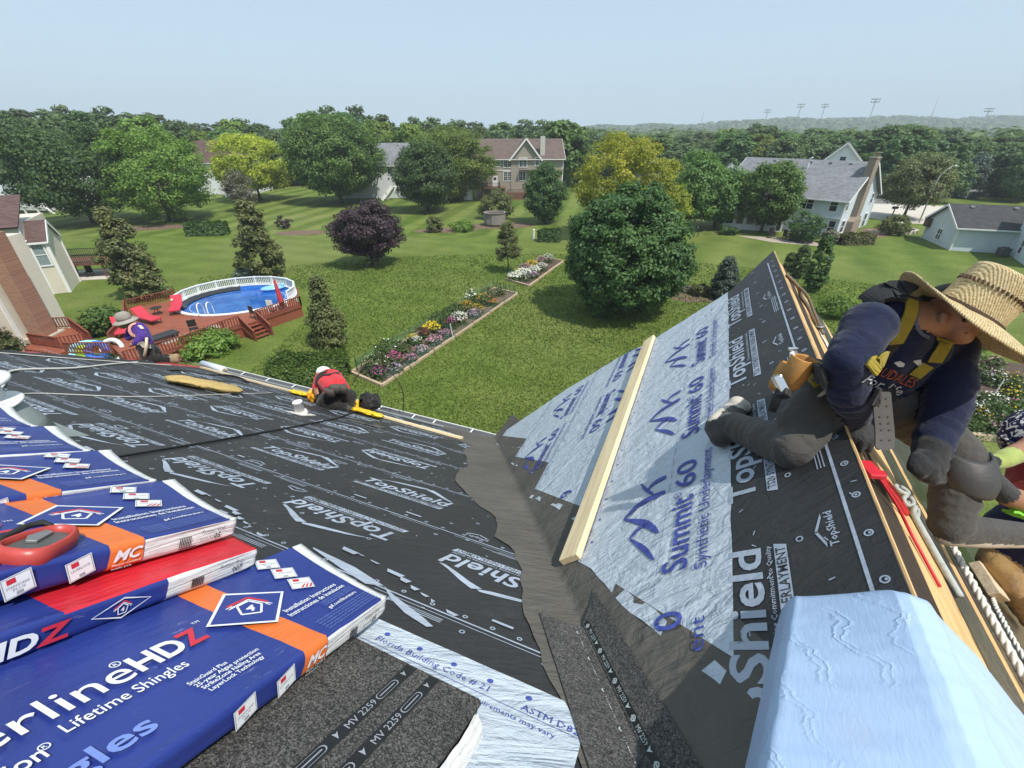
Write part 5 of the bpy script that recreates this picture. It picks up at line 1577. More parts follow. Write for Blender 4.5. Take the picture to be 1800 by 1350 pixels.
def pouch(c, w_, h_, d_, tilt, nm='tool_pouch'):
    mb = MB(); M_ = Matrix.Translation(L(c)) @ Matrix.Rotation(tilt, 4, 'Y') @ Matrix.Rotation(.35, 4, 'Z')
    n = 16; lay = [(.55, -h_ / 2), (.80, -h_ / 2 + .02), (.95, 0), (1.05, h_ / 2), (1.0, h_ / 2 + .004), (.93, h_ / 2 - .004), (.80, 0)]
    vs = []
    for f, z in lay: vs += [M_ @ Vector((w_ / 2 * f * math.copysign(abs(math.cos(a)) ** .6, math.cos(a)), d_ / 2 * f * math.copysign(abs(math.sin(a)) ** .7, math.sin(a)), z)) for a in [2 * math.pi * k / n for k in range(n)]]
    mb.add(vs, [(i * n + k, i * n + (k + 1) % n, (i + 1) * n + (k + 1) % n, (i + 1) * n + k) for i in range(len(lay) - 1) for k in range(n)] + [tuple(range(n - 1, -1, -1))])
    return mb.build(nm, M_TAN, man, smooth=True)
pouch((1.066, 1.479, 10.803), .105, .135, .07, .25)
pouch((1.036, 1.508, 10.773), .06, .11, .06, .30)
# hammer stapler hanging from the pouch, and a nail bar head standing in it
tk = thing('hammer_tacker', 'silver and black hammer tacker hanging from the leather pouch of the straw-hat man', 'hammer tacker', (0.986, 1.411, 10.764))
def T_(p): return Vector(p) - Vector(tk.location)
mb = MB(); mb.bar(T_((0.969, 1.442, 10.818)), T_((0.999, 1.413, 10.768)), .030, .040, (0, -1, 0)); mb.build('tacker_head', mat('chrome', (.72, .72, .72), .22, .05, 9, metal=.9), tk, bevel=.005)
mb = MB(); mb.bar(T_((0.999, 1.415, 10.771)), T_((0.988, 1.394, 10.755)), .034, .045, (0, -1, 0)); mb.build('tacker_nose', mat('black_rubber', (0.022, 0.022, 0.022)), tk, bevel=.004)
mb = MB(); mb.tube([T_((0.992, 1.426, 10.770)), T_((0.985, 1.418, 10.735)), T_((0.978, 1.412, 10.684))], [.014, .017, .015], 10); mb.build('grip', mat('black_rubber', (0.022, 0.022, 0.022)), tk, smooth=True)
nb = thing('utility_knife', 'white and steel tool sticking up out of the leather pouch', 'tool', (1.040, 1.481, 10.846))
def N_(p): return Vector(p) - Vector(nb.location)
mb = MB(); mb.tube([N_((1.045, 1.485, 10.853)), N_((1.040, 1.504, 10.886))], [.010, .008], 8); mb.build('shaft', M_WHITEMETAL, nb, smooth=True)
mb = MB(); mb.bar(N_((1.028, 1.508, 10.894)), N_((1.062, 1.509, 10.895)), .016, .010); mb.build('head', mat('chrome', (.72, .72, .72)), nb, bevel=.003)
# knee pad
mb = MB()
def kp(a, b):
    th = (a - .5) * 2.6; r = .108
    c0 = L((1.867, 1.466, 10.415)).lerp(L((1.862, 1.406, 10.329)), b * 1.35 - .35)
    rr = r * (1 - .35 * abs(b - .5) ** 2 * 4 * .5)
    return c0 + Vector((math.sin(th) * rr * .9 + .012, -math.cos(th) * rr, 0))
mb.grid(kp, 16, 10); ko = mb.build('knee_pad', mat('kneepad_rubber', (0.045, 0.044, 0.043), .55, .2, 20, .3, 60, .004), man, smooth=True)
kd = ko.modifiers.new('t', 'SOLIDIFY'); kd.thickness = .012
# printed front of the shirt
p = Print()
p.cm = 0
p.text('RAUDALES'[:8], 0, 0, .050, bold=.004, shear=.2, width=.15, res=2)
p.cm = 1
p.text('For life', .0, -.042, .048, bold=.002, shear=.35, width=.13, res=2)
p.poly([(.055, .058), (.068, .070), (.085, .068), (.088, .056), (.075, .050)]); p.poly([(.10, .085), (.118, .098), (.135, .080), (.138, .060), (.130, .058), (.124, .075)])

ex = Vector((0.9205, -0.2767, -0.2760)).normalized(); ez = Vector((0.3003, -0.9536, 0.0228)); ez = (ez - ex * ez.dot(ex)).normalized(); ey = ez.cross(ex)
org = L((1.272, 1.415, 10.852))
mb2 = MB()
vv = []
for x, y, z in p.v:
    q = org + ex * x * 1.05 + ey * y * 1.0 + ez * .10
    q = org + ex * x * 1.05 + ey * y
    hit = bv.ray_cast(EYE, (q - EYE).normalized())
    vv.append((hit[0] + hit[1] * .004) if hit[0] is not None else q)
mb2.v = [tuple(q) for q in vv]; mb2.f = p.f; mb2.m = p.m
mb2.build('shirt_print', [mat('orange_red_print', (.30, .075, .030), .7), mat('white_print', (.50, .50, .50), .7)], man)

# --- worker in purple at the far corner, kneeling upright
pw = thing('person', 'worker in a purple long-sleeved shirt and grey brimmed hat kneeling at the far roof corner', 'person', (-6.390, 7.096, 8.098))
def L(p): return Vector(p) - Vector(pw.location)
M_PURP = mix_cloth('purple_shirt', (0.060, 0.026, 0.200), .8, (9, 9, 20), amt=.4)
M_DARKT = mix_cloth('black_trousers', (0.018, 0.016, 0.014), .85, (12, 20, 14), amt=.6, var=.4)
M_BOOT = mix_cloth('tan_boot', (0.30, 0.21, 0.12), .8, (30, 30, 30))
M_HATG = mix_cloth('grey_hat', (0.30, 0.27, 0.235), .85, (30, 30, 30), amt=.2)
B = []
bone((-6.450, 7.140, 8.277), .13, (-6.401, 7.201, 8.182), .12, 1, 6)
bone((-6.460, 7.199, 8.381), .13, (-6.560, 7.288, 8.538), .15, 0, 6)
bone((-6.583, 7.331, 8.411), .12, (-6.684, 7.400, 8.534), .12, 0, 6)
bone((-6.558, 7.271, 8.609), .085, (-6.373, 7.118, 8.503), .075, 0, 8)
bone((-6.373, 7.118, 8.503), .075, (-6.440, 7.015, 8.442), .060, 0, 9)
bone((-6.460, 7.010, 8.434), .040, (-6.511, 6.978, 8.417), .035, 2)
bone((-6.808, 7.457, 8.532), .075, (-6.869, 7.367, 8.373), .06, 0, 8)
fingers(B, L((-6.492, 6.982, 8.425)), [L(q) for q in ((-6.504, 6.969, 8.442), (-6.509, 6.959, 8.425), (-6.517, 6.961, 8.408), (-6.521, 6.963, 8.391))], [L(q) for q in ((-6.533, 6.964, 8.433), (-6.538, 6.954, 8.416), (-6.541, 6.954, 8.395), (-6.540, 6.958, 8.383))], (.012, .013, .013, .011), 2, (0, 0, 0))
bone((-6.399, 7.084, 8.281), .12, (-6.369, 7.011, 8.151), .095, 1, 9)
bone((-6.420, 7.246, 8.160), .12, (-6.441, 7.186, 8.054), .10, 1, 9)
bone((-6.339, 7.006, 8.142), .085, (-6.235, 7.215, 8.005), .075, 1, 9)
bone((-6.420, 7.186, 8.054), .085, (-6.330, 7.365, 7.965), .075, 1, 9)
bone((-6.222, 7.260, 7.982), .075, (-6.194, 7.345, 7.929), .065, 3)
bone((-6.205, 7.355, 7.947), .06, (-6.189, 7.399, 7.984), .06, 3)
bone((-6.327, 7.415, 7.952), .07, (-6.259, 7.466, 7.939), .06, 3)
bone((-6.723, 7.369, 8.580), .07, (-6.786, 7.375, 8.631), .065, 2)
bone((-6.806, 7.390, 8.657), .095, (-6.819, 7.381, 8.682), .095, 2)
bone((-6.879, 7.356, 8.638), .02, (-6.890, 7.337, 8.625), .02, 2)
bone((-6.849, 7.336, 8.604), .045, (-6.879, 7.332, 8.595), .035, 2)
body, bv = people_body('body', pw, B, [M_PURP, M_DARKT, M_SKIN, M_BOOT], .016, .010, 2, 5.0)
HM = frame_mat(L((-6.827, 7.405, 8.704)), Vector((-.95, -.25, -.12)).normalized(), Vector((.25, -.97, 0)).normalized(), Vector((-.12, -.03, .99)))
mb = MB(); mb.lathe([(.11, 0), (.115, .05), (.105, .10), (.07, .135), (.005, .145)], 26, HM); mb.build('hat_crown', M_HATG, pw, smooth=True)
mb = MB(); mb.lathe([(.11, .01), (.15, .0), (.185, -.02), (.20, -.035), (.185, -.028), (.11, -.005)], 30, HM, cap=False); mb.build('hat_brim', M_HATG, pw, smooth=True)
M_PINK = mat('pink_webbing', (.66, .30, .26), .7, .1, 20)
strap('harness', bv, [L(q) for q in ((-6.510, 7.245, 8.725), (-6.579, 7.201, 8.648), (-6.572, 7.134, 8.571), (-6.496, 7.072, 8.502))], .05, M_PINK, pw, .012, .01, 6)
strap('harness', bv, [L(q) for q in ((-6.432, 7.235, 8.708), (-6.373, 7.196, 8.640))], .05, mat('pale_webbing', (.60, .50, .42), .7), pw, .012, .01, 6)
mb = MB(); mb.tube(smooth_path([L((-6.265, 7.054, 8.510)), L((-6.242, 6.950, 8.408)), L((-6.310, 6.937, 8.264)), L((-6.429, 7.006, 8.142))], 5), .024, 8); mb.build('lanyard', mat('pale_lanyard', (.58, .46, .34), .75, .15, 20), pw, smooth=True)
strap('belt', bv, [L(q) for q in ((-6.393, 6.982, 8.404), (-6.276, 6.987, 8.412), (-6.239, 7.068, 8.354))], .07, mat('pale_belt', (.34, .31, .26), .75, .2, 20), pw, .012, .012, 6)
strap('knee_strap', bv, [L(q) for q in ((-6.235, 7.134, 8.124), (-6.215, 7.104, 8.072), (-6.249, 7.106, 8.014))], .06, M_BWEB, pw, .010, .01, 6)

# --- worker in red, bent double over the eave, seen from behind
rw = thing('person', 'worker in a red shirt and white cap bent over the gutter with his back turned', 'person', (-2.648, 5.698, 7.965))
def L(p): return Vector(p) - Vector(rw.location)
M_RED = mix_cloth('red_shirt', (0.50, 0.032, 0.040), .8, (8, 8, 16), amt=.4)
M_CAPW = mat('white_cap', (.70, .68, .66), .7, .08, 20)
B = []
bone((-2.648, 5.667, 8.214), .125, (-2.547, 5.688, 8.211), .125, 1, 7)
bone((-2.657, 5.695, 8.304), .12, (-2.880, 5.981, 8.260), .13, 0, 6)
bone((-2.564, 5.747, 8.313), .12, (-2.760, 6.050, 8.281), .13, 0, 6)
bone((-2.944, 6.059, 8.256), .11, (-2.854, 6.156, 8.264), .11, 0, 6)
bone((-2.989, 6.033, 8.251), .08, (-2.997, 5.946, 8.179), .07, 0, 6)
bone((-2.997, 5.946, 8.179), .06, (-2.954, 5.843, 8.118), .05, 2)
bone((-2.954, 5.843, 8.118), .05, (-2.937, 5.813, 8.066), .045, 3)
fingers(B, L((-2.937, 5.817, 8.073)), [L(q) for q in ((-2.954, 5.805, 8.051), (-2.932, 5.783, 8.054), (-2.919, 5.783, 8.054), (-2.915, 5.802, 8.047))], [L(q) for q in ((-2.971, 5.800, 8.002), (-2.945, 5.779, 8.005), (-2.928, 5.779, 8.005), (-2.919, 5.800, 8.002))], (.014, .015, .015, .013), 3, (0, 0, 0))
bone((-2.674, 6.077, 8.227), .075, (-2.604, 6.059, 8.094), .06, 0, 6)
bone((-2.604, 6.059, 8.094), .05, (-2.550, 5.963, 8.026), .045, 2)
bone((-2.690, 5.655, 8.192), .115, (-2.825, 5.677, 8.069), .10, 1, 9)
bone((-2.825, 5.673, 8.061), .095, (-2.606, 5.588, 8.075), .085, 1, 9)
bone((-2.606, 5.588, 8.075), .08, (-2.496, 5.589, 8.035), .06, 1, 9)
bone((-2.524, 5.706, 8.181), .115, (-2.460, 5.826, 8.088), .10, 1, 9)
bone((-2.460, 5.822, 8.081), .10, (-2.464, 5.724, 8.030), .085, 1, 9)
bone((-2.505, 5.589, 8.035), .055, (-2.443, 5.610, 7.991), .05, 4)
bone((-2.483, 5.690, 8.010), .06, (-2.427, 5.732, 7.963), .05, 4)
bone((-2.951, 6.182, 8.270), .07, (-2.973, 6.222, 8.280), .085, 2)
body, bv = people_body('body', rw, B, [M_RED, M_DARKT, M_SKIN, M_GLOVED, M_SHOE], .015, .010, 2, 8.0)
mb = MB(); mb.lathe([(.115, -.03), (.115, .03), (.09, .08), (.04, .105), (.004, .11)], 24, frame_mat(L((-2.973, 6.217, 8.272)), (1, 0, 0), Vector((0, .9, -.43)), Vector((0, .43, .9)))); mb.build('cap', M_CAPW, rw, smooth=True)
for a, b_ in (((565, 664, 6.75), 0), ((580, 662, 6.75), 1)): pass
strap('harness', bv, [L(q) for q in ((-2.830, 6.085, 8.343), (-2.893, 5.954, 8.314), (-2.906, 5.868, 8.264))], .05, M_BWEB, rw, .012, .01, 6)
strap('harness', bv, [L(q) for q in ((-2.919, 5.928, 8.269), (-2.786, 5.898, 8.316), (-2.668, 5.946, 8.299), (-2.609, 5.968, 8.237))], .045, M_BWEB, rw, .012, .01, 6)
strap('belt', bv, [L(q) for q in ((-2.695, 5.567, 8.341), (-2.568, 5.549, 8.370), (-2.468, 5.622, 8.337))], .08, M_BWEB, rw, .012, .014, 6)
M_GRL = mat('grey_pouch_leather', (0.075, 0.062, 0.052), .7, .3, 20)
for c in ((-2.609, 5.507, 8.337), (-2.536, 5.531, 8.380), (-2.445, 5.566, 8.360)):
    mb = MB(); mb.lathe([(.03, -.07), (.06, -.06), (.068, .0), (.07, .06), (.055, .06)], 12, Matrix.Translation(L(c)) @ Matrix.Diagonal((1.1, .7, 1, 1))); mb.build('tool_pouch', M_GRL, rw, smooth=True)
tb = crumple('tool_bag', 'bulging dark tool bag hanging at the right side of the red worker', 4.36, .50, .05, .30, .26, .24, mat('dark_bag', (0.020, 0.020, 0.021), .7, .5, 14), 41, R(70), .5, 'bag')

# --- worker at the right edge, only his arms and part of his body in the picture
ew = thing('person', 'worker in red shirt and gloves handling a white rope, cut by the right picture edge', 'person', (2.934, 1.739, 9.699))
def L(p): return Vector(p) - Vector(ew.location)
M_ORED = mix_cloth('brick_red_shirt', (0.24, 0.026, 0.022), .8, (9, 9, 20), amt=.4)
M_NVT = mix_cloth('dark_blue_shorts', (0.010, 0.012, 0.050), .85, (9, 16, 12), amt=.5)
M_LIME = mix_cloth('lime_glove', (0.30, 0.36, 0.10), .75, (30, 30, 30), amt=.3)
B = []
bone((2.752, 1.688, 9.712), .17, (2.965, 1.739, 9.699), .18, 1, 6)
bone((2.903, 1.800, 9.808), .16, (3.086, 1.986, 9.933), .17, 0, 6)
bone((3.180, 2.058, 9.958), .12, (3.246, 2.058, 9.958), .10, 0, 4)
bone((2.889, 1.899, 10.084), .075, (2.695, 1.856, 10.171), .055, 0, 4)
bone((2.704, 1.854, 10.165), .056, (2.548, 1.791, 10.177), .048, 2)
bone((2.548, 1.790, 10.175), .046, (2.438, 1.746, 10.178), .045, 5)
bone((2.432, 1.743, 10.173), .040, (2.354, 1.722, 10.176), .036, 5)
fingers(B, L((2.399, 1.727, 10.186)), [L(q) for q in ((2.317, 1.709, 10.215), (2.290, 1.685, 10.213), (2.290, 1.677, 10.199), (2.311, 1.678, 10.181))], [L(q) for q in ((2.272, 1.710, 10.196), (2.266, 1.702, 10.182), (2.272, 1.695, 10.170), (2.288, 1.690, 10.160))], (.016, .017, .017, .015), 6, (0, -.012, 0))
bone((2.783, 1.719, 9.969), .085, (2.592, 1.614, 9.986), .062, 0, 4)
bone((2.592, 1.614, 9.986), .06, (2.377, 1.597, 10.077), .050, 2)
bone((2.372, 1.600, 10.082), .05, (2.317, 1.626, 10.130), .048, 3)
bone((2.312, 1.632, 10.139), .044, (2.284, 1.648, 10.168), .040, 3)
fingers(B, L((2.304, 1.636, 10.146)), [L(q) for q in ((2.231, 1.633, 10.181), (2.231, 1.633, 10.202), (2.250, 1.638, 10.211), (2.282, 1.649, 10.209))], [L(q) for q in ((2.240, 1.680, 10.183), (2.254, 1.686, 10.195), (2.276, 1.690, 10.202), (2.300, 1.692, 10.204))], (.016, .017, .017, .015), 3, (0, -.010, 0))
B.append((L((2.301, 1.630, 10.176)), .02, L((2.296, 1.649, 10.209)), .016, 3))
bone((2.809, 1.693, 9.618), .11, (2.627, 1.634, 9.575), .085, 4, 8)
bone((2.627, 1.634, 9.575), .085, (2.948, 1.649, 9.237), .07, 4, 8)
bone((2.904, 1.658, 9.658), .14, (2.996, 1.570, 9.401), .11, 4, 8)
bone((2.948, 1.649, 9.237), .07, (3.205, 1.675, 8.979), .06, 4, 8)
bone((2.852, 1.964, 10.157), .11, (2.867, 1.976, 10.179), .12, 2)
body, bv = people_body('body', ew, B, [M_ORED, M_NVT, M_SKIN, M_GLOVE, mix_cloth('tan_work_trousers', (0.33, 0.21, 0.085), .85, (10, 20, 14), amt=.6), M_LIME, M_GLOVED], .011, .008, 2, 11.0)
strap('harness', bv, [L(q) for q in ((2.369, 1.546, 9.968), (2.424, 1.566, 10.004), (2.564, 1.617, 9.991))], .07, mat('lime_webbing', (.18, .52, .035), .6, .15, 20), ew, .010, .012, 6)
strap('harness', bv, [L(q) for q in ((2.383, 1.533, 9.944), (2.465, 1.539, 9.956))], .05, mat('lime_webbing', (.18, .52, .035)), ew, .014, .012, 6)
t = NT('navy_white_cap'); co = t.coords('Object')
t.bsdf(t.ramp(t.noise(co, 26, 2, .4, 1.5), [(.52, (.016, .018, .055)), (.56, (.62, .62, .62))]), .8, 0, .2)
mb = MB(); mb.lathe([(.145, -.05), (.145, .02), (.12, .09), (.06, .13), (.004, .14)], 26, Matrix.Translation(L((2.819, 1.948, 10.169))) @ Matrix.Rotation(-.5, 4, 'Y')); mb.build('cap', t.m, ew, smooth=True)
mb = MB(); mb.box((0, 0, 0), (.12, .17, .012)); mb.build('cap_peak', t.m, ew, Matrix.Translation(L((2.676, 1.890, 10.148))) @ Matrix.Rotation(.5, 4, 'Y'), bevel=.004)
put(line_on('hand_rope', 'white rope held taut between the gloves at the right edge', [(1.967, 1.573, 10.360), (2.156, 1.642, 10.239), (2.333, 1.690, 10.160)], .017, M_ROPEW, 'rope', Matrix.Identity(4), twist=False))
line_on('hanging_rope', 'grey rope hanging down from the gloves of the worker at the right edge', [(2.295, 1.661, 10.149), (2.273, 1.617, 10.073), (2.266, 1.602, 10.006), (2.259, 1.582, 9.930), (2.293, 1.576, 9.817)], .014, M_ROPEG, 'rope', Matrix.Identity(4))
lumber('short board end standing on the far slope behind the trainer', FR, (-2.55, 1.75), (-2.35, 1.45), .16, .05, M_LUMBER2, off=.02)
# ================================================================== VEGETATION
np_r = np.random.RandomState(11)
def leaf_quads(C, N, size, rs, aspect=1.0, droop=0.0):
    """quads centred at C (n,3) facing N (n,3)"""
    n = len(C)
    N = N / (np.linalg.norm(N, axis=1, keepdims=True) + 1e-9)
    A = rs.normal(size=(n, 3)); A -= N * (A * N).sum(1, keepdims=True); A /= np.linalg.norm(A, axis=1, keepdims=True) + 1e-9
    B = np.cross(N, A)
    s = (size * rs.uniform(.6, 1.3, size=(n, 1)))
    a, b = A * s * aspect / 2, B * s / 2
    V = np.stack([C - a - b * .5, C - b, C + a + b * .4, C + b], axis=1)     # kite-shaped, like a spray of leaves
    return V

def crown_quads(rx, rz, zc, n_cl, per, rc, leaf, seed, shape='round', hollow=.55, jitter=1.0, aspect=1.0, gaps=.0):
    rs = np.random.RandomState(seed)
    cs = []
    while len(cs) < n_cl:
        d = rs.normal(size=3); d /= np.linalg.norm(d)
        r = hollow + (1 - hollow) * rs.uniform() ** .5
        if shape == 'round': p = d * r * np.array([rx, rx, rz])
        elif shape == 'cone':
            z = rs.uniform() ** 1.15; a = rs.uniform(0, 6.283); q = (1 - z) ** .62 * (1.0 if z > .12 else .55 + 3.7 * z)
            if jitter > 1.5: q *= .50 + 1.05 * abs(nz(z * 4.5 + seed, a * .9, seed)) + .25 * (rs.uniform() < .2)
            p = np.array([rx * q * r * math.cos(a), rx * q * r * math.sin(a), -rz + 2 * rz * z])
        elif shape == 'column':
            z = rs.uniform(); a = rs.uniform(0, 6.283); q = min(1, 2.6 * z + .55) * (1 - z ** 2.2) ** .6
            p = np.array([rx * q * r * math.cos(a), rx * q * r * math.sin(a), -rz + 2 * rz * z])
        elif shape == 'dome':
            d[2] = abs(d[2]) * 1.0 - .25 * (rs.uniform() < .4); p = d * r * np.array([rx, rx, 1.55 * rz]); p[2] -= rz * .55
        else: p = d * r * np.array([rx, rx, rz])
        k = 1 + .20 * nz(p[0] * 1.6 / rx + seed, p[1] * 1.6 / rx, p[2] * 1.6 / rz) * jitter
        cs.append(p * k)
    cs = np.array(cs)
    cs = np.repeat(cs, per, axis=0)
    o = rs.normal(size=cs.shape); o /= np.linalg.norm(o, axis=1, keepdims=True)
    rad = rc * rs.uniform(.35, 1.0, size=(len(cs), 1)) * np.repeat(rs.uniform(.65, 1.3, size=(n_cl, 1)), per, axis=0)
    o2 = o * rad; o2[:, 2] *= .62
    P_ = cs + o2
    out = P_ / np.array([rx, rx, rz]); out /= np.linalg.norm(out, axis=1, keepdims=True) + 1e-9
    N = o * .55 + out * .35 + np.array([0, 0, .45]) + rs.normal(size=cs.shape) * .35
    P_[:, 2] += zc
    return leaf_quads(P_, N, leaf, rs, aspect), cs

def trunk_mb(h, r, branch, seed, spread, top):
    rr = random.Random(seed); mb = MB()
    pts = [Vector((0, 0, -.05))]; n = 6
    for k in range(1, n + 1): pts.append(Vector((rr.uniform(-.04, .04) * h * k / n, rr.uniform(-.04, .04) * h * k / n, top * k / n)))
    mb.tube(pts, [r * (1.35 if k == 0 else 1) * (1 - .72 * k / n) for k in range(n + 1)], 8)
    for b in range(branch):
        f = rr.uniform(.28, .9); k = min(int(f * n), n - 1); p = pts[k].lerp(pts[k + 1], f * n - k)
        a = rr.uniform(0, 6.28); L_ = spread * rr.uniform(.5, .95) * (1.15 - .5 * f)
        q = [p, p + Vector((math.cos(a) * L_ * .5, math.sin(a) * L_ * .5, L_ * .30)), p + Vector((math.cos(a + .2) * L_, math.sin(a + .2) * L_, L_ * .75))]
        r0 = r * (1 - .72 * f) * .6
        mb.tube(q, [r0, r0 * .6, r0 * .2], 5)
    return mb
M_BARK = mat('grey_brown_bark', (0.085, 0.066, 0.050), .95, .3, 7, .8, 26, .03)
LEAF = {
 'deep': leaf_mat('deep_green_leaves', (0.026, 0.059, 0.018), (0.056, 0.112, 0.029), (0.108, 0.184, 0.047), .28),
 'mid': leaf_mat('mid_green_leaves', (0.044, 0.095, 0.021), (0.093, 0.170, 0.036), (0.170, 0.254, 0.058), .35),
 'fresh': leaf_mat('fresh_green_leaves', (0.074, 0.131, 0.022), (0.138, 0.218, 0.036), (0.231, 0.307, 0.058), .40),
 'yellow': leaf_mat('yellow_leaves', (0.165, 0.220, 0.025), (0.330, 0.390, 0.040), (0.560, 0.580, 0.060), .45),
 'gold': leaf_mat('gold_and_green_leaves', (0.105, 0.165, 0.022), (0.270, 0.330, 0.035), (0.600, 0.580, 0.060), .45, .55, .22),
 'purple': leaf_mat('purple_leaves', (0.017, 0.011, 0.015), (0.047, 0.025, 0.032), (0.103, 0.061, 0.067), .15),
 'pine': leaf_mat('olive_needles', (0.048, 0.064, 0.020), (0.105, 0.121, 0.037), (0.183, 0.188, 0.063), .15),
 'spruce': leaf_mat('blue_green_needles', (0.027, 0.047, 0.032), (0.059, 0.092, 0.064), (0.122, 0.166, 0.122), .12),
 'arbor': leaf_mat('dense_dark_scale_leaves', (0.027, 0.059, 0.013), (0.059, 0.110, 0.021), (0.119, 0.175, 0.037), .18),
 'grey': leaf_mat('thin_grey_leaves', (0.095, 0.095, 0.063), (0.153, 0.150, 0.100), (0.216, 0.210, 0.142), .2),
 'olive': leaf_mat('olive_brown_leaves', (0.057, 0.069, 0.023), (0.112, 0.126, 0.041), (0.193, 0.197, 0.077), .30),
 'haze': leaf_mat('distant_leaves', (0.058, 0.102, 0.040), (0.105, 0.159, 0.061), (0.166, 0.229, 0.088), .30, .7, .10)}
TREES = []
def tree(label, x, y, h, r, leaf='mid', shape='round', n_cl=90, per=70, rc=None, size=.34, base=.12, seed=1, group=None, name='tree', branch=9, tr=None, hollow=.5, cat='tree', lean=0.0, aspect=1.0, jitter=1.0, rough=None):
    o = thing(name, label, cat, (x, y, 0), 0, group)
    zb = h * base; rz = (h - zb) / 2
    Q, cs = crown_quads(r * .90, rz * .93, zb + rz, int(n_cl * 1.15), int(per * 1.65), (rc or r * .30) * .92, size * .70, seed, shape, hollow, jitter, aspect)
    if lean: Q[..., 0] += Q[..., 2] * lean
    link('crown', quads_mesh('crown', Q, LEAF[leaf]), o)
    tr = tr or max(.05, .022 * h)
    trunk_mb(h, tr, branch, seed, r * .9, zb + rz * (1.1 if shape in ('round', 'dome') else 1.7)).build('trunk', M_BARK, o, smooth=True)
    TREES.append(o); return o

# --- trees one can tell apart
def T(label, spec, **kw): return tree(label, *spec, **kw)
T('big dense round dark green tree whose leaves reach the ground', (7.97, 31.26, 8.81, 4.61), leaf='deep', n_cl=420, per=115, size=.26, base=.0, seed=3, hollow=.62, rc=.78, jitter=.8)
T('tall tree with golden and green leaves behind the big round dark tree', (12.98, 56.75, 11.49, 6.36), leaf='gold', n_cl=170, per=90, size=.30, base=.14, seed=4, rc=1.25)
T('small golden topped tree showing at the right flank of the big round tree', (19.30, 56.75, 6.54, 2.24), leaf='gold', n_cl=60, per=60, size=.28, base=.1, seed=45, rc=.8)
T('dark purple-leaved tree alone on the open lawn', (-13.84, 44.41, 6.00, 3.40), leaf='purple', n_cl=170, per=100, size=.24, base=.13, seed=5, rc=.85, tr=.13)
T('young slim tree with a bare trunk beside the flower bed', (-0.38, 41.94, 4.61, 1.41), leaf='olive', shape='cone', n_cl=80, per=46, size=.20, base=.28, seed=6, rc=.42, tr=.06)
T('broad very dark tree at the left in front of the far white house', (-60.50, 67.70, 12.76, 7.95), leaf='deep', n_cl=240, per=90, size=.42, base=.10, seed=7, rc=1.9, jitter=1.6)
T('lighter feathery tree next to the broad dark tree, at the left', (-50.64, 69.58, 11.87, 7.35), leaf='fresh', n_cl=200, per=85, size=.40, base=.06, seed=8, rc=1.6, jitter=1.5)
T('bright yellow tree in front of the brown roofed house', (-48.31, 92.05, 11.60, 7.58), leaf='yellow', n_cl=170, per=85, size=.42, base=.10, seed=9, rc=1.6, jitter=1.3)
T('tall full green maple left of the grey roofed house', (-31.50, 88.17, 14.44, 8.40), leaf='mid', n_cl=300, per=95, size=.46, base=.06, seed=10, rc=1.9)
T('dark low-branched tree right of the grey roofed house', (-13.90, 78.16, 10.46, 5.24), leaf='deep', n_cl=180, per=90, size=.38, base=.10, seed=12, rc=1.5)
T('light green weeping tree beside the tan house', (-10.93, 92.05, 13.01, 7.86), leaf='fresh', n_cl=220, per=85, size=.42, base=.05, seed=13, rc=1.7, jitter=1.3)
T('dark upright tree between the tan house and the golden tree', (4.77, 67.70, 7.97, 3.02), leaf='deep', n_cl=130, per=85, size=.34, base=.03, seed=14, rc=1.1)
T('wide tree with light crown left of the white house', (23.64, 63.38, 9.48, 4.53), leaf='mid', n_cl=170, per=80, size=.40, base=.06, seed=15, rc=1.4)
T('rounded tree close against the left end of the white house', (27.84, 64.20, 7.63, 4.02), leaf='mid', n_cl=150, per=80, size=.36, base=.08, seed=16, rc=1.3)
T('spreading tree shading the patio in front of the white house', (32.81, 61.02, 8.58, 3.89), leaf='mid', n_cl=170, per=80, size=.34, base=.12, seed=17, rc=1.2)
T('olive-leaved tree on the verge by the pale driveway', (59.57, 71.56, 8.78, 4.43), leaf='olive', n_cl=190, per=80, size=.34, base=.18, seed=18, rc=1.3)
T('ragged olive pine with two tops in front of the left house deck', (-29.13, 34.63, 6.46, 2.52), leaf='pine', shape='cone', n_cl=150, per=60, size=.27, base=.08, seed=19, rc=.60, lean=-.13, hollow=.3, jitter=2.0)
T('ragged olive pine behind the pool fence', (-22.68, 40.80, 6.77, 2.46), leaf='pine', shape='cone', n_cl=150, per=60, size=.27, base=.08, seed=20, rc=.58, lean=-.06, hollow=.3, jitter=2.0)
T('thin grey half-bare tree behind the pine by the pool', (-44.13, 78.16, 6.44, 2.66), leaf='grey', n_cl=70, per=34, size=.30, base=.05, seed=21, rc=1.0, hollow=.3)
T('small ragged olive pine between the pool steps and the hedge', (-11.35, 25.42, 3.97, 1.33), leaf='pine', shape='cone', n_cl=150, per=70, size=.19, base=.0, seed=22, rc=.45, jitter=2.0)
T('pine branch tips at the left picture edge beside the brick chimney', (-29.66, 22.77, 3.25, 1.70), leaf='pine', shape='cone', n_cl=120, per=60, size=.16, base=.05, seed=23, rc=.4)
T('tall narrow dark cypress-like column, right one of the row beside the roof peak', (24.87, 36.09, 4.57, 0.85), leaf='arbor', shape='column', n_cl=160, per=70, size=.14, base=.0, seed=24, rc=.26, branch=0, hollow=.7)
T('narrow dark cypress-like column, middle one of the row beside the roof peak', (25.84, 40.06, 3.03, 0.68), leaf='arbor', shape='column', n_cl=120, per=60, size=.15, base=.0, seed=25, rc=.24, branch=0, hollow=.7)
T('shortest dark cypress-like column, half hidden by the roof peak', (26.23, 42.34, 1.71, 0.48), leaf='arbor', shape='column', n_cl=80, per=50, size=.15, base=.0, seed=26, rc=.22, branch=0, hollow=.7)
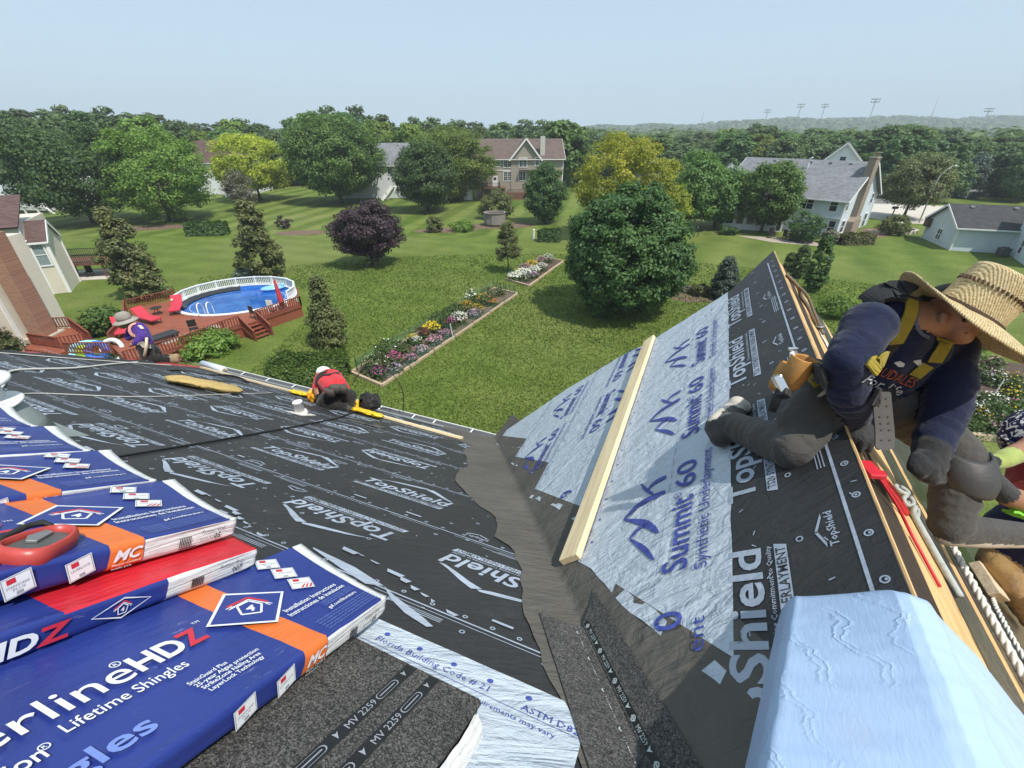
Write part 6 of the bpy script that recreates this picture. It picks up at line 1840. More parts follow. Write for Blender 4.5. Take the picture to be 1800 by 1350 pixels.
T('small blue green spruce on the lawn left of the roof peak', (16.69, 34.35, 3.23, 1.24), leaf='spruce', shape='cone', n_cl=130, per=70, size=.16, base=.0, seed=27, rc=.36)
T('bluish spruce far right beyond the driveway', (98.17, 97.15, 5.99, 1.92), leaf='spruce', shape='cone', n_cl=90, per=50, size=.34, base=.0, seed=28, rc=.8)
T('dark spruce beyond the driveway, below the red roofed house', (89.50, 95.39, 8.03, 3.42), leaf='spruce', shape='cone', n_cl=120, per=55, size=.40, base=.0, seed=29, rc=1.1)
T('dark rounded tree at the right edge below the red roofed house', (102.27, 98.05, 10.65, 4.38), leaf='deep', n_cl=130, per=60, size=.46, base=.05, seed=30, rc=1.5)
T('light green shrubby tree at the right edge beyond the garage roof', (98.91, 92.05, 5.14, 4.30), leaf='fresh', n_cl=100, per=55, size=.36, base=.0, seed=31, rc=1.0)

# --- belt of trees behind the houses: six kinds, copied
protos = []
for k, (lf, h, r, sh) in enumerate((('haze', 12, 5.2, 'round'), ('mid', 13, 4.6, 'round'), ('haze', 14, 4.8, 'dome'), ('fresh', 11, 4.6, 'round'), ('deep', 12, 4.4, 'round'), ('haze', 15, 3.8, 'dome'))):
    zb = h * .06; rz = (h - zb) / 2
    Q, _ = crown_quads(r * .9, rz * .95, zb + rz, 170, 52, r * .26, .58, 50 + k, sh, .5, 1.5)
    protos.append((quads_mesh('crown', Q, LEAF[lf]), trunk_mb(h, .24, 6, k, r * .8, zb + rz).mesh('trunk', M_BARK), h, r))
def far_tree(k, x, y, h, r, label, group):
    cm, tm, h0, r0 = protos[k]
    o = thing('tree', label, 'tree', (x, y, 0), rnd.uniform(0, 6.28), group)
    o.scale = (r / r0, r / r0, h / h0)
    link('crown', cm, o); link('trunk', tm, o)
    return o
FAR = [
 (2, -115.3, 108.4, 16.2, 4.1),
 (0, -108.0, 105.1, 15.3, 3.9),
 (0, -118.6, 120.1, 16.2, 4.2),
 (5, -125.7, 133.0, 17.5, 5.5),
 (5, -104.4, 117.0, 16.8, 4.8),
 (2, -111.3, 130.1, 17.1, 5.2),
 (5, -100.9, 123.9, 16.4, 5.4),
 (2, -98.5, 126.4, 16.7, 4.7),
 (5, -101.3, 137.8, 16.8, 4.8),
 (5, -101.4, 146.2, 17.0, 5.7),
 (2, -93.8, 145.0, 14.2, 5.0),
 (2, -94.8, 155.3, 13.6, 6.0),
 (5, -86.9, 153.2, 14.7, 6.2),
 (2, -71.3, 134.4, 14.4, 5.8),
 (5, -80.7, 163.9, 14.6, 5.4),
 (5, -73.2, 165.9, 11.2, 7.1),
 (1, -60.2, 148.4, 16.7, 6.4),
 (2, -59.8, 170.2, 18.7, 5.8),
 (2, -45.4, 153.7, 18.0, 6.3),
 (5, -36.8, 145.7, 16.6, 5.1),
 (2, -32.5, 166.9, 15.5, 5.9),
 (2, -23.6, 150.3, 15.0, 6.1),
 (0, -18.2, 168.1, 15.1, 6.3),
 (2, -11.8, 168.1, 14.1, 6.5),
 (1, -3.8, 158.4, 14.7, 5.3),
 (2, 3.6, 172.6, 14.9, 6.2),
 (2, 9.0, 158.6, 14.5, 5.7),
 (5, 16.0, 158.3, 15.1, 7.1),
 (0, 27.3, 182.6, 12.9, 8.2),
 (2, 29.4, 150.4, 11.4, 6.7),
 (1, 40.1, 168.3, 11.3, 7.0),
 (1, 47.5, 166.3, 11.6, 6.1),
 (2, 49.5, 144.4, 10.3, 6.6),
 (0, 64.3, 169.7, 11.6, 7.8),
 (1, 69.3, 159.7, 12.2, 6.3),
 (0, 69.4, 141.5, 13.0, 6.4),
 (1, 75.5, 139.9, 12.0, 6.1),
 (5, 86.5, 145.5, 11.5, 5.2),
 (1, 92.4, 142.3, 11.4, 6.4),
 (5, 85.4, 124.8, 12.2, 4.9),
 (0, 91.6, 124.9, 13.2, 5.4),
 (1, 99.3, 128.1, 13.3, 5.9),
 (1, 112.5, 137.4, 11.8, 4.9),
 (5, 107.9, 123.5, 11.3, 5.6),
 (0, 111.9, 121.5, 10.4, 5.3),
 (1, 127.4, 131.3, 11.1, 6.0),
 (2, 126.8, 124.9, 12.0, 5.6),
 (0, -91.2, 85.7, 13.5, 3.4),
 (4, -83.8, 83.2, 13.8, 3.7),
 (4, -90.3, 95.2, 14.2, 4.2),
 (0, -83.6, 94.0, 14.3, 4.8),
 (4, -84.2, 100.9, 15.1, 5.0),
 (4, -80.0, 103.1, 14.3, 4.5),
 (3, -74.8, 103.6, 14.5, 4.9),
 (2, -69.0, 104.8, 13.2, 4.7),
 (3, -72.3, 117.4, 12.1, 5.2),
 (1, -67.2, 119.9, 13.0, 5.5),
 (2, -57.7, 112.2, 12.7, 5.5),
 (0, -59.6, 125.5, 11.6, 6.0),
 (0, -52.0, 120.1, 11.2, 5.3),
 (1, -48.9, 130.4, 16.7, 6.0),
 (4, -41.7, 129.8, 15.8, 6.5),
 (3, -31.1, 119.2, 14.1, 4.7),
 (4, -26.5, 122.4, 12.6, 6.2),
 (2, -22.7, 137.5, 13.8, 5.8),
 (2, -15.3, 121.1, 13.0, 5.6),
 (2, -8.5, 126.6, 12.5, 4.6),
 (2, -3.8, 139.4, 11.8, 6.9),
 (4, 4.3, 138.0, 12.0, 6.0),
 (3, 12.4, 134.5, 13.1, 5.3),
 (2, 15.8, 118.0, 11.9, 5.3),
 (1, 25.4, 136.8, 9.4, 6.0),
 (3, 29.0, 119.0, 9.8, 4.4),
 (1, 38.1, 134.5, 10.7, 6.6),
 (0, 42.6, 125.4, 9.1, 6.1),
 (2, 48.7, 124.0, 9.5, 5.5),
 (4, 49.5, 112.3, 11.1, 4.9),
 (3, 59.8, 123.5, 11.2, 5.2),
 (0, 59.8, 110.0, 10.6, 4.6),
 (0, 67.5, 114.5, 10.9, 5.5),
 (2, 73.0, 115.6, 10.2, 4.6),
 (4, 76.8, 114.7, 10.5, 5.6),
 (4, 79.0, 107.7, 11.1, 5.4),
 (4, 74.9, 96.0, 11.2, 3.7),
 (4, 88.5, 106.0, 10.3, 4.8),
 (2, 78.9, 88.8, 9.7, 3.5),
 (0, 94.0, 100.6, 9.8, 4.1),
 (0, 97.1, 97.6, 9.9, 4.5),
 (0, 93.8, 89.4, 10.1, 3.7)
]

for q in FAR: far_tree(*q, 'full-grown green tree in the belt of trees behind the houses', 'trees in the belt behind the houses')
# nearer single trees in front of that belt, on the right
for k, (x, y, h, r), lab in (
    (4, (80.96, 165.31, 13.81, 6.87), 'upright green tree behind the ridge of the white house, left of its vents'),
    (3, (93.34, 175.73, 11.60, 5.74), 'light green tree behind the white house, second along its ridge'),
    (1, (109.38, 181.43, 12.99, 7.34), 'full tree behind the middle of the white house roof'),
    (3, (122.59, 187.49, 11.96, 5.06), 'light tree behind the white house beside the white gable'),
    (1, (125.72, 165.31, 14.13, 8.54), 'big tree behind the chimney of the white house'),
    (3, (68.96, 165.31, 12.55, 4.47), 'light conical tree between the golden tree and the white house'),
    (4, (61.62, 175.73, 10.92, 5.75), 'dark tree behind the small white gable, right of the golden tree'),
    (1, (11.33, 113.75, 14.41, 5.58), 'large dark tree directly behind the tan house gable'),
    (3, (-66.67, 124.21, 14.20, 5.74), 'light tree behind the yellow tree'),
    (3, (-22.00, 113.75, 13.34, 4.89), 'light leafy tree behind the dark tree, left of the tan house'),
    (0, (140.96, 165.31, 12.87, 6.51), 'hazy tree left of the grey house on the right'),
    (3, (-86.67, 113.75, 12.47, 5.48), 'light tree behind the feathery tree at the left')):
    far_tree(k, x, y, h, r, lab, 'single trees among the houses')
# far woods on the plain and the hillside: one mass
def far_woods():
    rs = np.random.RandomState(3); C = []; N = []
    for _ in range(1500):
        a = rs.uniform(-1.15, 1.2); D = rs.uniform(200, 620); x, y = D * math.sin(a), D * math.cos(a)
        h = rs.uniform(7, 12) * (1 + .0004 * D); r = rs.uniform(4, 7)
        d = rs.normal(size=(26, 3)); d /= np.linalg.norm(d, axis=1, keepdims=True); d[:, 2] = np.abs(d[:, 2]) * 1.2 - .2
        C.append(np.array([x, y, h * .45]) + d * np.array([r, r, h * .55])); N.append(d + np.array([0, 0, .4]))
    for _ in range(2300):                              # crowns on the hills
        x = rs.uniform(-600, 1500); v = rs.uniform(0.02, .7) ; y = 900 + 500 * v
        ridge = 8 + 24 * max(0.0, min(1.0, (x - 80) / 500.0)) + 10 * nz(x * 0.004, 3.3) + 5 * nz(x * 0.013, 7.7)
        z = ridge * math.sin(min(1.0, v * 1.4) * math.pi / 2)
        d = rs.normal(size=(9, 3)); d /= np.linalg.norm(d, axis=1, keepdims=True); d[:, 2] = np.abs(d[:, 2])
        C.append(np.array([x, y, z]) + d * np.array([10, 10, 7])); N.append(d + np.array([0, 0, .4]))
    C, N = np.concatenate(C), np.concatenate(N)
    sz = np.where(C[:, 1] > 850, 9.0, 3.2)
    Q = leaf_quads(C, N, sz[:, None], rs)
    return put(link('far_woods', quads_mesh('far_woods', Q, LEAF['haze'])), kind='stuff')
far_woods()

# --- shrubs, hedges, low plants
def shrub(label, x, y, h, r, leaf='mid', seed=1, n=40, per=60, size=.16, group=None, name='shrub', flat=1.0, cat='shrub'):
    o = thing(name, label, cat, (x, y, 0), rnd.uniform(0, 6), group)
    Q, _ = crown_quads(r * .92, h / 2 * .95, h / 2 * .98, n, per, r * .34, size, seed, 'round', .55)
    link('foliage', quads_mesh('foliage', Q, LEAF[leaf]), o)
    mb = MB(); rr = random.Random(seed)
    for k in range(5):
        a = rr.uniform(0, 6.28); mb.tube([(0, 0, -.03), (math.cos(a) * r * .2, math.sin(a) * r * .2, h * .35), (math.cos(a) * r * .45, math.sin(a) * r * .45, h * .7)], [.03, .022, .01], 5)
    mb.build('stem', M_BARK, o)
    return o
def S(label, spec, **kw): return shrub(label, spec[0], spec[1], spec[2], spec[3], **kw)
def hedge(label, a, b, w_, h, leaf, seed, size=.13, dens=330, name='hedge'):
    ax_, ay_ = a; bx_, by_ = b; L_ = math.hypot(bx_ - ax_, by_ - ay_); rs = np.random.RandomState(seed)
    n = int(L_ * (w_ + 2 * h) * dens)
    P_ = np.empty((n, 3)); N = np.empty((n, 3))
    for i in range(n):
        t = rs.uniform(0, L_); q = rs.uniform(-1, 1) * (w_ / 2 + h); k = rs.normal() * .05
        if abs(q) < w_ / 2: c_ = (q, h); nn = (0, .4, 1)
        else: s_ = math.copysign(1, q); c_ = (s_ * w_ / 2, h - (abs(q) - w_ / 2)); nn = (0, s_, .5)
        e = min(1, t / .35, (L_ - t) / .35); e = .35 + .65 * e
        bump_ = 1 + .13 * nz(t * 1.6, c_[0] * 1.5, c_[1] * 1.5 + seed)
        P_[i] = (t + rs.normal() * .06, c_[0] * e * bump_ + k, max(.02, c_[1] * (.75 + .25 * e) * bump_ + k)); N[i] = nn
    N += rs.normal(size=N.shape) * .45
    Q = leaf_quads(P_, N, size, rs)
    o = thing(name, label, 'hedge', (ax_, ay_, 0), math.atan2(by_ - ay_, bx_ - ax_))
    link('foliage', quads_mesh('foliage', Q, LEAF[leaf]), o)
    mb = MB(); mb.box((L_ / 2, 0, h * .42), (L_ * .93, w_ * .72, h * .84)); mb.build('branches', mat('twig_core', (0.020, 0.026, 0.012), .95, .3, 9), o)
    return o
hedge('bushy green hedge just beyond the gutter, behind the red worker', (-12.85, 20.90), (-8.79, 21.15), 2.0, 1.15, 'mid', 3, .115, 420)
hedge('low dark hedge under the far trees left of the pines', (-41.31, 58.82), (-36.34, 59.54), 1.6, 1.5, 'deep', 4, .22, 110)
hedge('squared dark hedge beside the two white pipes', (3.09, 55.45), (5.84, 55.45), 1.6, 1.3, 'deep', 5, .20, 130)
hedge('clipped olive hedge along the gable end of the white house', (38.27, 53.59), (42.43, 54.19), 1.5, 1.1, 'olive', 6, .2, 140)
S('dense round green bush beside the red deck, behind the purple worker', (-26.67, 27.41, 1.89, 1.30), leaf='mid', seed=2, n=70, per=70, size=.17)
S('spreading bright day-lily clump in front of the red deck', (-18.15, 24.44, 1.26, 1.59), leaf='fresh', seed=3, n=60, per=60, size=.18, cat='plant', name='low_plant')
S('round clipped shrub in the small mulch bed on the far lawn', (-10.11, 61.02, 1.99, 1.11), leaf='olive', seed=4, size=.2)
S('low wide yellow green shrub in the small mulch bed on the far lawn', (-6.67, 61.79, 1.30, 1.66), leaf='fresh', seed=5, size=.18)
S('bushy shrub crowning the stone planter', (-2.25, 71.56, 3.99, 2.56), leaf='olive', seed=6, n=70, per=60, size=.26)
S('thin small tree-like shrub in the left mulch bed on the far lawn', (-31.01, 63.38, 1.76, 1.00), leaf='purple', seed=7, n=26, per=26, size=.2)
S('dark shrub in front of the patio wall of the white house', (35.19, 55.45, 3.37, 2.03), leaf='deep', seed=8, n=60, per=60, size=.22)
S('rounded shrub at the right corner of the white house', (48.94, 59.54, 2.36, 1.74), leaf='olive', seed=9, n=50, per=60, size=.22)
S('tawny ornamental grass clump beside the wall of the white house', (37.44, 54.19, 1.55, 0.87), leaf='grey', seed=10, size=.2, cat='plant', name='ornamental_grass')
S('bright green bush just beyond the roof ridge, left of the straw-hat man', (23.23, 30.33, 1.44, 1.33), leaf='fresh', seed=11, n=60, per=60, size=.13)
S('lone small bush on the right lawn under the hat brim', (29.34, 24.76, 0.83, 0.65), leaf='mid', seed=12, n=30, per=40, size=.12)
S('low spreading shrub at the foot of the pine behind the pool', (-24.13, 40.24, 0.88, 1.13), leaf='spruce', seed=13, size=.16)
S('low shrub in the mulch beside the blue green spruce', (15.19, 35.20, 0.94, 0.74), leaf='olive', seed=14, size=.14)
S('grey leaved low plant by the near edge of the mulch beside the spruce', (14.42, 36.09, 0.48, 0.61), leaf='grey', seed=15, size=.13)
S('dark bush beside the patio chairs', (27.69, 59.54, 0.98, 1.17), leaf='deep', seed=16, size=.2)

# short grass blades standing on the nearer lawn: nobody could count them
def grass_blades():
    rs = np.random.RandomState(9); n = 130000
    a = rs.uniform(-.62, .75, n); D = 13 + 36 * rs.uniform(0, 1, n) ** 1.9
    x, y = D * np.sin(a), D * np.cos(a)
    k = ~(((x < -14.5) & (x > -31) & (y < 36) & (y > 21)))
    x, y = x[k], y[k]; n = len(x)
    h = rs.uniform(.035, .085, n) * (1 + .4 * (D[k] > 26)); w_ = .022 + .0011 * D[k]
    t = rs.uniform(0, 6.283, n); lx, ly = np.cos(t) * w_, np.sin(t) * w_
    dx, dy = rs.normal(size=n) * .03, rs.normal(size=n) * .03
    V = np.empty((n, 4, 3))
    V[:, 0] = np.stack([x - lx, y - ly, np.zeros(n)], 1); V[:, 1] = np.stack([x + lx, y + ly, np.zeros(n)], 1)
    V[:, 2] = np.stack([x + lx * .3 + dx, y + ly * .3 + dy, h], 1); V[:, 3] = np.stack([x - lx * .3 + dx, y - ly * .3 + dy, h * .8], 1)
    m = leaf_mat('grass_blades', (0.075, 0.120, 0.020), (0.120, 0.172, 0.032), (0.200, 0.235, 0.066), .3, .7, .25)
    return put(link('grass', quads_mesh('grass', V, m)), kind='stuff')
grass_blades()
# ================================================================== HOUSES
def siding(name, col, pitch=.16, rough=.55):
    t = NT(name); co = t.coords('Object')
    sp = t.n('SeparateXYZ'); t.l(co, sp.inputs[0])
    z = t.math('FRACT', t.math('DIVIDE', sp.outputs[2], pitch))
    c = t.ramp(t.noise(co, .8, 4), [(.3, shade(col, .93)), (.7, shade(col, 1.05))])
    c = t.mix(t.ramp(z, [(.0, (.55, .55, .55)), (.10, (0, 0, 0))]), c, shade(col, .62))
    t.bsdf(c, rough, 0, .3, t.bump(t.math('SUBTRACT', 1.0, z), .6, .02)); MATS[name] = t.m; return t.m
def shingle_mat(name, col):
    t = NT(name); co = t.coords('Object')
    b = t.n('TexBrick'); b.inputs['Scale'].default_value = 1.0; b.inputs['Brick Width'].default_value = .34; b.inputs['Row Height'].default_value = .14; b.inputs['Mortar Size'].default_value = .006
    b.inputs['Color1'].default_value = (*shade(col, .82), 1); b.inputs['Color2'].default_value = (*shade(col, 1.18), 1); b.inputs['Mortar'].default_value = (*shade(col, .55), 1)
    t.l(t.coords('UV'), b.inputs['Vector'])
    c = t.mix(.6, b.outputs['Color'], t.ramp(t.noise(co, 1.1, 5, .65), [(.3, (.8, .8, .8)), (.7, (1.2, 1.2, 1.2))]), 'MULTIPLY')
    t.bsdf(c, .9, 0, .2, t.bump(b.outputs['Fac'], .4, .02)); MATS[name] = t.m; return t.m
S_WHITE, S_BLUEW, S_CREAM, S_TAN = siding('white_siding', (.72, .74, .75)), siding('blue_white_siding', (.60, .66, .70)), siding('cream_lap_siding', (.62, .57, .47), .15), siding('tan_siding', (.33, .29, .235))
R_GREY, R_DARK, R_BROWN, R_RED, R_MAROON = shingle_mat('grey_shingles', (.20, .205, .22)), shingle_mat('charcoal_shingles', (.060, .060, .064)), shingle_mat('brown_shingles', (.135, .100, .088)), shingle_mat('red_brown_shingles', (.26, .14, .11)), shingle_mat('maroon_shingles', (.115, .072, .066))
M_TRIM = mat('white_trim', (.76, .76, .74), .5, .05, 3)
t = NT('window_glass'); t.bsdf(t.ramp(t.noise(t.coords('Object'), 1.2, 2), [(.4, (.020, .024, .028)), (.65, (.06, .07, .08))]), .06, 0, .6); M_GLASS = t.m
t = NT('curtained_glass'); t.bsdf(t.ramp(t.noise(t.coords('Object', (6, 6, .4)), 2, 2), [(.35, (.16, .21, .22)), (.65, (.30, .36, .36))]), .10, 0, .6); M_CURT = t.m
def brick_tex(name, a, b_):
    t = NT(name); b = t.n('TexBrick'); b.inputs['Scale'].default_value = 1.0; b.inputs['Brick Width'].default_value = .22; b.inputs['Row Height'].default_value = .075; b.inputs['Mortar Size'].default_value = .008
    b.inputs['Color1'].default_value = (*a, 1); b.inputs['Color2'].default_value = (*b_, 1); b.inputs['Mortar'].default_value = (.34, .30, .26, 1)
    t.l(t.coords('Object', (1, 1, 1), (R(90), 0, 0)), b.inputs['Vector'])
    t.bsdf(b.outputs['Color'], .9, 0, .2, t.bump(b.outputs['Fac'], .6, .01)); MATS[name] = t.m; return t.m
M_BRICKR, M_BRICKT = brick_tex('red_brick', (.36, .165, .095), (.27, .115, .07)), brick_tex('tan_brick', (.36, .28, .21), (.26, .20, .15))

def uv_planar(me, fn):
    uv = me.uv_layers.new(name='UVMap')
    for l in me.loops: uv.data[l.index].uv = fn(me.vertices[l.vertex_index].co)
def roof_plane(name, pts, m, parent, thick=.12):
    """sloping slab: pts = eave a, eave b, ridge b, ridge a"""
    a, b, c, d = [Vector(p) for p in pts]; n = (b - a).cross(d - a).normalized()
    if n.z < 0: n = -n
    mb = MB(); bot = [p - n * thick for p in (a, b, c, d)]
    mb.add([a, b, c, d] + bot, [(0, 1, 2, 3), (7, 6, 5, 4), (0, 4, 5, 1), (1, 5, 6, 2), (2, 6, 7, 3), (3, 7, 4, 0)])
    o = mb.build(name, m, parent)
    ex = (b - a).normalized(); ey = n.cross(ex)
    uv_planar(o.data, lambda co: ((co - a).dot(ex), (co - a).dot(ey)))
    return o
def window(parent, p, ex, nrm, w_, h_, cols=1, rows=2, glass=None, frame=.09, name='window', grid=False):
    """p = lower left corner on the wall"""
    p, ex, nrm = Vector(p), Vector(ex), Vector(nrm); M_ = frame_mat(p, ex, (0, 0, 1), ex.cross(Vector((0, 0, 1))))
    if M_.to_3x3().col[2].dot(nrm) < 0: M_ = frame_mat(p + ex * w_, -ex, (0, 0, 1), (-ex).cross(Vector((0, 0, 1))))
    mb = MB(); f = frame; d = .07
    mb.box((w_ / 2, -f / 2, d / 2), (w_ + 2 * f, f, d)); mb.box((w_ / 2, h_ + f / 2, d / 2), (w_ + 2 * f, f, d))
    mb.box((-f / 2, h_ / 2, d / 2), (f, h_, d)); mb.box((w_ + f / 2, h_ / 2, d / 2), (f, h_, d))
    for k in range(1, cols): mb.box((w_ * k / cols, h_ / 2, d / 2 - .005), (f * .8, h_, d - .01))
    for k in range(1, rows): mb.box((w_ / 2, h_ * k / rows, d / 2 - .01), (w_, .05, d - .02))
    if grid:
        for k in range(cols * 2):
            if k % 2: mb.box((w_ * k / (cols * 2), h_ / 2, .025), (.03, h_, .03))
        for k in range(rows * 2):
            if k % 2: mb.box((w_ / 2, h_ * k / (rows * 2), .025), (w_, .03, .028))
    o = mb.build(name, M_TRIM, parent, M_)
    for k in range(cols):
        g = MB(); g.box((w_ * (k + .5) / cols, h_ / 2, .008), (w_ / cols - .005, h_ - .005, .012)); g.build('pane', glass or M_GLASS, o)
    return o
def gable_house(label, o_, ang, Lx, Wy, eave, ridge, wm, rm, over=.4, name='house', cat='house', vents=0, z0=-.2, ridge_x0=None, corner=True):
    h = thing(name, label, cat, (o_[0], o_[1], 0), ang)
    mb = MB()
    c = [(0, 0), (Lx, 0), (Lx, Wy), (0, Wy)]
    vs = [(x, y, z0) for x, y in c] + [(x, y, eave) for x, y in c] + [(0, Wy / 2, ridge - .15), (Lx, Wy / 2, ridge - .15)]
    mb.add(vs, [(0, 1, 5, 4), (1, 2, 6, 9, 5), (2, 3, 7, 6), (3, 0, 4, 8, 7)])
    mb.build('wall', wm, h)
    sl = (ridge - eave) / (Wy / 2)
    roof_plane('roof', [(-over, -over, eave - over * sl + .05), (Lx + over, -over, eave - over * sl + .05), (Lx + over, Wy / 2, ridge + .05), (-over, Wy / 2, ridge + .05)], rm, h)
    roof_plane('roof', [(Lx + over, Wy + over, eave - over * sl + .05), (-over, Wy + over, eave - over * sl + .05), (-over, Wy / 2, ridge + .05), (Lx + over, Wy / 2, ridge + .05)], rm, h)
    ez = eave - over * sl
    g = MB(); g.box((Lx / 2, -over - .05, ez - .01), (Lx + 2 * over, .11, .13)); g.box((Lx / 2, Wy + over + .05, ez - .01), (Lx + 2 * over, .11, .13)); g.build('gutter', M_TRIM, h)
    tb = MB()
    for x in (-over - .02, Lx + over + .02):
        tb.bar((x, -over, ez - .08), (x, Wy / 2, ridge - .08), .05, .22, (0, 0, 1)); tb.bar((x, Wy + over, ez - .08), (x, Wy / 2, ridge - .08), .05, .22, (0, 0, 1))
    if corner:
        for x, y in c: tb.box((x, y, (eave + z0) / 2), (.16, .16, eave - z0 - .02))
    tb.build('trim', M_TRIM, h)
    for k in range(vents):
        v = MB(); x = Lx * (.25 + .6 * k / max(1, vents - 1)) if vents > 1 else Lx * .5
        v.box((x, Wy / 2 - .55, ridge - .55 * sl + .14), (.34, .34, .16)); v.build('roof_vent', mat('vent_grey', (.34, .34, .35), .6), h)
    return h

# white house with the gable end and chimney
Ld = Vector((.76, -.65)); ang = math.atan2(-.76, .65)
wh = gable_house('white two-storey house with grey roof and tall brick chimney on its gable end', (40.4 - .65 * 15.5, 57.8 + .76 * 15.5), ang, 15.5, 12.4, 4.4, 8.2, S_BLUEW, R_GREY, .45, vents=5)
EX, NF = (1, 0, 0), (0, -1, 0)
window(wh, (15.5 - 4.95, 0, 2.92), EX, NF, 1.5, 1.36, 2, 2)
window(wh, (15.5 - 1.55, 0, 2.95), EX, NF, .8, 1.28, 1, 2)
window(wh, (15.5 - 1.05, 0, .3), EX, NF, .72, 1.52, 1, 2)
mb = MB(); mb.box((15.5 - 2.6, -.10, 2.16), (5.2, .2, .12)); mb.build('trim', M_TRIM, wh)
EY, NG = (0, 1, 0), (1, 0, 0)
for (y, z, w_, h_) in ((.42, 3.03, .85, 1.3), (1.12, .38, 1.1, 1.36), (10.25, 3.08, .85, 1.22), (7.45, .08, 1.0, 1.66), (10.2, .02, 1.05, 1.72)):
    window(wh, (15.5, y, z), EY, NG, w_, h_, 1, 2)
mb = MB(); mb.box((15.5 + .30, 4.6, .75), (.9, 2.9, 1.55)); mb.box((15.5 + .26, 4.5, 5.1), (.8, 1.6, 7.3)); mb.box((15.5 + .26, 4.5, 8.78), (.95, 1.8, .14)); mb.box((15.5 + .26, 4.9, 9.06), (.28, .34, .46)); mb.box((15.5 + .26, 4.9, 9.33), (.75, .9, .06))
mb.add([(15.5 - .15, 3.15, 1.52), (15.5 + .75, 3.15, 1.52), (15.5 + .75, 6.05, 1.52), (15.5 - .15, 6.05, 1.52), (15.5 - .15, 3.7, 2.1), (15.5 + .66, 3.7, 2.1), (15.5 + .66, 5.3, 2.1), (15.5 - .15, 5.3, 2.1)], [(0, 1, 5, 4), (1, 2, 6, 5), (2, 3, 7, 6), (3, 0, 4, 7)])
mb.build('chimney', M_BRICKT, wh)
mb = MB(); mb.tube([(8.6, 4.6, 7.1), (8.6, 4.6, 8.4), (8.9, 4.6, 8.55)], .1, 8); mb.build('flue', M_TRIM, wh)
sw = gable_house('low white sunroom with a row of dark windows under the patio trees', (28.6, 63.5), math.atan2(-.32, .95), 7.2, 5.5, 2.5, 3.9, S_WHITE, R_GREY, .3, 'sunroom', 'sunroom')
for k in range(5): window(sw, (.35 + 1.25 * k, 0, .75), EX, NF, .85, 1.35, 1, 1)
window(sw, (6.55, 0, .1), EX, NF, .5, 2.0, 1, 1)

# garage house at the right
ang = math.atan2(-1.6, 4.8)
gh = gable_house('low pale blue-white garage wing with a charcoal roof at the right', (48.8, 50.7), ang, 6.5, 7.0, 2.55, 4.4, S_BLUEW, R_DARK, .35, 'garage_wing', 'house', vents=2)
window(gh, (0, 3.0, .55), EY, (-1, 0, 0), .95, 1.1, 2, 2)
mb = MB(); mb.box((-.2, 6.6, 1.9), (.5, .9, .9)); mb.build('eave_return', mat('brown_soffit', (.10, .06, .045), .7), gh)
g2 = gable_house('pale two-storey house joined to the charcoal-roofed garage, cut by the right edge', (50.0, 43.2), math.atan2(5.1, 3.2), 7.0, 8.5, 5.4, 8.2, S_BLUEW, R_DARK, .4)
g2.location = (53.7, 49.0, 0); g2.rotation_euler = (0, 0, math.atan2(-5.1, -3.2))
window(g2, (1.4, 8.5 * 0, 3.2), EX, NF, .9, 1.3, 1, 2); window(g2, (2.2, 0, .6), EX, NF, .9, 1.3, 1, 2)
window(g2, (1.4, 8.5, 3.2), EX, (0, 1, 0), .9, 1.3, 1, 2); window(g2, (2.2, 8.5, .6), EX, (0, 1, 0), .9, 1.3, 1, 2)
ac = thing('air_conditioner', 'grey air conditioning unit beside the pale garage wall', 'air conditioner', (52.12, 48.12) + (0,), ang)
mb = MB(); mb.box((0, 0, .45), (.85, .85, .8)); mb.build('casing', mat('ac_grey', (.13, .14, .14), .6), ac, bevel=.03)
mb = MB(); mb.lathe([(.36, .855), (.36, .90), (.30, .905)], 20); mb.build('fan_guard', mat('dark_metal', (.04, .04, .04), .5), ac)
mb = MB()
for k in range(9):
    mb.box((0, -.432, .14 + .075 * k), (.74, .016, .022)); mb.box((-.432, 0, .14 + .075 * k), (.016, .74, .022))
mb.build('louvre', mat('dark_metal', (.04, .04, .04)), ac)['kind'] = 'stuff'

# tan house beyond the lawn
th = gable_house('tan two-storey house with brown roof and white-trimmed front gable, far across the lawn', (-7.2, 96.3), R(3), 17.2, 11, 7.0, 10.2, S_TAN, R_BROWN, .4, vents=6)
cg = MB(); x0 = 7.0; xm, x1 = 9.9, 12.75
cg.add([(x0, -.12, -.2), (x1, -.12, -.2), (x1, -.12, 7.0), (xm, -.12, 10.35), (x0, -.12, 7.0), (x0, 2, -.2), (x1, 2, -.2), (x1, 2, 7), (xm, 5.6, 10.35), (x0, 2, 7)], [(0, 1, 2, 3, 4), (1, 6, 7, 2), (5, 0, 4, 9)])
cg.build('wall', S_TAN, th)
roof_plane('roof', [(x0 - .35, -.5, 6.62), (x0 - .35, 3.0, 6.62), (xm, 5.6, 10.42), (xm, -.5, 10.42)], R_BROWN, th)
roof_plane('roof', [(x1 + .35, 3.0, 6.62), (x1 + .35, -.5, 6.62), (xm, -.5, 10.42), (xm, 5.6, 10.42)], R_BROWN, th)
tb = MB(); tb.bar((x0 - .35, -.53, 6.55), (xm, -.53, 10.33), .06, .28); tb.bar((x1 + .35, -.53, 6.55), (xm, -.53, 10.33), .06, .28); tb.box((x0 / 2, -.03, 4.85), (x0 + 3, .08, .12)); tb.build('trim', M_TRIM, th)
mb = MB(); mb.box(((8.6 + x1) / 2, -.5, 4.88), (x1 - 8.6, .8, .18)); mb.build('overhang', R_BROWN, th)
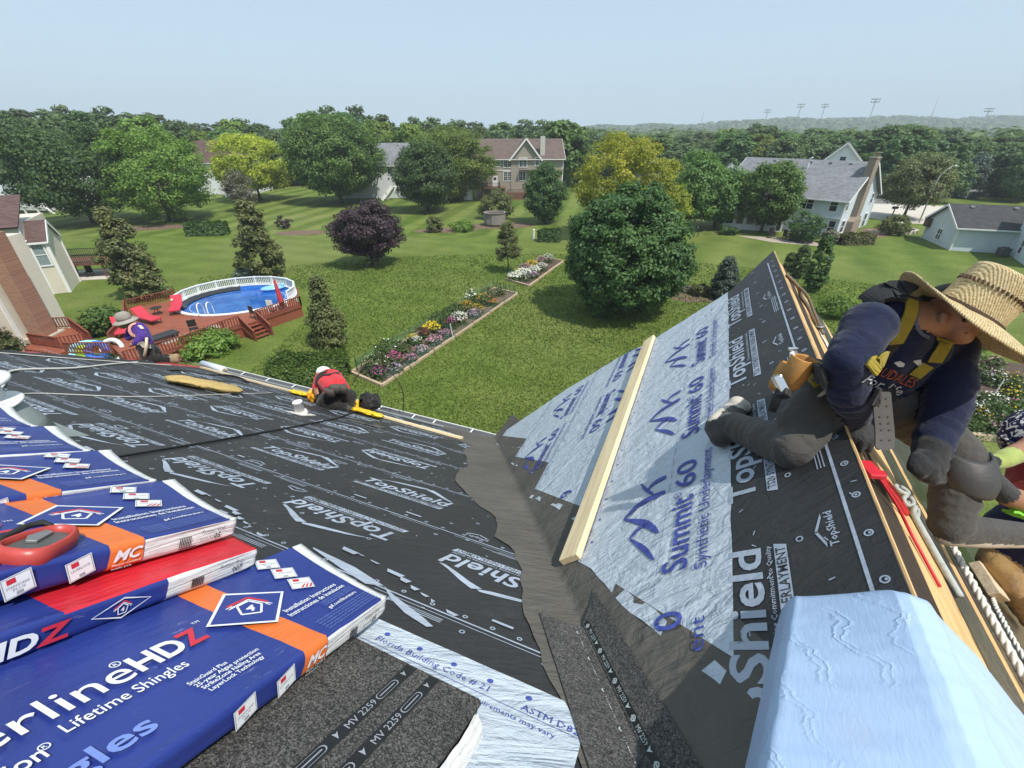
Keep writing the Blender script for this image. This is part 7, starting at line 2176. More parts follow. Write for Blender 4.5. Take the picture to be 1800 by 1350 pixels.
for (x, z, w_, h_, c_) in ((1.63, 5.55, .67, 1.15, 1), (3.15, 5.45, 1.35, 1.35, 2), (6.15, 5.5, 1.4, 1.45, 2), (9.25, 5.72, .68, 1.3, 1), (3.1, 3.05, 2.35, 1.52, 3), (6.1, 3.1, 1.25, 1.48, 2)):
    window(th, (x + 2.5, -.12 if x + 2.5 > 7 else 0, z), EX, NF, w_, h_, c_, 2, grid=True, frame=.12)
mb = MB(); mb.box((3.85, -.04, 2.95), (1.0, .1, 1.95)); d_ = mb.build('door', M_TRIM, th); mb = MB(); mb.box((3.85, -.10, 3.4), (.55, .03, .5)); mb.build('pane', M_GLASS, d_)
mb = MB(); mb.box((13.2, 1.2, 5.2), (.9, 1.0, 11.0)); mb.build('chimney', mat('pale_chimney', (.50, .47, .42), .8), th)
M_DECKB = wood_mat('brown_deck_stain', (.17, .085, .055), (.10, .05, .032), (1, 8, 8), knots=False)
dk = thing('house_deck', 'two-level brown deck with dark railings in front of the tan house', 'deck', (-7.2, 96.3, 0), R(3))
mb = MB(); mb.box((3.6, -1.7, 1.98), (4.6, 3.2, .14)); mb.build('deck_floor', M_DECKB, dk)
mb = MB(); mb.box((8.4, -1.9, .93), (4.6, 3.4, .14)); mb.build('deck_floor', M_DECKB, dk)
mb = MB(); mb.box((8.4, -3.62, .42), (4.6, .06, .85)); mb.build('skirt', M_DECKB, dk)
def railing(parent, pts, h, mt, mb_, step=.14, bw=.035, name='railing'):
    r_ = MB(); s_ = MB()
    for a, b in zip(pts, pts[1:]):
        a, b = Vector(a), Vector(b); u = Vector((0, 0, h)); L_ = (b - a).length
        r_.bar(a + u, b + u, .09, .045); r_.bar(a + Vector((0, 0, .10)), b + Vector((0, 0, .10)), .05, .06)
        r_.box(a + u / 2, (.09, .09, h)); r_.box(b + u / 2 + (b - a).normalized() * .003, (.088, .088, h - .004))
        n = int(L_ / step)
        for k in range(1, n): s_.box(a.lerp(b, k / n) + Vector((0, 0, .05 + h / 2)), (bw, bw, h - .13))
    o = r_.build(name, mt, parent)
    s_.build('balusters', mb_, o)['kind'] = 'stuff'
    return o
M_BLKRAIL = mat('black_rail', (.022, .020, .020), .5)
railing(dk, [(1.4, -3.2, 2.05), (4.7, -3.2, 2.05), (4.7, -.4, 2.05)], .85, M_BLKRAIL, M_BLKRAIL)
railing(dk, [(6.2, -3.5, 1.0), (10.6, -3.5, 1.0), (10.6, -.3, 1.0)], .80, M_BLKRAIL, M_BLKRAIL)
for k in range(5):
    mb = MB(); mb.box((5.1 + .26 * k, -2.4, 1.85 - .19 * k), (.28, 1.3, .06)); mb.build('step', M_DECKB, dk)
mb = MB()
for x in (1.5, 3.0, 5.6): mb.box((x, -3.1, .95), (.14, .14, 1.9))
mb.build('post', M_DECKB, dk)
shed = thing('garden_shed', 'small cream shed with white door left of the brown deck of the tan house', 'shed', (-9.2, 92.3, 0), R(8))
mb = MB(); mb.add([(0, 0, 0), (1.6, 0, 0), (1.6, 0, 2), (.8, 0, 2.7), (0, 0, 2), (0, 2, 0), (1.6, 2, 0), (1.6, 2, 2), (.8, 2, 2.7), (0, 2, 2)], [(0, 1, 2, 3, 4), (1, 6, 7, 2), (5, 0, 4, 9), (6, 5, 9, 8, 7)]); mb.build('wall', S_CREAM, shed)
roof_plane('roof', [(-.2, -.2, 1.85), (-.2, 2.2, 1.85), (.8, 2.2, 2.78), (.8, -.2, 2.78)], R_BROWN, shed, .06); roof_plane('roof', [(1.8, 2.2, 1.85), (1.8, -.2, 1.85), (.8, -.2, 2.78), (.8, 2.2, 2.78)], R_BROWN, shed, .06)
mb = MB(); mb.box((.9, -.03, .9), (.8, .05, 1.75)); mb.build('door', M_TRIM, shed)

# cream house at the left: lapped wall with brown wing roof
ang = math.atan2(35.9 - 34.5, 39.1 - 36.5) ; dxy = Vector((2.6, 1.5)).normalized()
lh = gable_house('cream lap-sided house with brown wing roof at the left edge of the picture', (-36.5 - 1.05 * dxy.x, 35.9 - 1.05 * dxy.y), math.atan2(dxy.y, dxy.x), 1.05, 3.4, 4.1, 5.4, S_CREAM, R_MAROON, .12)
mb = MB(); mb.box((-4.3, 3.4, 2.6), (8.4, 6.76, 5.6)); mb.build('wall', S_CREAM, lh)
roof_plane('roof', [(-8.7, -.3, 5.3), (.0, -.3, 5.3), (.0, 3.4, 7.2), (-8.7, 3.4, 7.2)], R_MAROON, lh)
tb = MB(); tb.tube([(-.10, -.05, 5.3), (-.08, -.10, 4.35), (.02, -.14, 4.2)], .05, 6); tb.bar((.98, -.03, -.1), (.98, -.03, 4.1), .14, .06, (0, 1, 0)); tb.build('downspout', M_TRIM, lh)
window(lh, (1.05 - 1.12, 0, 2.3), EX, NF, .82, 1.6, 1, 2, M_CURT); window(lh, (1.05 - 2.62, -.0, .34), EX, NF, 1.02, .68, 1, 1)
window(lh, (-3.6, 0, 4.0), EX, NF, .8, 1.2, 1, 2, M_CURT)
hd = thing('raised_deck', 'raised dark-railed wooden deck with stairs behind the cream house at the left', 'deck', (-40.31, 39.35) + (0,), R(12))
mb = MB(); mb.box((1.7, 1.4, 1.25), (4.2, 2.8, .22)); mb.build('deck_floor', M_DECKB, hd)
railing(hd, [(-.3, 0, 1.36), (3.6, 0, 1.36)], .75, M_BLKRAIL, M_BLKRAIL); railing(hd, [(-.3, 2.7, 1.36), (3.7, 2.7, 1.36), (3.7, 1.3, 1.36)], .75, M_BLKRAIL, M_BLKRAIL)
for k in range(6):
    mb = MB(); mb.box((3.95 + .27 * k, .65, 1.18 - .2 * k), (.28, 1.15, .06)); mb.build('step', M_DECKB, hd)
mb = MB(); mb.bar((3.8, .06, 1.25), (5.5, .06, 0), .06, .2); mb.bar((3.8, 1.24, 1.25), (5.5, 1.24, 0), .06, .2)
for x in (.9, 3.5): mb.box((x, .2, .6), (.12, .12, 1.2))
mb.build('post', M_DECKB, hd)
mb = MB(); mb.box((1.6, 1.2, .02), (5.2, 3.6, .05)); mb.build('slab', M_CONC, hd)
for k, x in enumerate((.5, 1.9)):
    ch = thing('patio_chair', ('first' if k == 0 else 'second') + ' dark chair in the shade under the raised deck of the cream house', 'chair', (hd.location.x + x, hd.location.y + .9, .05), .4 * k)
    mb = MB(); mb.box((0, 0, .40), (.5, .5, .06)); mb.build('seat', M_BLKRAIL, ch)
    mb = MB(); mb.box((0, .24, .72), (.5, .05, .6)); mb.build('backrest', M_BLKRAIL, ch)
    for sx in (-.22, .22):
        for sy in (-.22, .22):
            mb = MB(); mb.box((sx, sy, .19), (.04, .04, .38)); mb.build('leg', M_BLKRAIL, ch)
# brick chimney house corner
bh = thing('brick_chimney_house', 'house corner with a tall red brick chimney and cream trim, cut by the left edge', 'house', (-28.75, 24.9, 0), R(6))
mb = MB(); mb.box((-.02, .6, 3.6), (.78, 1.0, 6.2)); mb.build('chimney', M_BRICKR, bh)
mb = MB(); mb.box((-.1, .6, .55), (1.35, 1.6, .25)); mb.box((-.1, .6, .2), (1.15, 1.4, .55)); mb.build('chimney_base', mat('pale_stone', (.46, .41, .32), .8, .12, 4), bh)
mb = MB(); mb.box((-6.2, .8, 3.0), (11, 5, 6.4)); mb.build('wall', S_CREAM, bh)
tb = MB(); tb.box((-.72, -1.75, 3.0), (.22, .12, 6.4)); tb.box((-.72, -.2, 3.0), (.12, .24, 6.4)); tb.build('trim', M_TRIM, bh)
window(bh, (-1.9, -1.7, 1.0), EX, NF, .8, 1.4, 1, 2)

# far white house at the left
fh = gable_house('white house with tan-grey roof far behind the broad dark tree, at the left edge', (-88, 80.5), R(-6), 13, 9, 6.1, 9.6, S_WHITE, R_BROWN, .4)
for x in (6.2, 8.2, 9.4, 11.2): window(fh, (x, 0, 4.2), EX, NF, .8, 1.3, 1, 2)
window(fh, (8.2, 0, 1.4), EX, NF, .8, 1.8, 1, 2); window(fh, (10.2, 0, 1.4), EX, NF, 1.4, 1.6, 2, 2)
fd = thing('white_deck', 'white deck with curved braces at the far white house, left edge', 'deck', (-82.4, 79.2, 0), R(-6))
mb = MB(); mb.box((3.6, -1.6, 1.35), (8, 3.2, .5)); mb.build('deck_floor', M_TRIM, fd)
mb = MB()
for x in (.2, 2.6, 5, 7.3): mb.box((x, -3.0, .6), (.2, .2, 1.2)); mb.bar((x, -3.0, .7), (x + .7, -3.0, 1.15), .12, .12)
mb.build('post', M_TRIM, fd)
mb = MB(); mb.bar((7.6, -2.4, 1.3), (9.3, -2.4, 0), .2, .2); mb.build('stair_rail', M_TRIM, fd)
# others among the trees
h1 = gable_house('white house with maroon roof behind the yellow tree', (-66, 101), R(4), 12, 9, 6.2, 9.8, S_WHITE, R_MAROON, .4, vents=2)
for x in (6.4, 8.6, 10.4): window(h1, (x, 0, 3.9), EX, NF, .8, 1.3, 1, 2)
window(h1, (10.2, 0, .8), EX, NF, .9, 1.6, 1, 2)
p1 = gable_house('small white front porch gable of the maroon-roofed house behind the yellow tree', (-57.4, 96.5), R(4), 3.0, 4.2, 3.2, 4.9, S_WHITE, R_MAROON, .25, 'porch', 'porch')
h2 = gable_house('white house with blue-grey roof between the maple and the dark tree', (-33, 95), R(2), 12.6, 9, 6.0, 9.5, S_WHITE, R_GREY, .35, vents=2)
for x in (9.0, 10.6): window(h2, (x, 0, 4.3), EX, NF, .8, 1.3, 1, 2)
window(h2, (10.2, 0, 1.2), EX, NF, 1.2, 1.8, 2, 2)
st = thing('outside_stairs', 'white stairs running down from the blue-grey roofed house', 'stairs', (-24.2, 92.6, 0), R(2))
mb = MB(); mb.bar((1.2, 0, 2.4), (-.6, -1.4, .1), .12, .5); mb.bar((1.9, 1, 2.4), (.1, -.4, .1), .12, .5); mb.build('stringer', M_TRIM, st)
for k in range(8):
    mb = MB(); f = k / 8; mb.box((1.55 - 1.8 * f, .5 - 1.4 * f, 2.3 - 2.2 * f), (.3, 1.0, .05)); mb.build('step', M_TRIM, st)
for i, (bx, by, tx, ty, wid, lab, wm, rm, D) in enumerate(((1148, 305, 1150, 262, 26, 'grey-roofed white house end peeking out right of the golden tree', S_WHITE, R_MAROON, 120), (1298, 305, 1300, 284, 22, 'small pale gable peeking out left of the white house ridge', S_BLUEW, R_GREY, 105), (1498, 300, 1500, 248, 24, 'narrow white gable rising behind the white house ridge', S_WHITE, R_GREY, 110))):
    a = (bx - 900) / 902.0; az = math.atan(a); x, y = D * math.sin(az), D * math.cos(az)
    hz = 11.6 - (ty - 230) / 902.0 * y
    h_ = gable_house(lab, (x - 4, y), R(0) - az + R(90), 7, 6, hz - 3.0, hz, wm, rm, .35)
    h_.location = (x + 3 * math.cos(az), y - 3 * math.sin(az), 0); h_.rotation_euler = (0, 0, R(90) - az)
    window(h_, (0, 2.6, hz - 3.6), EY, (-1, 0, 0), .9, 1.3, 1, 2)
def hip_house(label, x, y, ang, Lx, Wy, eave, ridge, wm, rm):
    h = thing('house', label, 'house', (x, y, 0), ang)
    mb = MB(); mb.box((Lx / 2, Wy / 2, eave / 2), (Lx, Wy, eave)); mb.build('wall', wm, h)
    o_ = .5; q = Wy / 2
    A_, B_, C_, D_ = (-o_, -o_, eave), (Lx + o_, -o_, eave), (Lx + o_, Wy + o_, eave), (-o_, Wy + o_, eave); E_, F_ = (q, q, ridge), (Lx - q, q, ridge)
    mb = MB(); mb.add([A_, B_, C_, D_, E_, F_], [(0, 1, 5, 4), (1, 2, 5), (2, 3, 4, 5), (3, 0, 4)]); r_ = mb.build('roof', rm, h); uv_planar(r_.data, lambda co: (co.x, co.z * 1.4))
    g_ = MB(); g_.add([(Lx * .55, -1.5, eave), (Lx * .55 + 5, -1.5, eave), (Lx * .55 + 2.5, -1.5, eave + 3), (Lx * .55 + 2.5, q, eave + 3), (Lx * .55, .5, eave), (Lx * .55 + 5, .5, eave)], [(0, 2, 3, 4), (1, 5, 3, 2)]); g2_ = g_.build('roof', rm, h); uv_planar(g2_.data, lambda co: (co.y, co.z * 1.4))
    g_ = MB(); g_.add([(Lx * .55 + .3, -1.3, 0), (Lx * .55 + 4.7, -1.3, 0), (Lx * .55 + 4.7, -1.3, eave), (Lx * .55 + 2.5, -1.3, eave + 2.7), (Lx * .55 + .3, -1.3, eave)], [(0, 1, 2, 3, 4)]); g_.build('wall', wm, h)
    for k in range(3): window(h, (1.2 + 3.2 * k, 0, eave - 2.2), EX, NF, 1.0, 1.4, 1, 2)
    mb = MB(); mb.box((Lx * .3, q * 1.2, ridge), (.9, 1.2, 2.4)); mb.build('chimney', M_BRICKT, h)
    return h
hip_house('grey hip-roofed house among trees, at the far right', 104, 122, R(-18), 15, 11, 5.2, 9.2, siding('grey_siding', (.34, .36, .36)), R_GREY)
hip_house('red-brown hip-roofed house among trees, at the right edge', 121, 118, R(-25), 15, 11, 6.0, 10.4, M_BRICKT, R_RED)
hip_house('low brown roofed house in the trees right of the street lamp', 92, 140, R(-20), 14, 10, 4.8, 8.4, S_TAN, R_BROWN)

# street lamp, floodlight masts, mailbox
sl = thing('street_lamp', 'curved-arm street lamp rising out of the olive tree by the driveway', 'street lamp', (58.85, 67.70) + (0,), R(20))
mb = MB(); mb.tube([(0, 0, 0), (0, 0, 5.2), (.25, 0, 6.2), (1.2, 0, 7.0), (2.1, 0, 7.4)], [.10, .07, .06, .05, .045], 8); mb.build('pole', mat('pale_pole', (.42, .43, .42), .6), sl, smooth=True)
mb = MB(); mb.box((2.4, 0, 7.42), (.75, .26, .16)); mb.build('lamp_head', M_TRIM, sl, bevel=.04)
def at(px, D): a = math.atan((px - 900) / 902.0); return D * math.sin(a), D * math.cos(a)
for k, (px, top, D, lab) in enumerate(((1231, 201, 430, 'thin pale mast, leftmost on the skyline'), (1341, 198, 420, 'floodlight mast left of the middle pair on the skyline'), (1396, 190, 400, 'left of the two close floodlight masts on the skyline'), (1437, 190, 410, 'right of the two close floodlight masts on the skyline'), (1521, 182, 360, 'tallest clear floodlight mast with a wide lamp rack on the skyline'), (1627, 182, 420, 'plain tapering mast right of the tallest floodlight mast'), (1722, 196, 440, 'faint floodlight mast at the far right of the skyline'))):
    x, y = at(px, D); h_ = 11.6 + (230 - top) / 902.0 * y
    o = thing('light_mast', lab, 'mast', (x, y, 0), -math.atan2(x, y), 'masts on the skyline')
    mb = MB(); mb.tube([(0, 0, 0), (0, 0, h_)], [.40, .16], 8); mb.build('pole', mat('mast_grey', (.30, .33, .35), .6), o, smooth=True)
    if k not in (0, 5):
        for j in range(2):
            mb = MB(); mb.box((0, -.2, h_ - .4 - 1.4 * j), (4.2 - .6 * j, .35, .3)); mb.build('lamp_rack', mat('mast_grey', (.22, .24, .25)), o)
            for q in range(4):
                mb = MB(); mb.box((-1.9 + 1.25 * q, -.6, h_ - .2 - 1.4 * j), (.6, .3, .6)); mb.build('lamp', mat('lamp_pale', (.50, .52, .52), .5), o)
mbx = thing('mailbox', 'dark mailbox on a post beside the pale driveway', 'mailbox', (59.38, 73.64) + (0,), 0)
mb = MB(); mb.box((0, 0, .55), (.12, .12, 1.1)); mb.build('post', M_DECKB, mbx); mb = MB(); mb.box((0, 0, 1.25), (.9, .35, .38)); mb.build('box', M_BLKRAIL, mbx, bevel=.1)
# ================================================================== POOL, DECK AND GARDEN BEDS
M_REDWOOD = wood_mat('red_stained_deck', (.255, .080, .046), (.17, .050, .030), (.8, 7, 7), rough=.6, knots=False)
M_REDWOOD2 = wood_mat('red_stained_rail', (.215, .060, .036), (.14, .040, .026), (1.2, 9, 9), rough=.6, knots=False)
M_GREYDECK = wood_mat('worn_grey_deck', (.36, .31, .27), (.25, .20, .17), (.8, 7, 7), knots=False)
PC, PA, PB, PR = Vector((-20.2, 31.8)), 3.95, 3.45, R(20.3)
def pool_pt(a, k=1.0): 
    x, y = PA * k * math.cos(a), PB * k * math.sin(a); return Vector((PC.x + x * math.cos(PR) - y * math.sin(PR), PC.y + x * math.sin(PR) + y * math.cos(PR)))
pool = thing('swimming_pool', 'oval above-ground swimming pool with blue water and white picket rail, beside the red deck', 'swimming pool', (PC.x, PC.y, 0), PR)
def oval(k, z, n=64): return [Vector((PA * k * math.cos(2 * math.pi * i / n), PB * k * math.sin(2 * math.pi * i / n), z)) for i in range(n)]
def rings(name, rs_, m, smooth=True, closed=False):
    mb = MB(); n = 64; vs = []
    for k, z in rs_: vs += oval(k, z, n)
    mb.add(vs, [(i * n + j, i * n + (j + 1) % n, (i + 1) * n + (j + 1) % n, (i + 1) * n + j) for i in range(len(rs_) - 1) for j in range(n)] + ([tuple(range((len(rs_) - 1) * n, len(rs_) * n))] if closed else []))
    return mb.build(name, m, pool, smooth=smooth)
rings('pool_wall', [(1.0, 0), (1.0, .84)], M_TRIM)
rings('top_rim', [(1.02, .80), (1.02, .86), (.95, .865), (.95, .82)], M_TRIM, False)
t = NT('blue_liner'); t.bsdf(t.mix(t.ramp(t.noise(t.coords('Object'), 2.0, 3), [(.3, (0, 0, 0)), (.7, (.5, .5, .5))]), (.03, .16, .52), (.06, .25, .66)), .4, 0, .4); M_LINER = t.m
rings('liner', [(.95, .83), (.95, .0), (.2, -.02)], M_LINER, True, True)
t = NT('pool_water'); w_ = t.n('BsdfPrincipled'); w_.inputs['Base Color'].default_value = (.035, .20, .62, 1); w_.inputs['Roughness'].default_value = .06; w_.inputs['Specular IOR Level'].default_value = .4
co = t.coords('World'); t.l(t.bump(t.noise(co, 2.6, 4, .6, .6), .10, .05), w_.inputs['Normal'])
cl = t.ramp(t.noise(co, .8, 4), [(.42, (.020, .135, .52)), (.66, (.065, .25, .66))]); t.l(cl, w_.inputs['Base Color'])
tr = t.n('BsdfTransparent'); tr.inputs[0].default_value = (.35, .60, .95, 1); mx = t.n('MixShader'); mx.inputs[0].default_value = .62
t.l(tr.outputs[0], mx.inputs[1]); t.l(w_.outputs[0], mx.inputs[2]); t.l(mx.outputs[0], t.out.inputs[0]); M_WATER = t.m
mb = MB(); mb.add(oval(.949, .60), [tuple(range(64))]); mb.build('water', M_WATER, pool)
rings('step_line', [(.80, .604), (.79, .606)], mat('pale_blue_line', (.35, .52, .80), .4), True)
# black winter-cover edge hanging inside at the far left
mb = MB(); vs = []
for i in range(31):
    a = R(95 + 95 * i / 30)
    for j in range(4): vs.append(Vector((PA * (.955 - .035 * j - .03 * abs(nz(i * .7, j))) * math.cos(a), PB * (.955 - .035 * j - .03 * abs(nz(i * .7, j))) * math.sin(a), .875 - .07 * j + .03 * nz(i * 1.3, j, 3))))
mb.add(vs, [(i * 4 + j, i * 4 + j + 1, i * 4 + j + 5, i * 4 + j + 4) for i in range(30) for j in range(3)]); mb.build('folded_cover', plastic_mat('black_cover', (.022, .024, .030), .25, .8, .3, (9, 9, 9)), pool, smooth=True)
# picket rail round the far side
segs = [-28, -8, 14, 36, 58, 78, 98, 118, 138, 158, 178, 196]
r_ = MB(); s_ = MB()
for a0, a1 in zip(segs, segs[1:]):
    A_, B_ = Vector((PA * 1.0 * math.cos(R(a0)), PB * math.sin(R(a0)), .86)), Vector((PA * math.cos(R(a1)), PB * math.sin(R(a1)), .86))
    r_.bar(A_ + Vector((0, 0, .60)), B_ + Vector((0, 0, .60)), .11, .07); r_.bar(A_ + Vector((0, 0, .08)), B_ + Vector((0, 0, .08)), .08, .06); r_.box(A_ + Vector((0, 0, .32)), (.11, .11, .66))
    n = int((B_ - A_).length / .13)
    for k in range(1, n): s_.box(A_.lerp(B_, k / n) + Vector((0, 0, .34)), (.045, .045, .46))
fo = r_.build('rail', M_TRIM, pool); s_.build('pickets', M_TRIM, fo)['kind'] = 'stuff'
ld = MB()
for x in (0, .55): ld.tube(smooth_path([(x - 1.9, -3.15, .8), (x - 1.9, -3.0, 1.45), (x - 1.85, -2.6, 1.55), (x - 1.8, -2.2, 1.2), (x - 1.8, -2.1, .4)], 4), .035, 6)
ld.build('ladder', M_TRIM, pool, smooth=True)
fl = thing('pool_float', 'pale blue inflatable float on the far side of the pool water', 'pool float', (*pool_pt(R(48), .80), .62), .5)
mb = MB(); mb.lathe([(.35 + .2 * math.cos(a), .16 + .16 * math.sin(a)) for a in np.linspace(0, 6.28, 10)], 20, Matrix.Diagonal((1.6, .8, 1, 1)), cap=False); mb.build('ring', mat('sky_vinyl', (.22, .47, .82), .3, .1, 4), fl, smooth=True)
mb = MB(); mb.lathe([(.01, .42), (.12, .38), (.16, .25), (.12, .1)], 12, Matrix.Translation((.75, 0, .05))); mb.build('head', mat('sky_vinyl', (.22, .47, .82)), fl, smooth=True)
um = thing('closed_umbrella', 'closed red sun umbrella leaning up at the right end of the pool', 'umbrella', (-15.80, 29.44) + (.78,), 0)
mb = MB(); mb.tube([(0, 0, 0), (-.12, 0, 2.15)], .025, 6); mb.build('pole', M_BLKRAIL, um)
mb = MB(); mb.tube([(-.02, 0, .35), (-.04, 0, .7), (-.08, 0, 1.4), (-.115, 0, 2.05), (-.12, 0, 2.2)], [.17, .19, .14, .075, .02], 10); mb.build('canopy', mat('faded_red_cloth', (.50, .045, .065), .8, .2, 6, .4, 20, .03), um, smooth=True)

# deck: boards, skirt, rails, steps
deck = thing('pool_deck', 'long red-stained timber deck with railings wrapped round the front of the pool', 'deck', (-20, 28, 0))
DO = Vector((-20, 28, 0)); DZ = .78
front = [(-15.0, 30.4), (-17.8, 25.7), (-18.75, 23.4), (-20.6, 21.4), (-23.2, 23.6), (-24.5, 26.6), (-26.7, 29.5), (-24.9, 31.9)]
arc = [pool_pt(R(a), 1.0) for a in range(172, 341, 8)]
poly = front + [tuple(p) for p in arc]
def dpt(p, z): return Vector((p[0] - DO.x, p[1] - DO.y, z))
# clip parallel boards against the outline so that each board is a piece of its own
bd = Vector((-15.0 + 17.8, 30.4 - 25.7)).normalized(); bn = Vector((-bd.y, bd.x))
def clip_rows(poly, w_):
    pr_ = [(Vector(p).dot(bd), Vector(p).dot(bn)) for p in poly]; lo, hi = min(q[1] for q in pr_), max(q[1] for q in pr_); out = []; y = lo + w_ / 2
    while y < hi:
        xs = []
        for (x0, y0), (x1, y1) in zip(pr_, pr_[1:] + pr_[:1]):
            if (y0 <= y) != (y1 <= y): xs.append(x0 + (x1 - x0) * (y - y0) / (y1 - y0))
        xs.sort(); out += [(y, a, b) for a, b in zip(xs[::2], xs[1::2]) if b - a > .1]; y += w_
    return out
for y, a, b in clip_rows(poly, .30):
    p0, p1 = bd * a + bn * y, bd * b + bn * y
    mb = MB(); mb.bar(dpt(p0, DZ - .02), dpt(p1, DZ - .02), .288, .04); mb.build('plank', M_GREYDECK if 3.2 < (y - bn.dot(Vector(front[1]))) < 4.0 and False else M_REDWOOD, deck)
mb = MB(); vs = []
for p, q in zip(front, front[1:]): mb.add([dpt(p, 0), dpt(q, 0), dpt(q, DZ - .05), dpt(p, DZ - .05)], [(0, 1, 2, 3)])
sk = mb.build('skirt', M_REDWOOD, deck)
mb = MB()
for p, q in zip(front[:4], front[1:4]):
    d_ = Vector(q) - Vector(p); n_ = Vector((-d_.y, d_.x)).normalized() * -.03
    mb.bar(dpt(Vector(p) - n_ * 0, DZ - .06), dpt(Vector(q), DZ - .06), .10, .14)
mb.build('rim_board', M_REDWOOD2, deck)
def ins(p, q, t): return Vector(p).lerp(Vector(q), t)
e1, e2 = ins(front[0], front[1], .60), ins(front[0], front[1], .81)
for ch in ([front[0], e1], [e2, front[1], front[2], front[3]], [front[5], front[6], front[7]], [front[0], (-15.9, 32.2)], [(-23.3, 23.8), (-24.5, 26.6)]):
    railing(deck, [dpt(p, DZ) for p in ch], .68, M_REDWOOD2, M_REDWOOD2, .15, .045)
sdir = Vector((bd.y, -bd.x))
for k in range(4):
    m_ = (e1 + e2) / 2 + sdir * (.18 + .27 * k)
    mb = MB(); mb.bar(dpt(m_ - bd * .5, DZ - .15 - .17 * k), dpt(m_ + bd * .5, DZ - .15 - .17 * k), .28, .045); mb.build('step', M_REDWOOD2, deck)
mb = MB()
for e in (e1, e2):
    mb.bar(dpt(e, DZ - .1), dpt(e + sdir * 1.25, .05), .05, .2); mb.bar(dpt(e, DZ + .66), dpt(e + sdir * 1.25, .70), .09, .05); mb.bar(dpt(e + sdir * 1.25, 0), dpt(e + sdir * 1.25, .72), .09, .09, (1, 0, 0))
    mb.add([dpt(e, .05), dpt(e + sdir * 1.22, .0), dpt(e + sdir * 1.22, .60), dpt(e, DZ + .55)], [(0, 1, 2, 3)])
mb.build('stair_rail', M_REDWOOD2, deck)
mb = MB(); mb.bar(dpt((-20.5, 23.9), DZ + .012), dpt((-18.7, 26.6), DZ + .012), .75, .02); mb.build('grey_plank_strip', M_GREYDECK, deck)
# small house deck and its link
hdk = thing('house_side_deck', 'smaller red deck with railings between the brick chimney and the pool deck', 'deck', (-27, 25, 0))
DO = Vector((-27, 25, 0))
pl2 = [(-29.6, 26.6), (-28.3, 26.8), (-25.0, 24.4), (-25.8, 22.9), (-28.4, 23.6)]
for y, a, b in clip_rows(pl2, .30):
    p0, p1 = bd * a + bn * y, bd * b + bn * y
    mb = MB(); mb.bar(dpt(p0, .56), dpt(p1, .56), .288, .04); mb.build('plank', M_REDWOOD, hdk)
railing(hdk, [dpt(p, .58) for p in pl2[:2]], .7, M_REDWOOD2, M_REDWOOD2, .15, .045)
railing(hdk, [dpt(p, .58) for p in (pl2[1], pl2[2])], .7, M_REDWOOD2, M_REDWOOD2, .15, .045)
railing(hdk, [dpt(p, .58) for p in ((-28.4, 24.2), (-26.2, 23.6), (-25.2, 24.2))], .7, M_REDWOOD2, M_REDWOOD2, .15, .045)
railing(hdk, [dpt(p, .58) for p in ((-25.2, 22.9), (-22.6, 22.9))], .7, M_REDWOOD2, M_REDWOOD2, .15, .045)
mb = MB()
for p, q in zip(pl2, pl2[1:] + pl2[:1]): mb.add([dpt(p, 0), dpt(q, 0), dpt(q, .54), dpt(p, .54)], [(0, 1, 2, 3)])
mb.build('skirt', M_REDWOOD, hdk)
raft = thing('inflatable_raft', 'blue and aqua inflatable raft with a lime seat, propped against the red railings', 'inflatable', (-24.24, 23.38) + (.5,), R(8))
rm = Matrix.Rotation(R(62), 4, 'X')
M_AQ, M_RB, M_LM = mat('aqua_vinyl', (.30, .66, .78), .3, .06, 3), mat('royal_blue_vinyl', (.06, .15, .52), .3, .08, 3), mat('lime_vinyl', (.42, .60, .045), .35, .06, 3)
mb = MB(); mb.lathe([(.72 + .20 * math.cos(a), .2 + .2 * math.sin(a)) for a in np.linspace(0, 6.28, 10)], 26, rm @ Matrix.Diagonal((1.25, .72, 1, 1)), cap=False); mb.build('tube_ring', M_AQ, raft, smooth=True)
mb = MB(); mb.lathe([(.40 + .17 * math.cos(a), .26 + .17 * math.sin(a)) for a in np.linspace(0, 6.28, 10)], 22, rm @ Matrix.Translation((.45, 0, .02)) @ Matrix.Diagonal((1.2, 1.05, 1, 1)), cap=False); mb.build('tube_ring', M_RB, raft, smooth=True)
mb = MB(); mb.lathe([(.36, .24), (.40, .30), (.33, .36), (.01, .36)], 18, rm @ Matrix.Translation((-.32, 0, 0)) @ Matrix.Diagonal((1.0, 1.0, 1, 1))); mb.build('seat', M_LM, raft, smooth=True)
mb = MB(); mb.lathe([(.62 + .13 * math.cos(a), .12 + .13 * math.sin(a)) for a in np.linspace(0, 6.28, 9)], 24, rm @ Matrix.Translation((1.15, .05, -.1)), cap=False)
put(mb.build('swim_ring', mat('white_vinyl', (.68, .70, .72), .35), None, Matrix.Translation(raft.location), smooth=True), 'white inflatable ring behind the blue and aqua raft', 'inflatable')
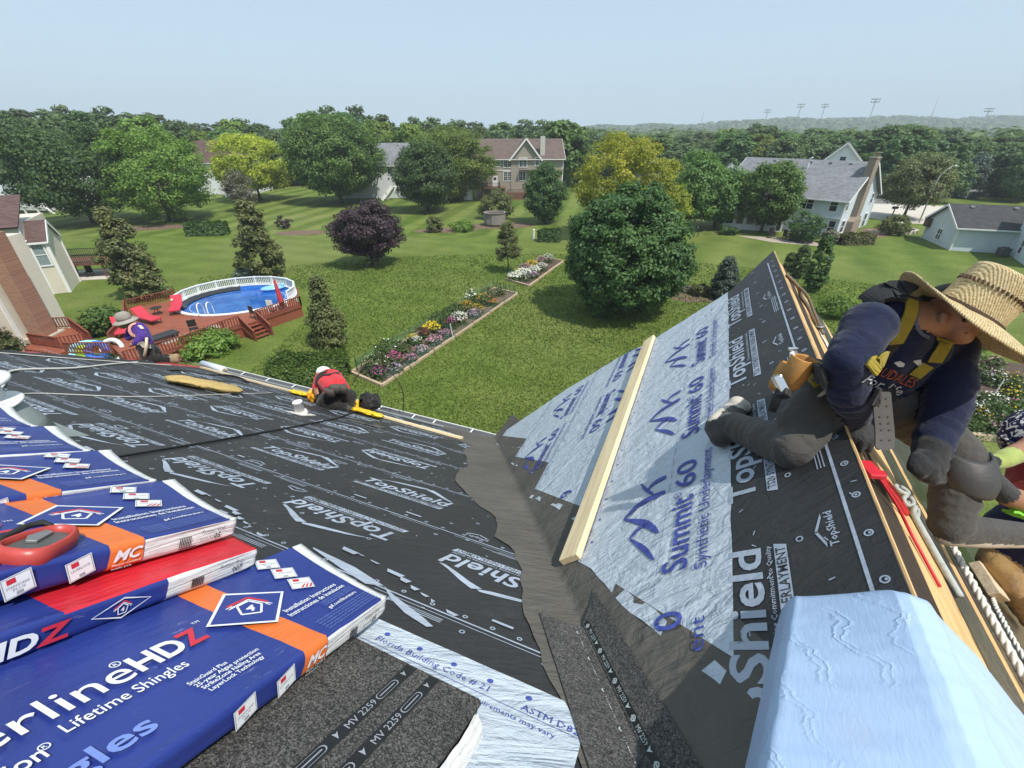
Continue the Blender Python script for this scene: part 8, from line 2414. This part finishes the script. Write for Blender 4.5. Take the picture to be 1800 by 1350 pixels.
# furniture on the deck
M_REDC2 = mat('red_cushion', (.50, .035, .060), .8, .10, 8)
def lounger(label, x, y, rz):
    o = thing('sun_lounger', label, 'sun lounger', (x, y, DZ), rz, 'red loungers on the pool deck')
    mb = MB(); mb.bar((-.2, 0, .34), (1.1, 0, .34), .66, .10); mb.build('cushion', M_REDC2, o, bevel=.02)
    mb = MB(); mb.bar((-.2, 0, .36), (-.78, 0, .88), .66, .10); mb.build('backrest', M_REDC2, o, bevel=.02)
    for sx in (-.1, 1.0):
        for sy in (-.28, .28):
            mb = MB(); mb.tube([(sx, sy, 0), (sx, sy, .3)], .02, 6); mb.build('leg', M_BLKRAIL, o)
    return o
lounger('red cushioned lounger with raised back beside the deck corner, left of the small table', -23.7, 27.3, R(-25))
lounger('red cushioned lounger nearest the white pool rim', -23.1, 29.4, R(-65))
lounger('red cushioned lounger half hidden behind the purple worker', -23.9, 25.4, R(-50))
tb_ = thing('side_table', 'small dark round table between the red loungers', 'table', (-24.0, 28.7, DZ))
mb = MB(); mb.lathe([(.01, .44), (.34, .44), (.34, .47), (.01, .47)], 18); mb.build('table_top', M_BLKRAIL, tb_)
for k in range(3):
    mb = MB(); mb.tube([(.05 * math.cos(k * 2.1), .05 * math.sin(k * 2.1), .44), (.28 * math.cos(k * 2.1), .28 * math.sin(k * 2.1), 0)], .02, 5); mb.build('leg', M_BLKRAIL, tb_)
bn_ = thing('deck_bench', 'low black covered table on the red deck behind the purple worker', 'table', (-20.6, 24.2, DZ), R(62))
mb = MB(); mb.box((0, 0, .36), (1.7, .8, .10)); mb.build('table_top', mat('black_cover_cloth', (.030, .031, .034), .6, .2, 5), bn_, bevel=.03)
for sx in (-.7, .7):
    for sy in (-.3, .3):
        mb = MB(); mb.box((sx, sy, .155), (.06, .06, .31)); mb.build('leg', M_BLKRAIL, bn_)
for k, (x, y, rz, lab) in enumerate(((-19.3, 25.2, R(40), 'dark metal chair by the black covered table on the deck'), (-17.0, 28.0, R(150), 'dark metal chair on the deck between the steps and the pool'), (-16.4, 29.2, R(170), 'white folded chair on the deck near its right end'), (-16.0, 30.0, R(120), 'second white folded chair, at the very right end of the deck'))):
    o = thing('deck_chair', lab, 'chair', (x, y, DZ), rz); m = M_BLKRAIL if k < 2 else M_TRIM
    mb = MB(); mb.box((0, 0, .40), (.48, .46, .04)); mb.build('seat', m, o); mb = MB(); mb.box((0, .22, .68), (.46, .03, .42)); mb.build('backrest', m, o)
    for sx in (-.21, .21):
        for sy in (-.2, .2):
            mb = MB(); mb.box((sx, sy, .19), (.03, .03, .38)); mb.build('leg', m, o)

# --- flower beds with timber edging and netting
M_EDGE = wood_mat('pale_edging_timber', (.44, .34, .23), (.30, .22, .14), (1.2, 9, 9))
M_GLEAF = leaf_mat('bed_foliage', (.030, .056, .016), (.060, .098, .026), (.105, .150, .046), .3, .6, 1.5)
M_GLEAF2 = leaf_mat('grey_green_foliage', (.055, .075, .045), (.095, .120, .075), (.150, .175, .115), .3, .6, 1.5)
def petals(name, a, b_): return leaf_mat(name, shade(a, .7), a, b_, .3, .6, 2.0)
P_WHITE, P_PINK, P_YEL, P_MAG, P_LIL, P_ORG, P_DRED = petals('white_petals', (.66, .66, .62), (.80, .80, .78)), petals('pink_petals', (.55, .24, .38), (.66, .38, .50)), petals('yellow_petals', (.62, .40, .02), (.78, .58, .06)), petals('magenta_petals', (.48, .075, .26), (.60, .16, .38)), petals('lilac_petals', (.46, .33, .48), (.60, .50, .60)), petals('orange_petals', (.60, .22, .02), (.70, .34, .06)), petals('dark_red_foliage', (.10, .030, .022), (.17, .075, .045))
def bed(label, c4, h, soil):
    o = thing('flower_bed', label, 'flower bed', (c4[0][0], c4[0][1], 0)); ox, oy = c4[0]
    q = [Vector((x - ox, y - oy)) for x, y in c4]
    mb = MB(); mb.add([(p.x, p.y, h * .55) for p in q], [(0, 1, 2, 3)]); mb.build('soil', soil, o)
    for a, b in zip(q, q[1:] + q[:1]):
        n = max(1, round((b - a).length / 2.5))
        for k in range(n):
            p0, p1 = a.lerp(b, k / n), a.lerp(b, (k + 1) / n - .006)
            mb = MB(); mb.bar((p0.x, p0.y, h / 2 + rnd.uniform(-.015, .015)), (p1.x, p1.y, h / 2 + rnd.uniform(-.015, .015)), .14, h); mb.build('edging_board', M_EDGE, o)
    return o
B1 = [(-8.8, 21.6), (-6.75, 20.15), (0.45, 35.2), (-1.55, 36.6)]
B2 = [(-0.55, 39.3), (1.45, 37.3), (5.2, 45.6), (3.2, 47.2)]
bed('long timber-edged flower bed with green netting, running up the lawn', B1, .16, M_MULCH)
bed('short timber-edged flower bed of white flowers beside the big round tree', B2, .16, M_SOIL)
def bp(B, t, s): # t along, s across from the left side
    a = Vector(B[0]).lerp(Vector(B[3]), t); b = Vector(B[1]).lerp(Vector(B[2]), t); return a.lerp(b, s)
def flowers(label, p, r, h, col, seed, leaf=None, nf=120, ng=260, group=None, name='flowering_plant', fs=.085, gs=.13, cat='plant'):
    rs = np.random.RandomState(seed); o = thing(name, label, cat, (p[0], p[1], .06), rnd.uniform(0, 6), group)
    a, q, z = rs.uniform(0, 6.283, ng), rs.uniform(0, 1, ng) ** .6, rs.uniform(.05, 1, ng)
    k = np.sqrt(np.clip(1.15 - (z - .25) ** 2, 0, 1.2))
    C = np.stack([r * q * k * np.cos(a), r * q * k * np.sin(a), h * z * (1 - .25 * q)], 1)
    N = np.stack([np.cos(a) * .8, np.sin(a) * .8, np.full(ng, .8)], 1) + rs.normal(size=(ng, 3)) * .4
    link('foliage', quads_mesh('foliage', leaf_quads(C, N, gs, rs), leaf or M_GLEAF), o)
    if nf:
        a, q = rs.uniform(0, 6.283, nf), rs.uniform(0, 1, nf) ** .55
        C = np.stack([r * q * np.cos(a), r * q * np.sin(a), h * (1.06 - .38 * q ** 2) + rs.normal(size=nf) * .06 * h], 1)
        N = np.stack([np.cos(a) * q * .5, np.sin(a) * q * .5, np.full(nf, 1.0)], 1) + rs.normal(size=(nf, 3)) * .35
        link('blossom', quads_mesh('blossom', leaf_quads(C, N, fs, rs), col), o)
    mb = MB()
    for j in range(4): mb.tube([(0, 0, 0), (r * .3 * math.cos(j * 1.6), r * .3 * math.sin(j * 1.6), h * .6)], .008, 4)
    mb.build('stem', M_BARK, o)
    return o
for i, (t_, s_, r, h, col, lab, kw) in enumerate((
    (.055, .45, .75, 1.0, P_WHITE, 'tall dark bush dotted with white flowers at the near end of the long bed', dict(nf=26, ng=620)),
    (.15, .22, .80, 1.15, P_WHITE, 'tall dark bush behind the white-dotted one in the long bed', dict(nf=10, ng=640)),
    (.20, .42, .60, .85, P_WHITE, 'mid green leafy bush next to the magenta phlox in the long bed', dict(nf=6, ng=420)),
    (.03, .72, .42, .62, P_MAG, 'magenta flower clump at the near corner of the long bed', dict(nf=70)),
    (.085, .88, .42, .55, P_LIL, 'pale lilac flower clump behind the near netting of the long bed', dict(nf=60, leaf=M_GLEAF2)),
    (.12, .68, .45, .85, P_MAG, 'tall magenta phlox beside the dark bushes of the long bed', dict(nf=90)),
    (.17, .86, .40, .5, P_PINK, 'low pink flower clump along the timber edge, first from the near end', dict(nf=60, leaf=M_GLEAF2)),
    (.24, .82, .45, .5, P_LIL, 'low lilac flower clump along the timber edge', dict(nf=70, leaf=M_GLEAF2)),
    (.29, .25, .38, .55, P_YEL, 'small yellow flower clump left of the dark red shrub in the long bed', dict(nf=50)),
    (.285, .42, .34, .55, P_WHITE, 'small white flower clump beside the little yellow one', dict(nf=60)),
    (.345, .30, .48, .65, P_DRED, 'dark red leaved shrub in the long bed', dict(nf=200, ng=120, fs=.12)),
    (.395, .35, .60, .75, P_YEL, 'large clump of bright yellow flowers in the middle of the long bed', dict(nf=200, fs=.11)),
    (.33, .78, .55, .55, P_PINK, 'wide pink flower clump in front of the yellow one', dict(nf=110, leaf=M_GLEAF2)),
    (.40, .80, .50, .5, P_PINK, 'pink flower clump beside the leaning netting stake', dict(nf=90, leaf=M_GLEAF2)),
    (.46, .30, .70, 1.25, P_WHITE, 'tall dark green shrub behind the big yellow flowers', dict(nf=0, ng=600)),
    (.53, .28, .62, 1.15, P_WHITE, 'second tall dark green shrub along the back of the long bed', dict(nf=0, ng=520)),
    (.59, .28, .60, 1.1, P_WHITE, 'third tall dark green shrub along the back of the long bed', dict(nf=0, ng=480)),
    (.48, .62, .40, .75, P_MAG, 'magenta flower spike beside the white phlox', dict(nf=80)),
    (.53, .66, .62, .85, P_WHITE, 'big white phlox clump in the middle of the long bed', dict(nf=240, fs=.10)),
    (.63, .75, .55, .55, P_LIL, 'lilac flower clump past the white phlox', dict(nf=110, leaf=M_GLEAF2)),
    (.655, .35, .60, .85, P_YEL, 'yellow flowered bush at the far half of the long bed', dict(nf=120, ng=420)),
    (.68, .62, .62, .6, P_YEL, 'pale yellow green clump at the far half of the long bed', dict(nf=90, leaf=M_GLEAF2)),
    (.73, .22, .50, 1.3, P_WHITE, 'tall stem with a pale round seed head in the long bed', dict(nf=30, ng=300, fs=.14)),
    (.775, .45, .70, .85, P_YEL, 'loose green clump with few yellow flowers near the far end', dict(nf=40, ng=480)),
    (.80, .80, .42, .45, P_ORG, 'orange flower clump at the far end of the long bed', dict(nf=80)),
    (.86, .35, .62, 1.0, P_WHITE, 'airy green plant by the tall stakes at the far end of the long bed', dict(nf=6, ng=300)),
    (.93, .55, .50, .7, P_WHITE, 'last green plant at the far end of the long bed', dict(nf=4, ng=220)))):
    flowers(lab, bp(B1, t_, s_), r, h, col, 300 + i, **kw)
for i, (t_, s_, r, h, col, lab, kw) in enumerate((
    (.07, .30, .75, .60, P_WHITE, 'nearest mound of white flowers in the short bed', dict(nf=300, fs=.11)),
    (.10, .62, .55, .55, P_WHITE, 'green plant with few white flowers at the near corner of the short bed', dict(nf=30, ng=300)),
    (.20, .40, .75, .70, P_WHITE, 'second mound of white flowers in the short bed', dict(nf=320, fs=.11)),
    (.24, .78, .55, .55, P_LIL, 'pale lilac clump at the timber edge of the short bed', dict(nf=150)),
    (.22, .10, .36, .55, P_YEL, 'small yellow clump at the back edge of the short bed', dict(nf=80)),
    (.36, .22, .60, .75, P_PINK, 'pink flower clump at the back of the short bed', dict(nf=170)),
    (.36, .62, .62, .70, P_WHITE, 'third mound of white flowers in the short bed', dict(nf=260, fs=.11)),
    (.50, .28, .60, .80, P_YEL, 'bright yellow flower clump near the big tree in the short bed', dict(nf=200, fs=.11)),
    (.52, .70, .60, .70, P_WHITE, 'white and lilac clump against the big tree in the short bed', dict(nf=220)),
    (.70, .40, .60, .85, P_PINK, 'dusky pink clump at the far end of the short bed', dict(nf=140)),
    (.85, .50, .60, .8, P_WHITE, 'last white clump of the short bed, beside the big tree', dict(nf=140)))):
    flowers(lab, bp(B2, t_, s_), r, h, col, 400 + i, **kw)
# netting on thin posts
t = NT('green_netting'); co = t.coords('Object')
d_ = t.n('BsdfDiffuse'); d_.inputs[0].default_value = (.10, .19, .16, 1); tr = t.n('BsdfTransparent'); mx = t.n('MixShader')
sp = t.n('SeparateXYZ'); t.l(co, sp.inputs[0])
g1 = t.math('LESS_THAN', t.math('FRACT', t.math('MULTIPLY', t.math('ADD', sp.outputs[0], sp.outputs[1]), 9.0)), .14); g2 = t.math('LESS_THAN', t.math('FRACT', t.math('MULTIPLY', sp.outputs[2], 12.0)), .14)
t.l(t.math('MAXIMUM', g1, g2), mx.inputs[0]); t.l(tr.outputs[0], mx.inputs[1]); t.l(d_.outputs[0], mx.inputs[2]); t.l(mx.outputs[0], t.out.inputs[0]); M_NET = t.m
def netting(label, pts, h, step):
    o = thing('netting_fence', label, 'fence', (pts[0][0], pts[0][1], 0)); ox, oy = pts[0]
    for a, b in zip(pts, pts[1:]):
        a, b = Vector(a), Vector(b); n = max(1, round((b - a).length / step))
        for k in range(n):
            p, q = a.lerp(b, k / n), a.lerp(b, (k + 1) / n)
            mb = MB(); mb.add([(p.x - ox, p.y - oy, .05), (q.x - ox, q.y - oy, .05), (q.x - ox, q.y - oy, h - .05), (p.x - ox, p.y - oy, h - .05)], [(0, 1, 2, 3)]); mb.build('net_panel', M_NET, o)
            mb = MB(); mb.tube([(p.x - ox, p.y - oy, 0), (p.x - ox + rnd.uniform(-.05, .05), p.y - oy, h + rnd.uniform(.0, .18))], .014, 5); mb.build('post', mat('green_steel_post', (.030, .060, .040), .5), o)
    return o
netting('see-through green netting round the near end and back of the long bed', [tuple(bp(B1, .02, .98)), tuple(bp(B1, .02, .04)), tuple(bp(B1, .50, .03)), tuple(bp(B1, .98, .03)), tuple(bp(B1, .98, .97))], .85, 1.5)
netting('see-through green netting along the lawn side of the long bed', [tuple(bp(B1, .025, .985)), tuple(bp(B1, .40, .985)), tuple(bp(B1, .97, .985))], .62, 1.9)
netting('see-through netting along the back of the short bed', [tuple(bp(B2, .02, .03)), tuple(bp(B2, .60, .03))], .8, 1.6)
lp = thing('leaning_stake', 'pale leaning stake with a flap of netting at the middle of the long bed', 'stake', (*bp(B1, .41, 1.0), 0))
mb = MB(); mb.tube([(.05, -.1, 0), (-.10, .0, 1.05)], .03, 6); mb.build('post', mat('pale_plastic_post', (.55, .57, .56), .5), lp); mb = MB(); mb.add([(-.1, 0, 1.0), (-.5, .12, .95), (-.45, .1, .2), (.02, -.06, .2)], [(0, 1, 2, 3)]); mb.build('net_panel', M_NET, lp)

# planter, pipes, patio furniture, stone edging
pn = thing('stone_planter', 'large grey stone planter under a bushy shrub on the far lawn', 'planter', (-2.41, 65.91) + (0,), .1)
mb = MB(); mb.lathe([(1.35, 0), (1.55, .3), (1.5, 1.55), (1.62, 1.75), (1.35, 1.75), (1.3, 1.4)], 10); mb.build('tub', mat('grey_stone', (.22, .20, .18), .9, .25, 2), pn)
mb = MB(); mb.lathe([(.01, 1.55), (1.32, 1.55), (1.32, 1.5)], 10, cap=False); mb.build('soil', M_SOIL, pn)
for k, (x, lab) in enumerate(((938, 'taller white pipe standing in the lawn by the squared hedge'), (946, 'shorter white pipe standing in the lawn by the squared hedge'))):
    pp = (2.65, 56.42) if k == 0 else (3.19, 56.09)
    o = thing('utility_pipe', lab, 'pipe', (*pp, 0)); mb = MB(); mb.lathe([(.13, 0), (.13, 1.05 - .2 * k), (.15, 1.05 - .2 * k), (.15, 1.18 - .2 * k), (.02, 1.22 - .2 * k)], 12); mb.build('pipe', M_TRIM, o)
for k, (px, lab) in enumerate((((32.2, 57.3), 'dark patio chair nearest the sunroom windows'), ((33.5, 56.3), 'dark patio chair in the middle of the paved patio'), ((34.6, 55.2), 'dark patio chair at the front edge of the paved patio'), ((35.2, 56.6), 'dark patio chair beside the round shrub at the patio'))):
    o = thing('patio_chair', lab, 'chair', (*px, .02), k * 1.7, 'patio furniture')
    mb = MB(); mb.box((0, 0, .42), (.62, .6, .07)); mb.build('seat', M_BLKRAIL, o); mb = MB(); mb.box((0, .28, .80), (.62, .06, .75)); mb.build('backrest', M_BLKRAIL, o)
    for sx in (-.27, .27):
        for sy in (-.26, .26):
            mb = MB(); mb.box((sx, sy, .19), (.05, .05, .38)); mb.build('leg', M_BLKRAIL, o)
o = thing('patio_table', 'dark round patio table among the chairs in front of the white house', 'table', (33.9, 55.9, .02))
mb = MB(); mb.lathe([(.01, .7), (.62, .7), (.62, .75), (.01, .75)], 18); mb.build('table_top', M_BLKRAIL, o); mb = MB(); mb.lathe([(.3, 0), (.06, .06), (.05, .7)], 12); mb.build('pedestal', M_BLKRAIL, o)
o = thing('stone_edging', 'curved pale block edging round the bed at the corner of the white house', 'edging', (49.8, 61.6, 0))
for k in range(16):
    a = R(-150 + 14 * k); mb = MB(); mb.box((3.5 * math.cos(a), 2.1 * math.sin(a), .18), (.72, .34, .36), Matrix.Rotation(a + R(90), 4, 'Z')); mb.build('block', mat('pale_block', (.46, .41, .34), .85, .12, 3), o)

# --- vegetable and flower garden on the right, beyond the ridge
plane('garden_soil', [(19.0, 15.9), (23.0, 24.5), (32.0, 22.0), (27.0, 14.0)], .02, M_SOIL)
ge = thing('garden_edging', 'weathered timber edging along the near side of the right-hand garden', 'edging', (18.6, 15.9, 0))
for k in range(5):
    mb = MB(); mb.bar((.0 + 2.0 * k, -.33 * k, .14), (1.98 + 2.0 * k, -.33 * (k + 1), .14), .2, .28); mb.build('edging_board', M_LUMBER2, ge)
pv = thing('paver_patch', 'small patch of red-brown pavers among the plants of the right-hand garden', 'paving', (*(22.17, 19.47), 0), R(15))
for i in range(5):
    for j in range(4):
        mb = MB(); mb.box((-1.0 + .5 * i, -.5 + .36 * j, .045), (.47, .33, .09)); mb.build('paver', mat('red_brown_paver', (.17, .095, .070), .9, .25, 3), pv)
o = thing('garden_stake', 'thin pale stake leaning in the right-hand garden', 'stake', (*(22.85, 18.18), 0)); mb = MB(); mb.tube([(0, 0, 0), (.12, .05, 1.5)], .025, 6); mb.build('stake', M_TRIM, o)
rg = random.Random(77)
NM = [('leafy green plant', None, 0), ('plant with small white flowers', P_WHITE, 60), ('bright green leafy plant', None, 0), ('plant with a few pink flowers', P_PINK, 30), ('plant with pale yellow flowers', P_YEL, 40)]
GARD = [(24.50, 21.41), (24.78, 20.90), (25.23, 20.40), (25.79, 19.93), (22.47, 18.70), (22.49, 17.88), (23.86, 18.28), (25.21, 18.81), (20.87, 17.20), (21.09, 16.83), (21.82, 16.92), (22.19, 16.65), (23.36, 17.11), (19.89, 16.26), (20.45, 16.04), (21.10, 15.87), (21.97, 15.96), (26.34, 23.21), (26.80, 22.21), (22.76, 16.30), (20.21, 16.92), (23.10, 17.25)]
for i, p in enumerate(GARD):
    nm, col, nf = NM[(i * 3 + i // 4) % 5]
    flowers(nm + ' in the crowded right-hand garden', p, rg.uniform(.55, .85), rg.uniform(.5, .95), col or P_WHITE, 600 + i, nf=nf, ng=380, group='plants in the right-hand garden: ' + nm)
# ================================================================== AIR
mh = bpy.data.materials.new('thin_haze'); mh.use_nodes = True
nt_ = mh.node_tree; nt_.nodes.clear()
vo = nt_.nodes.new('ShaderNodeVolumePrincipled'); vo.inputs['Color'].default_value = (.80, .88, .95, 1); vo.inputs['Density'].default_value = .00050; vo.inputs['Anisotropy'].default_value = .0
om = nt_.nodes.new('ShaderNodeOutputMaterial'); nt_.links.new(vo.outputs[0], om.inputs['Volume'])
mb = MB(); mb.box((300, 650, 59), (4400, 2200, 120))
put(mb.build('haze', mh), kind='stuff')
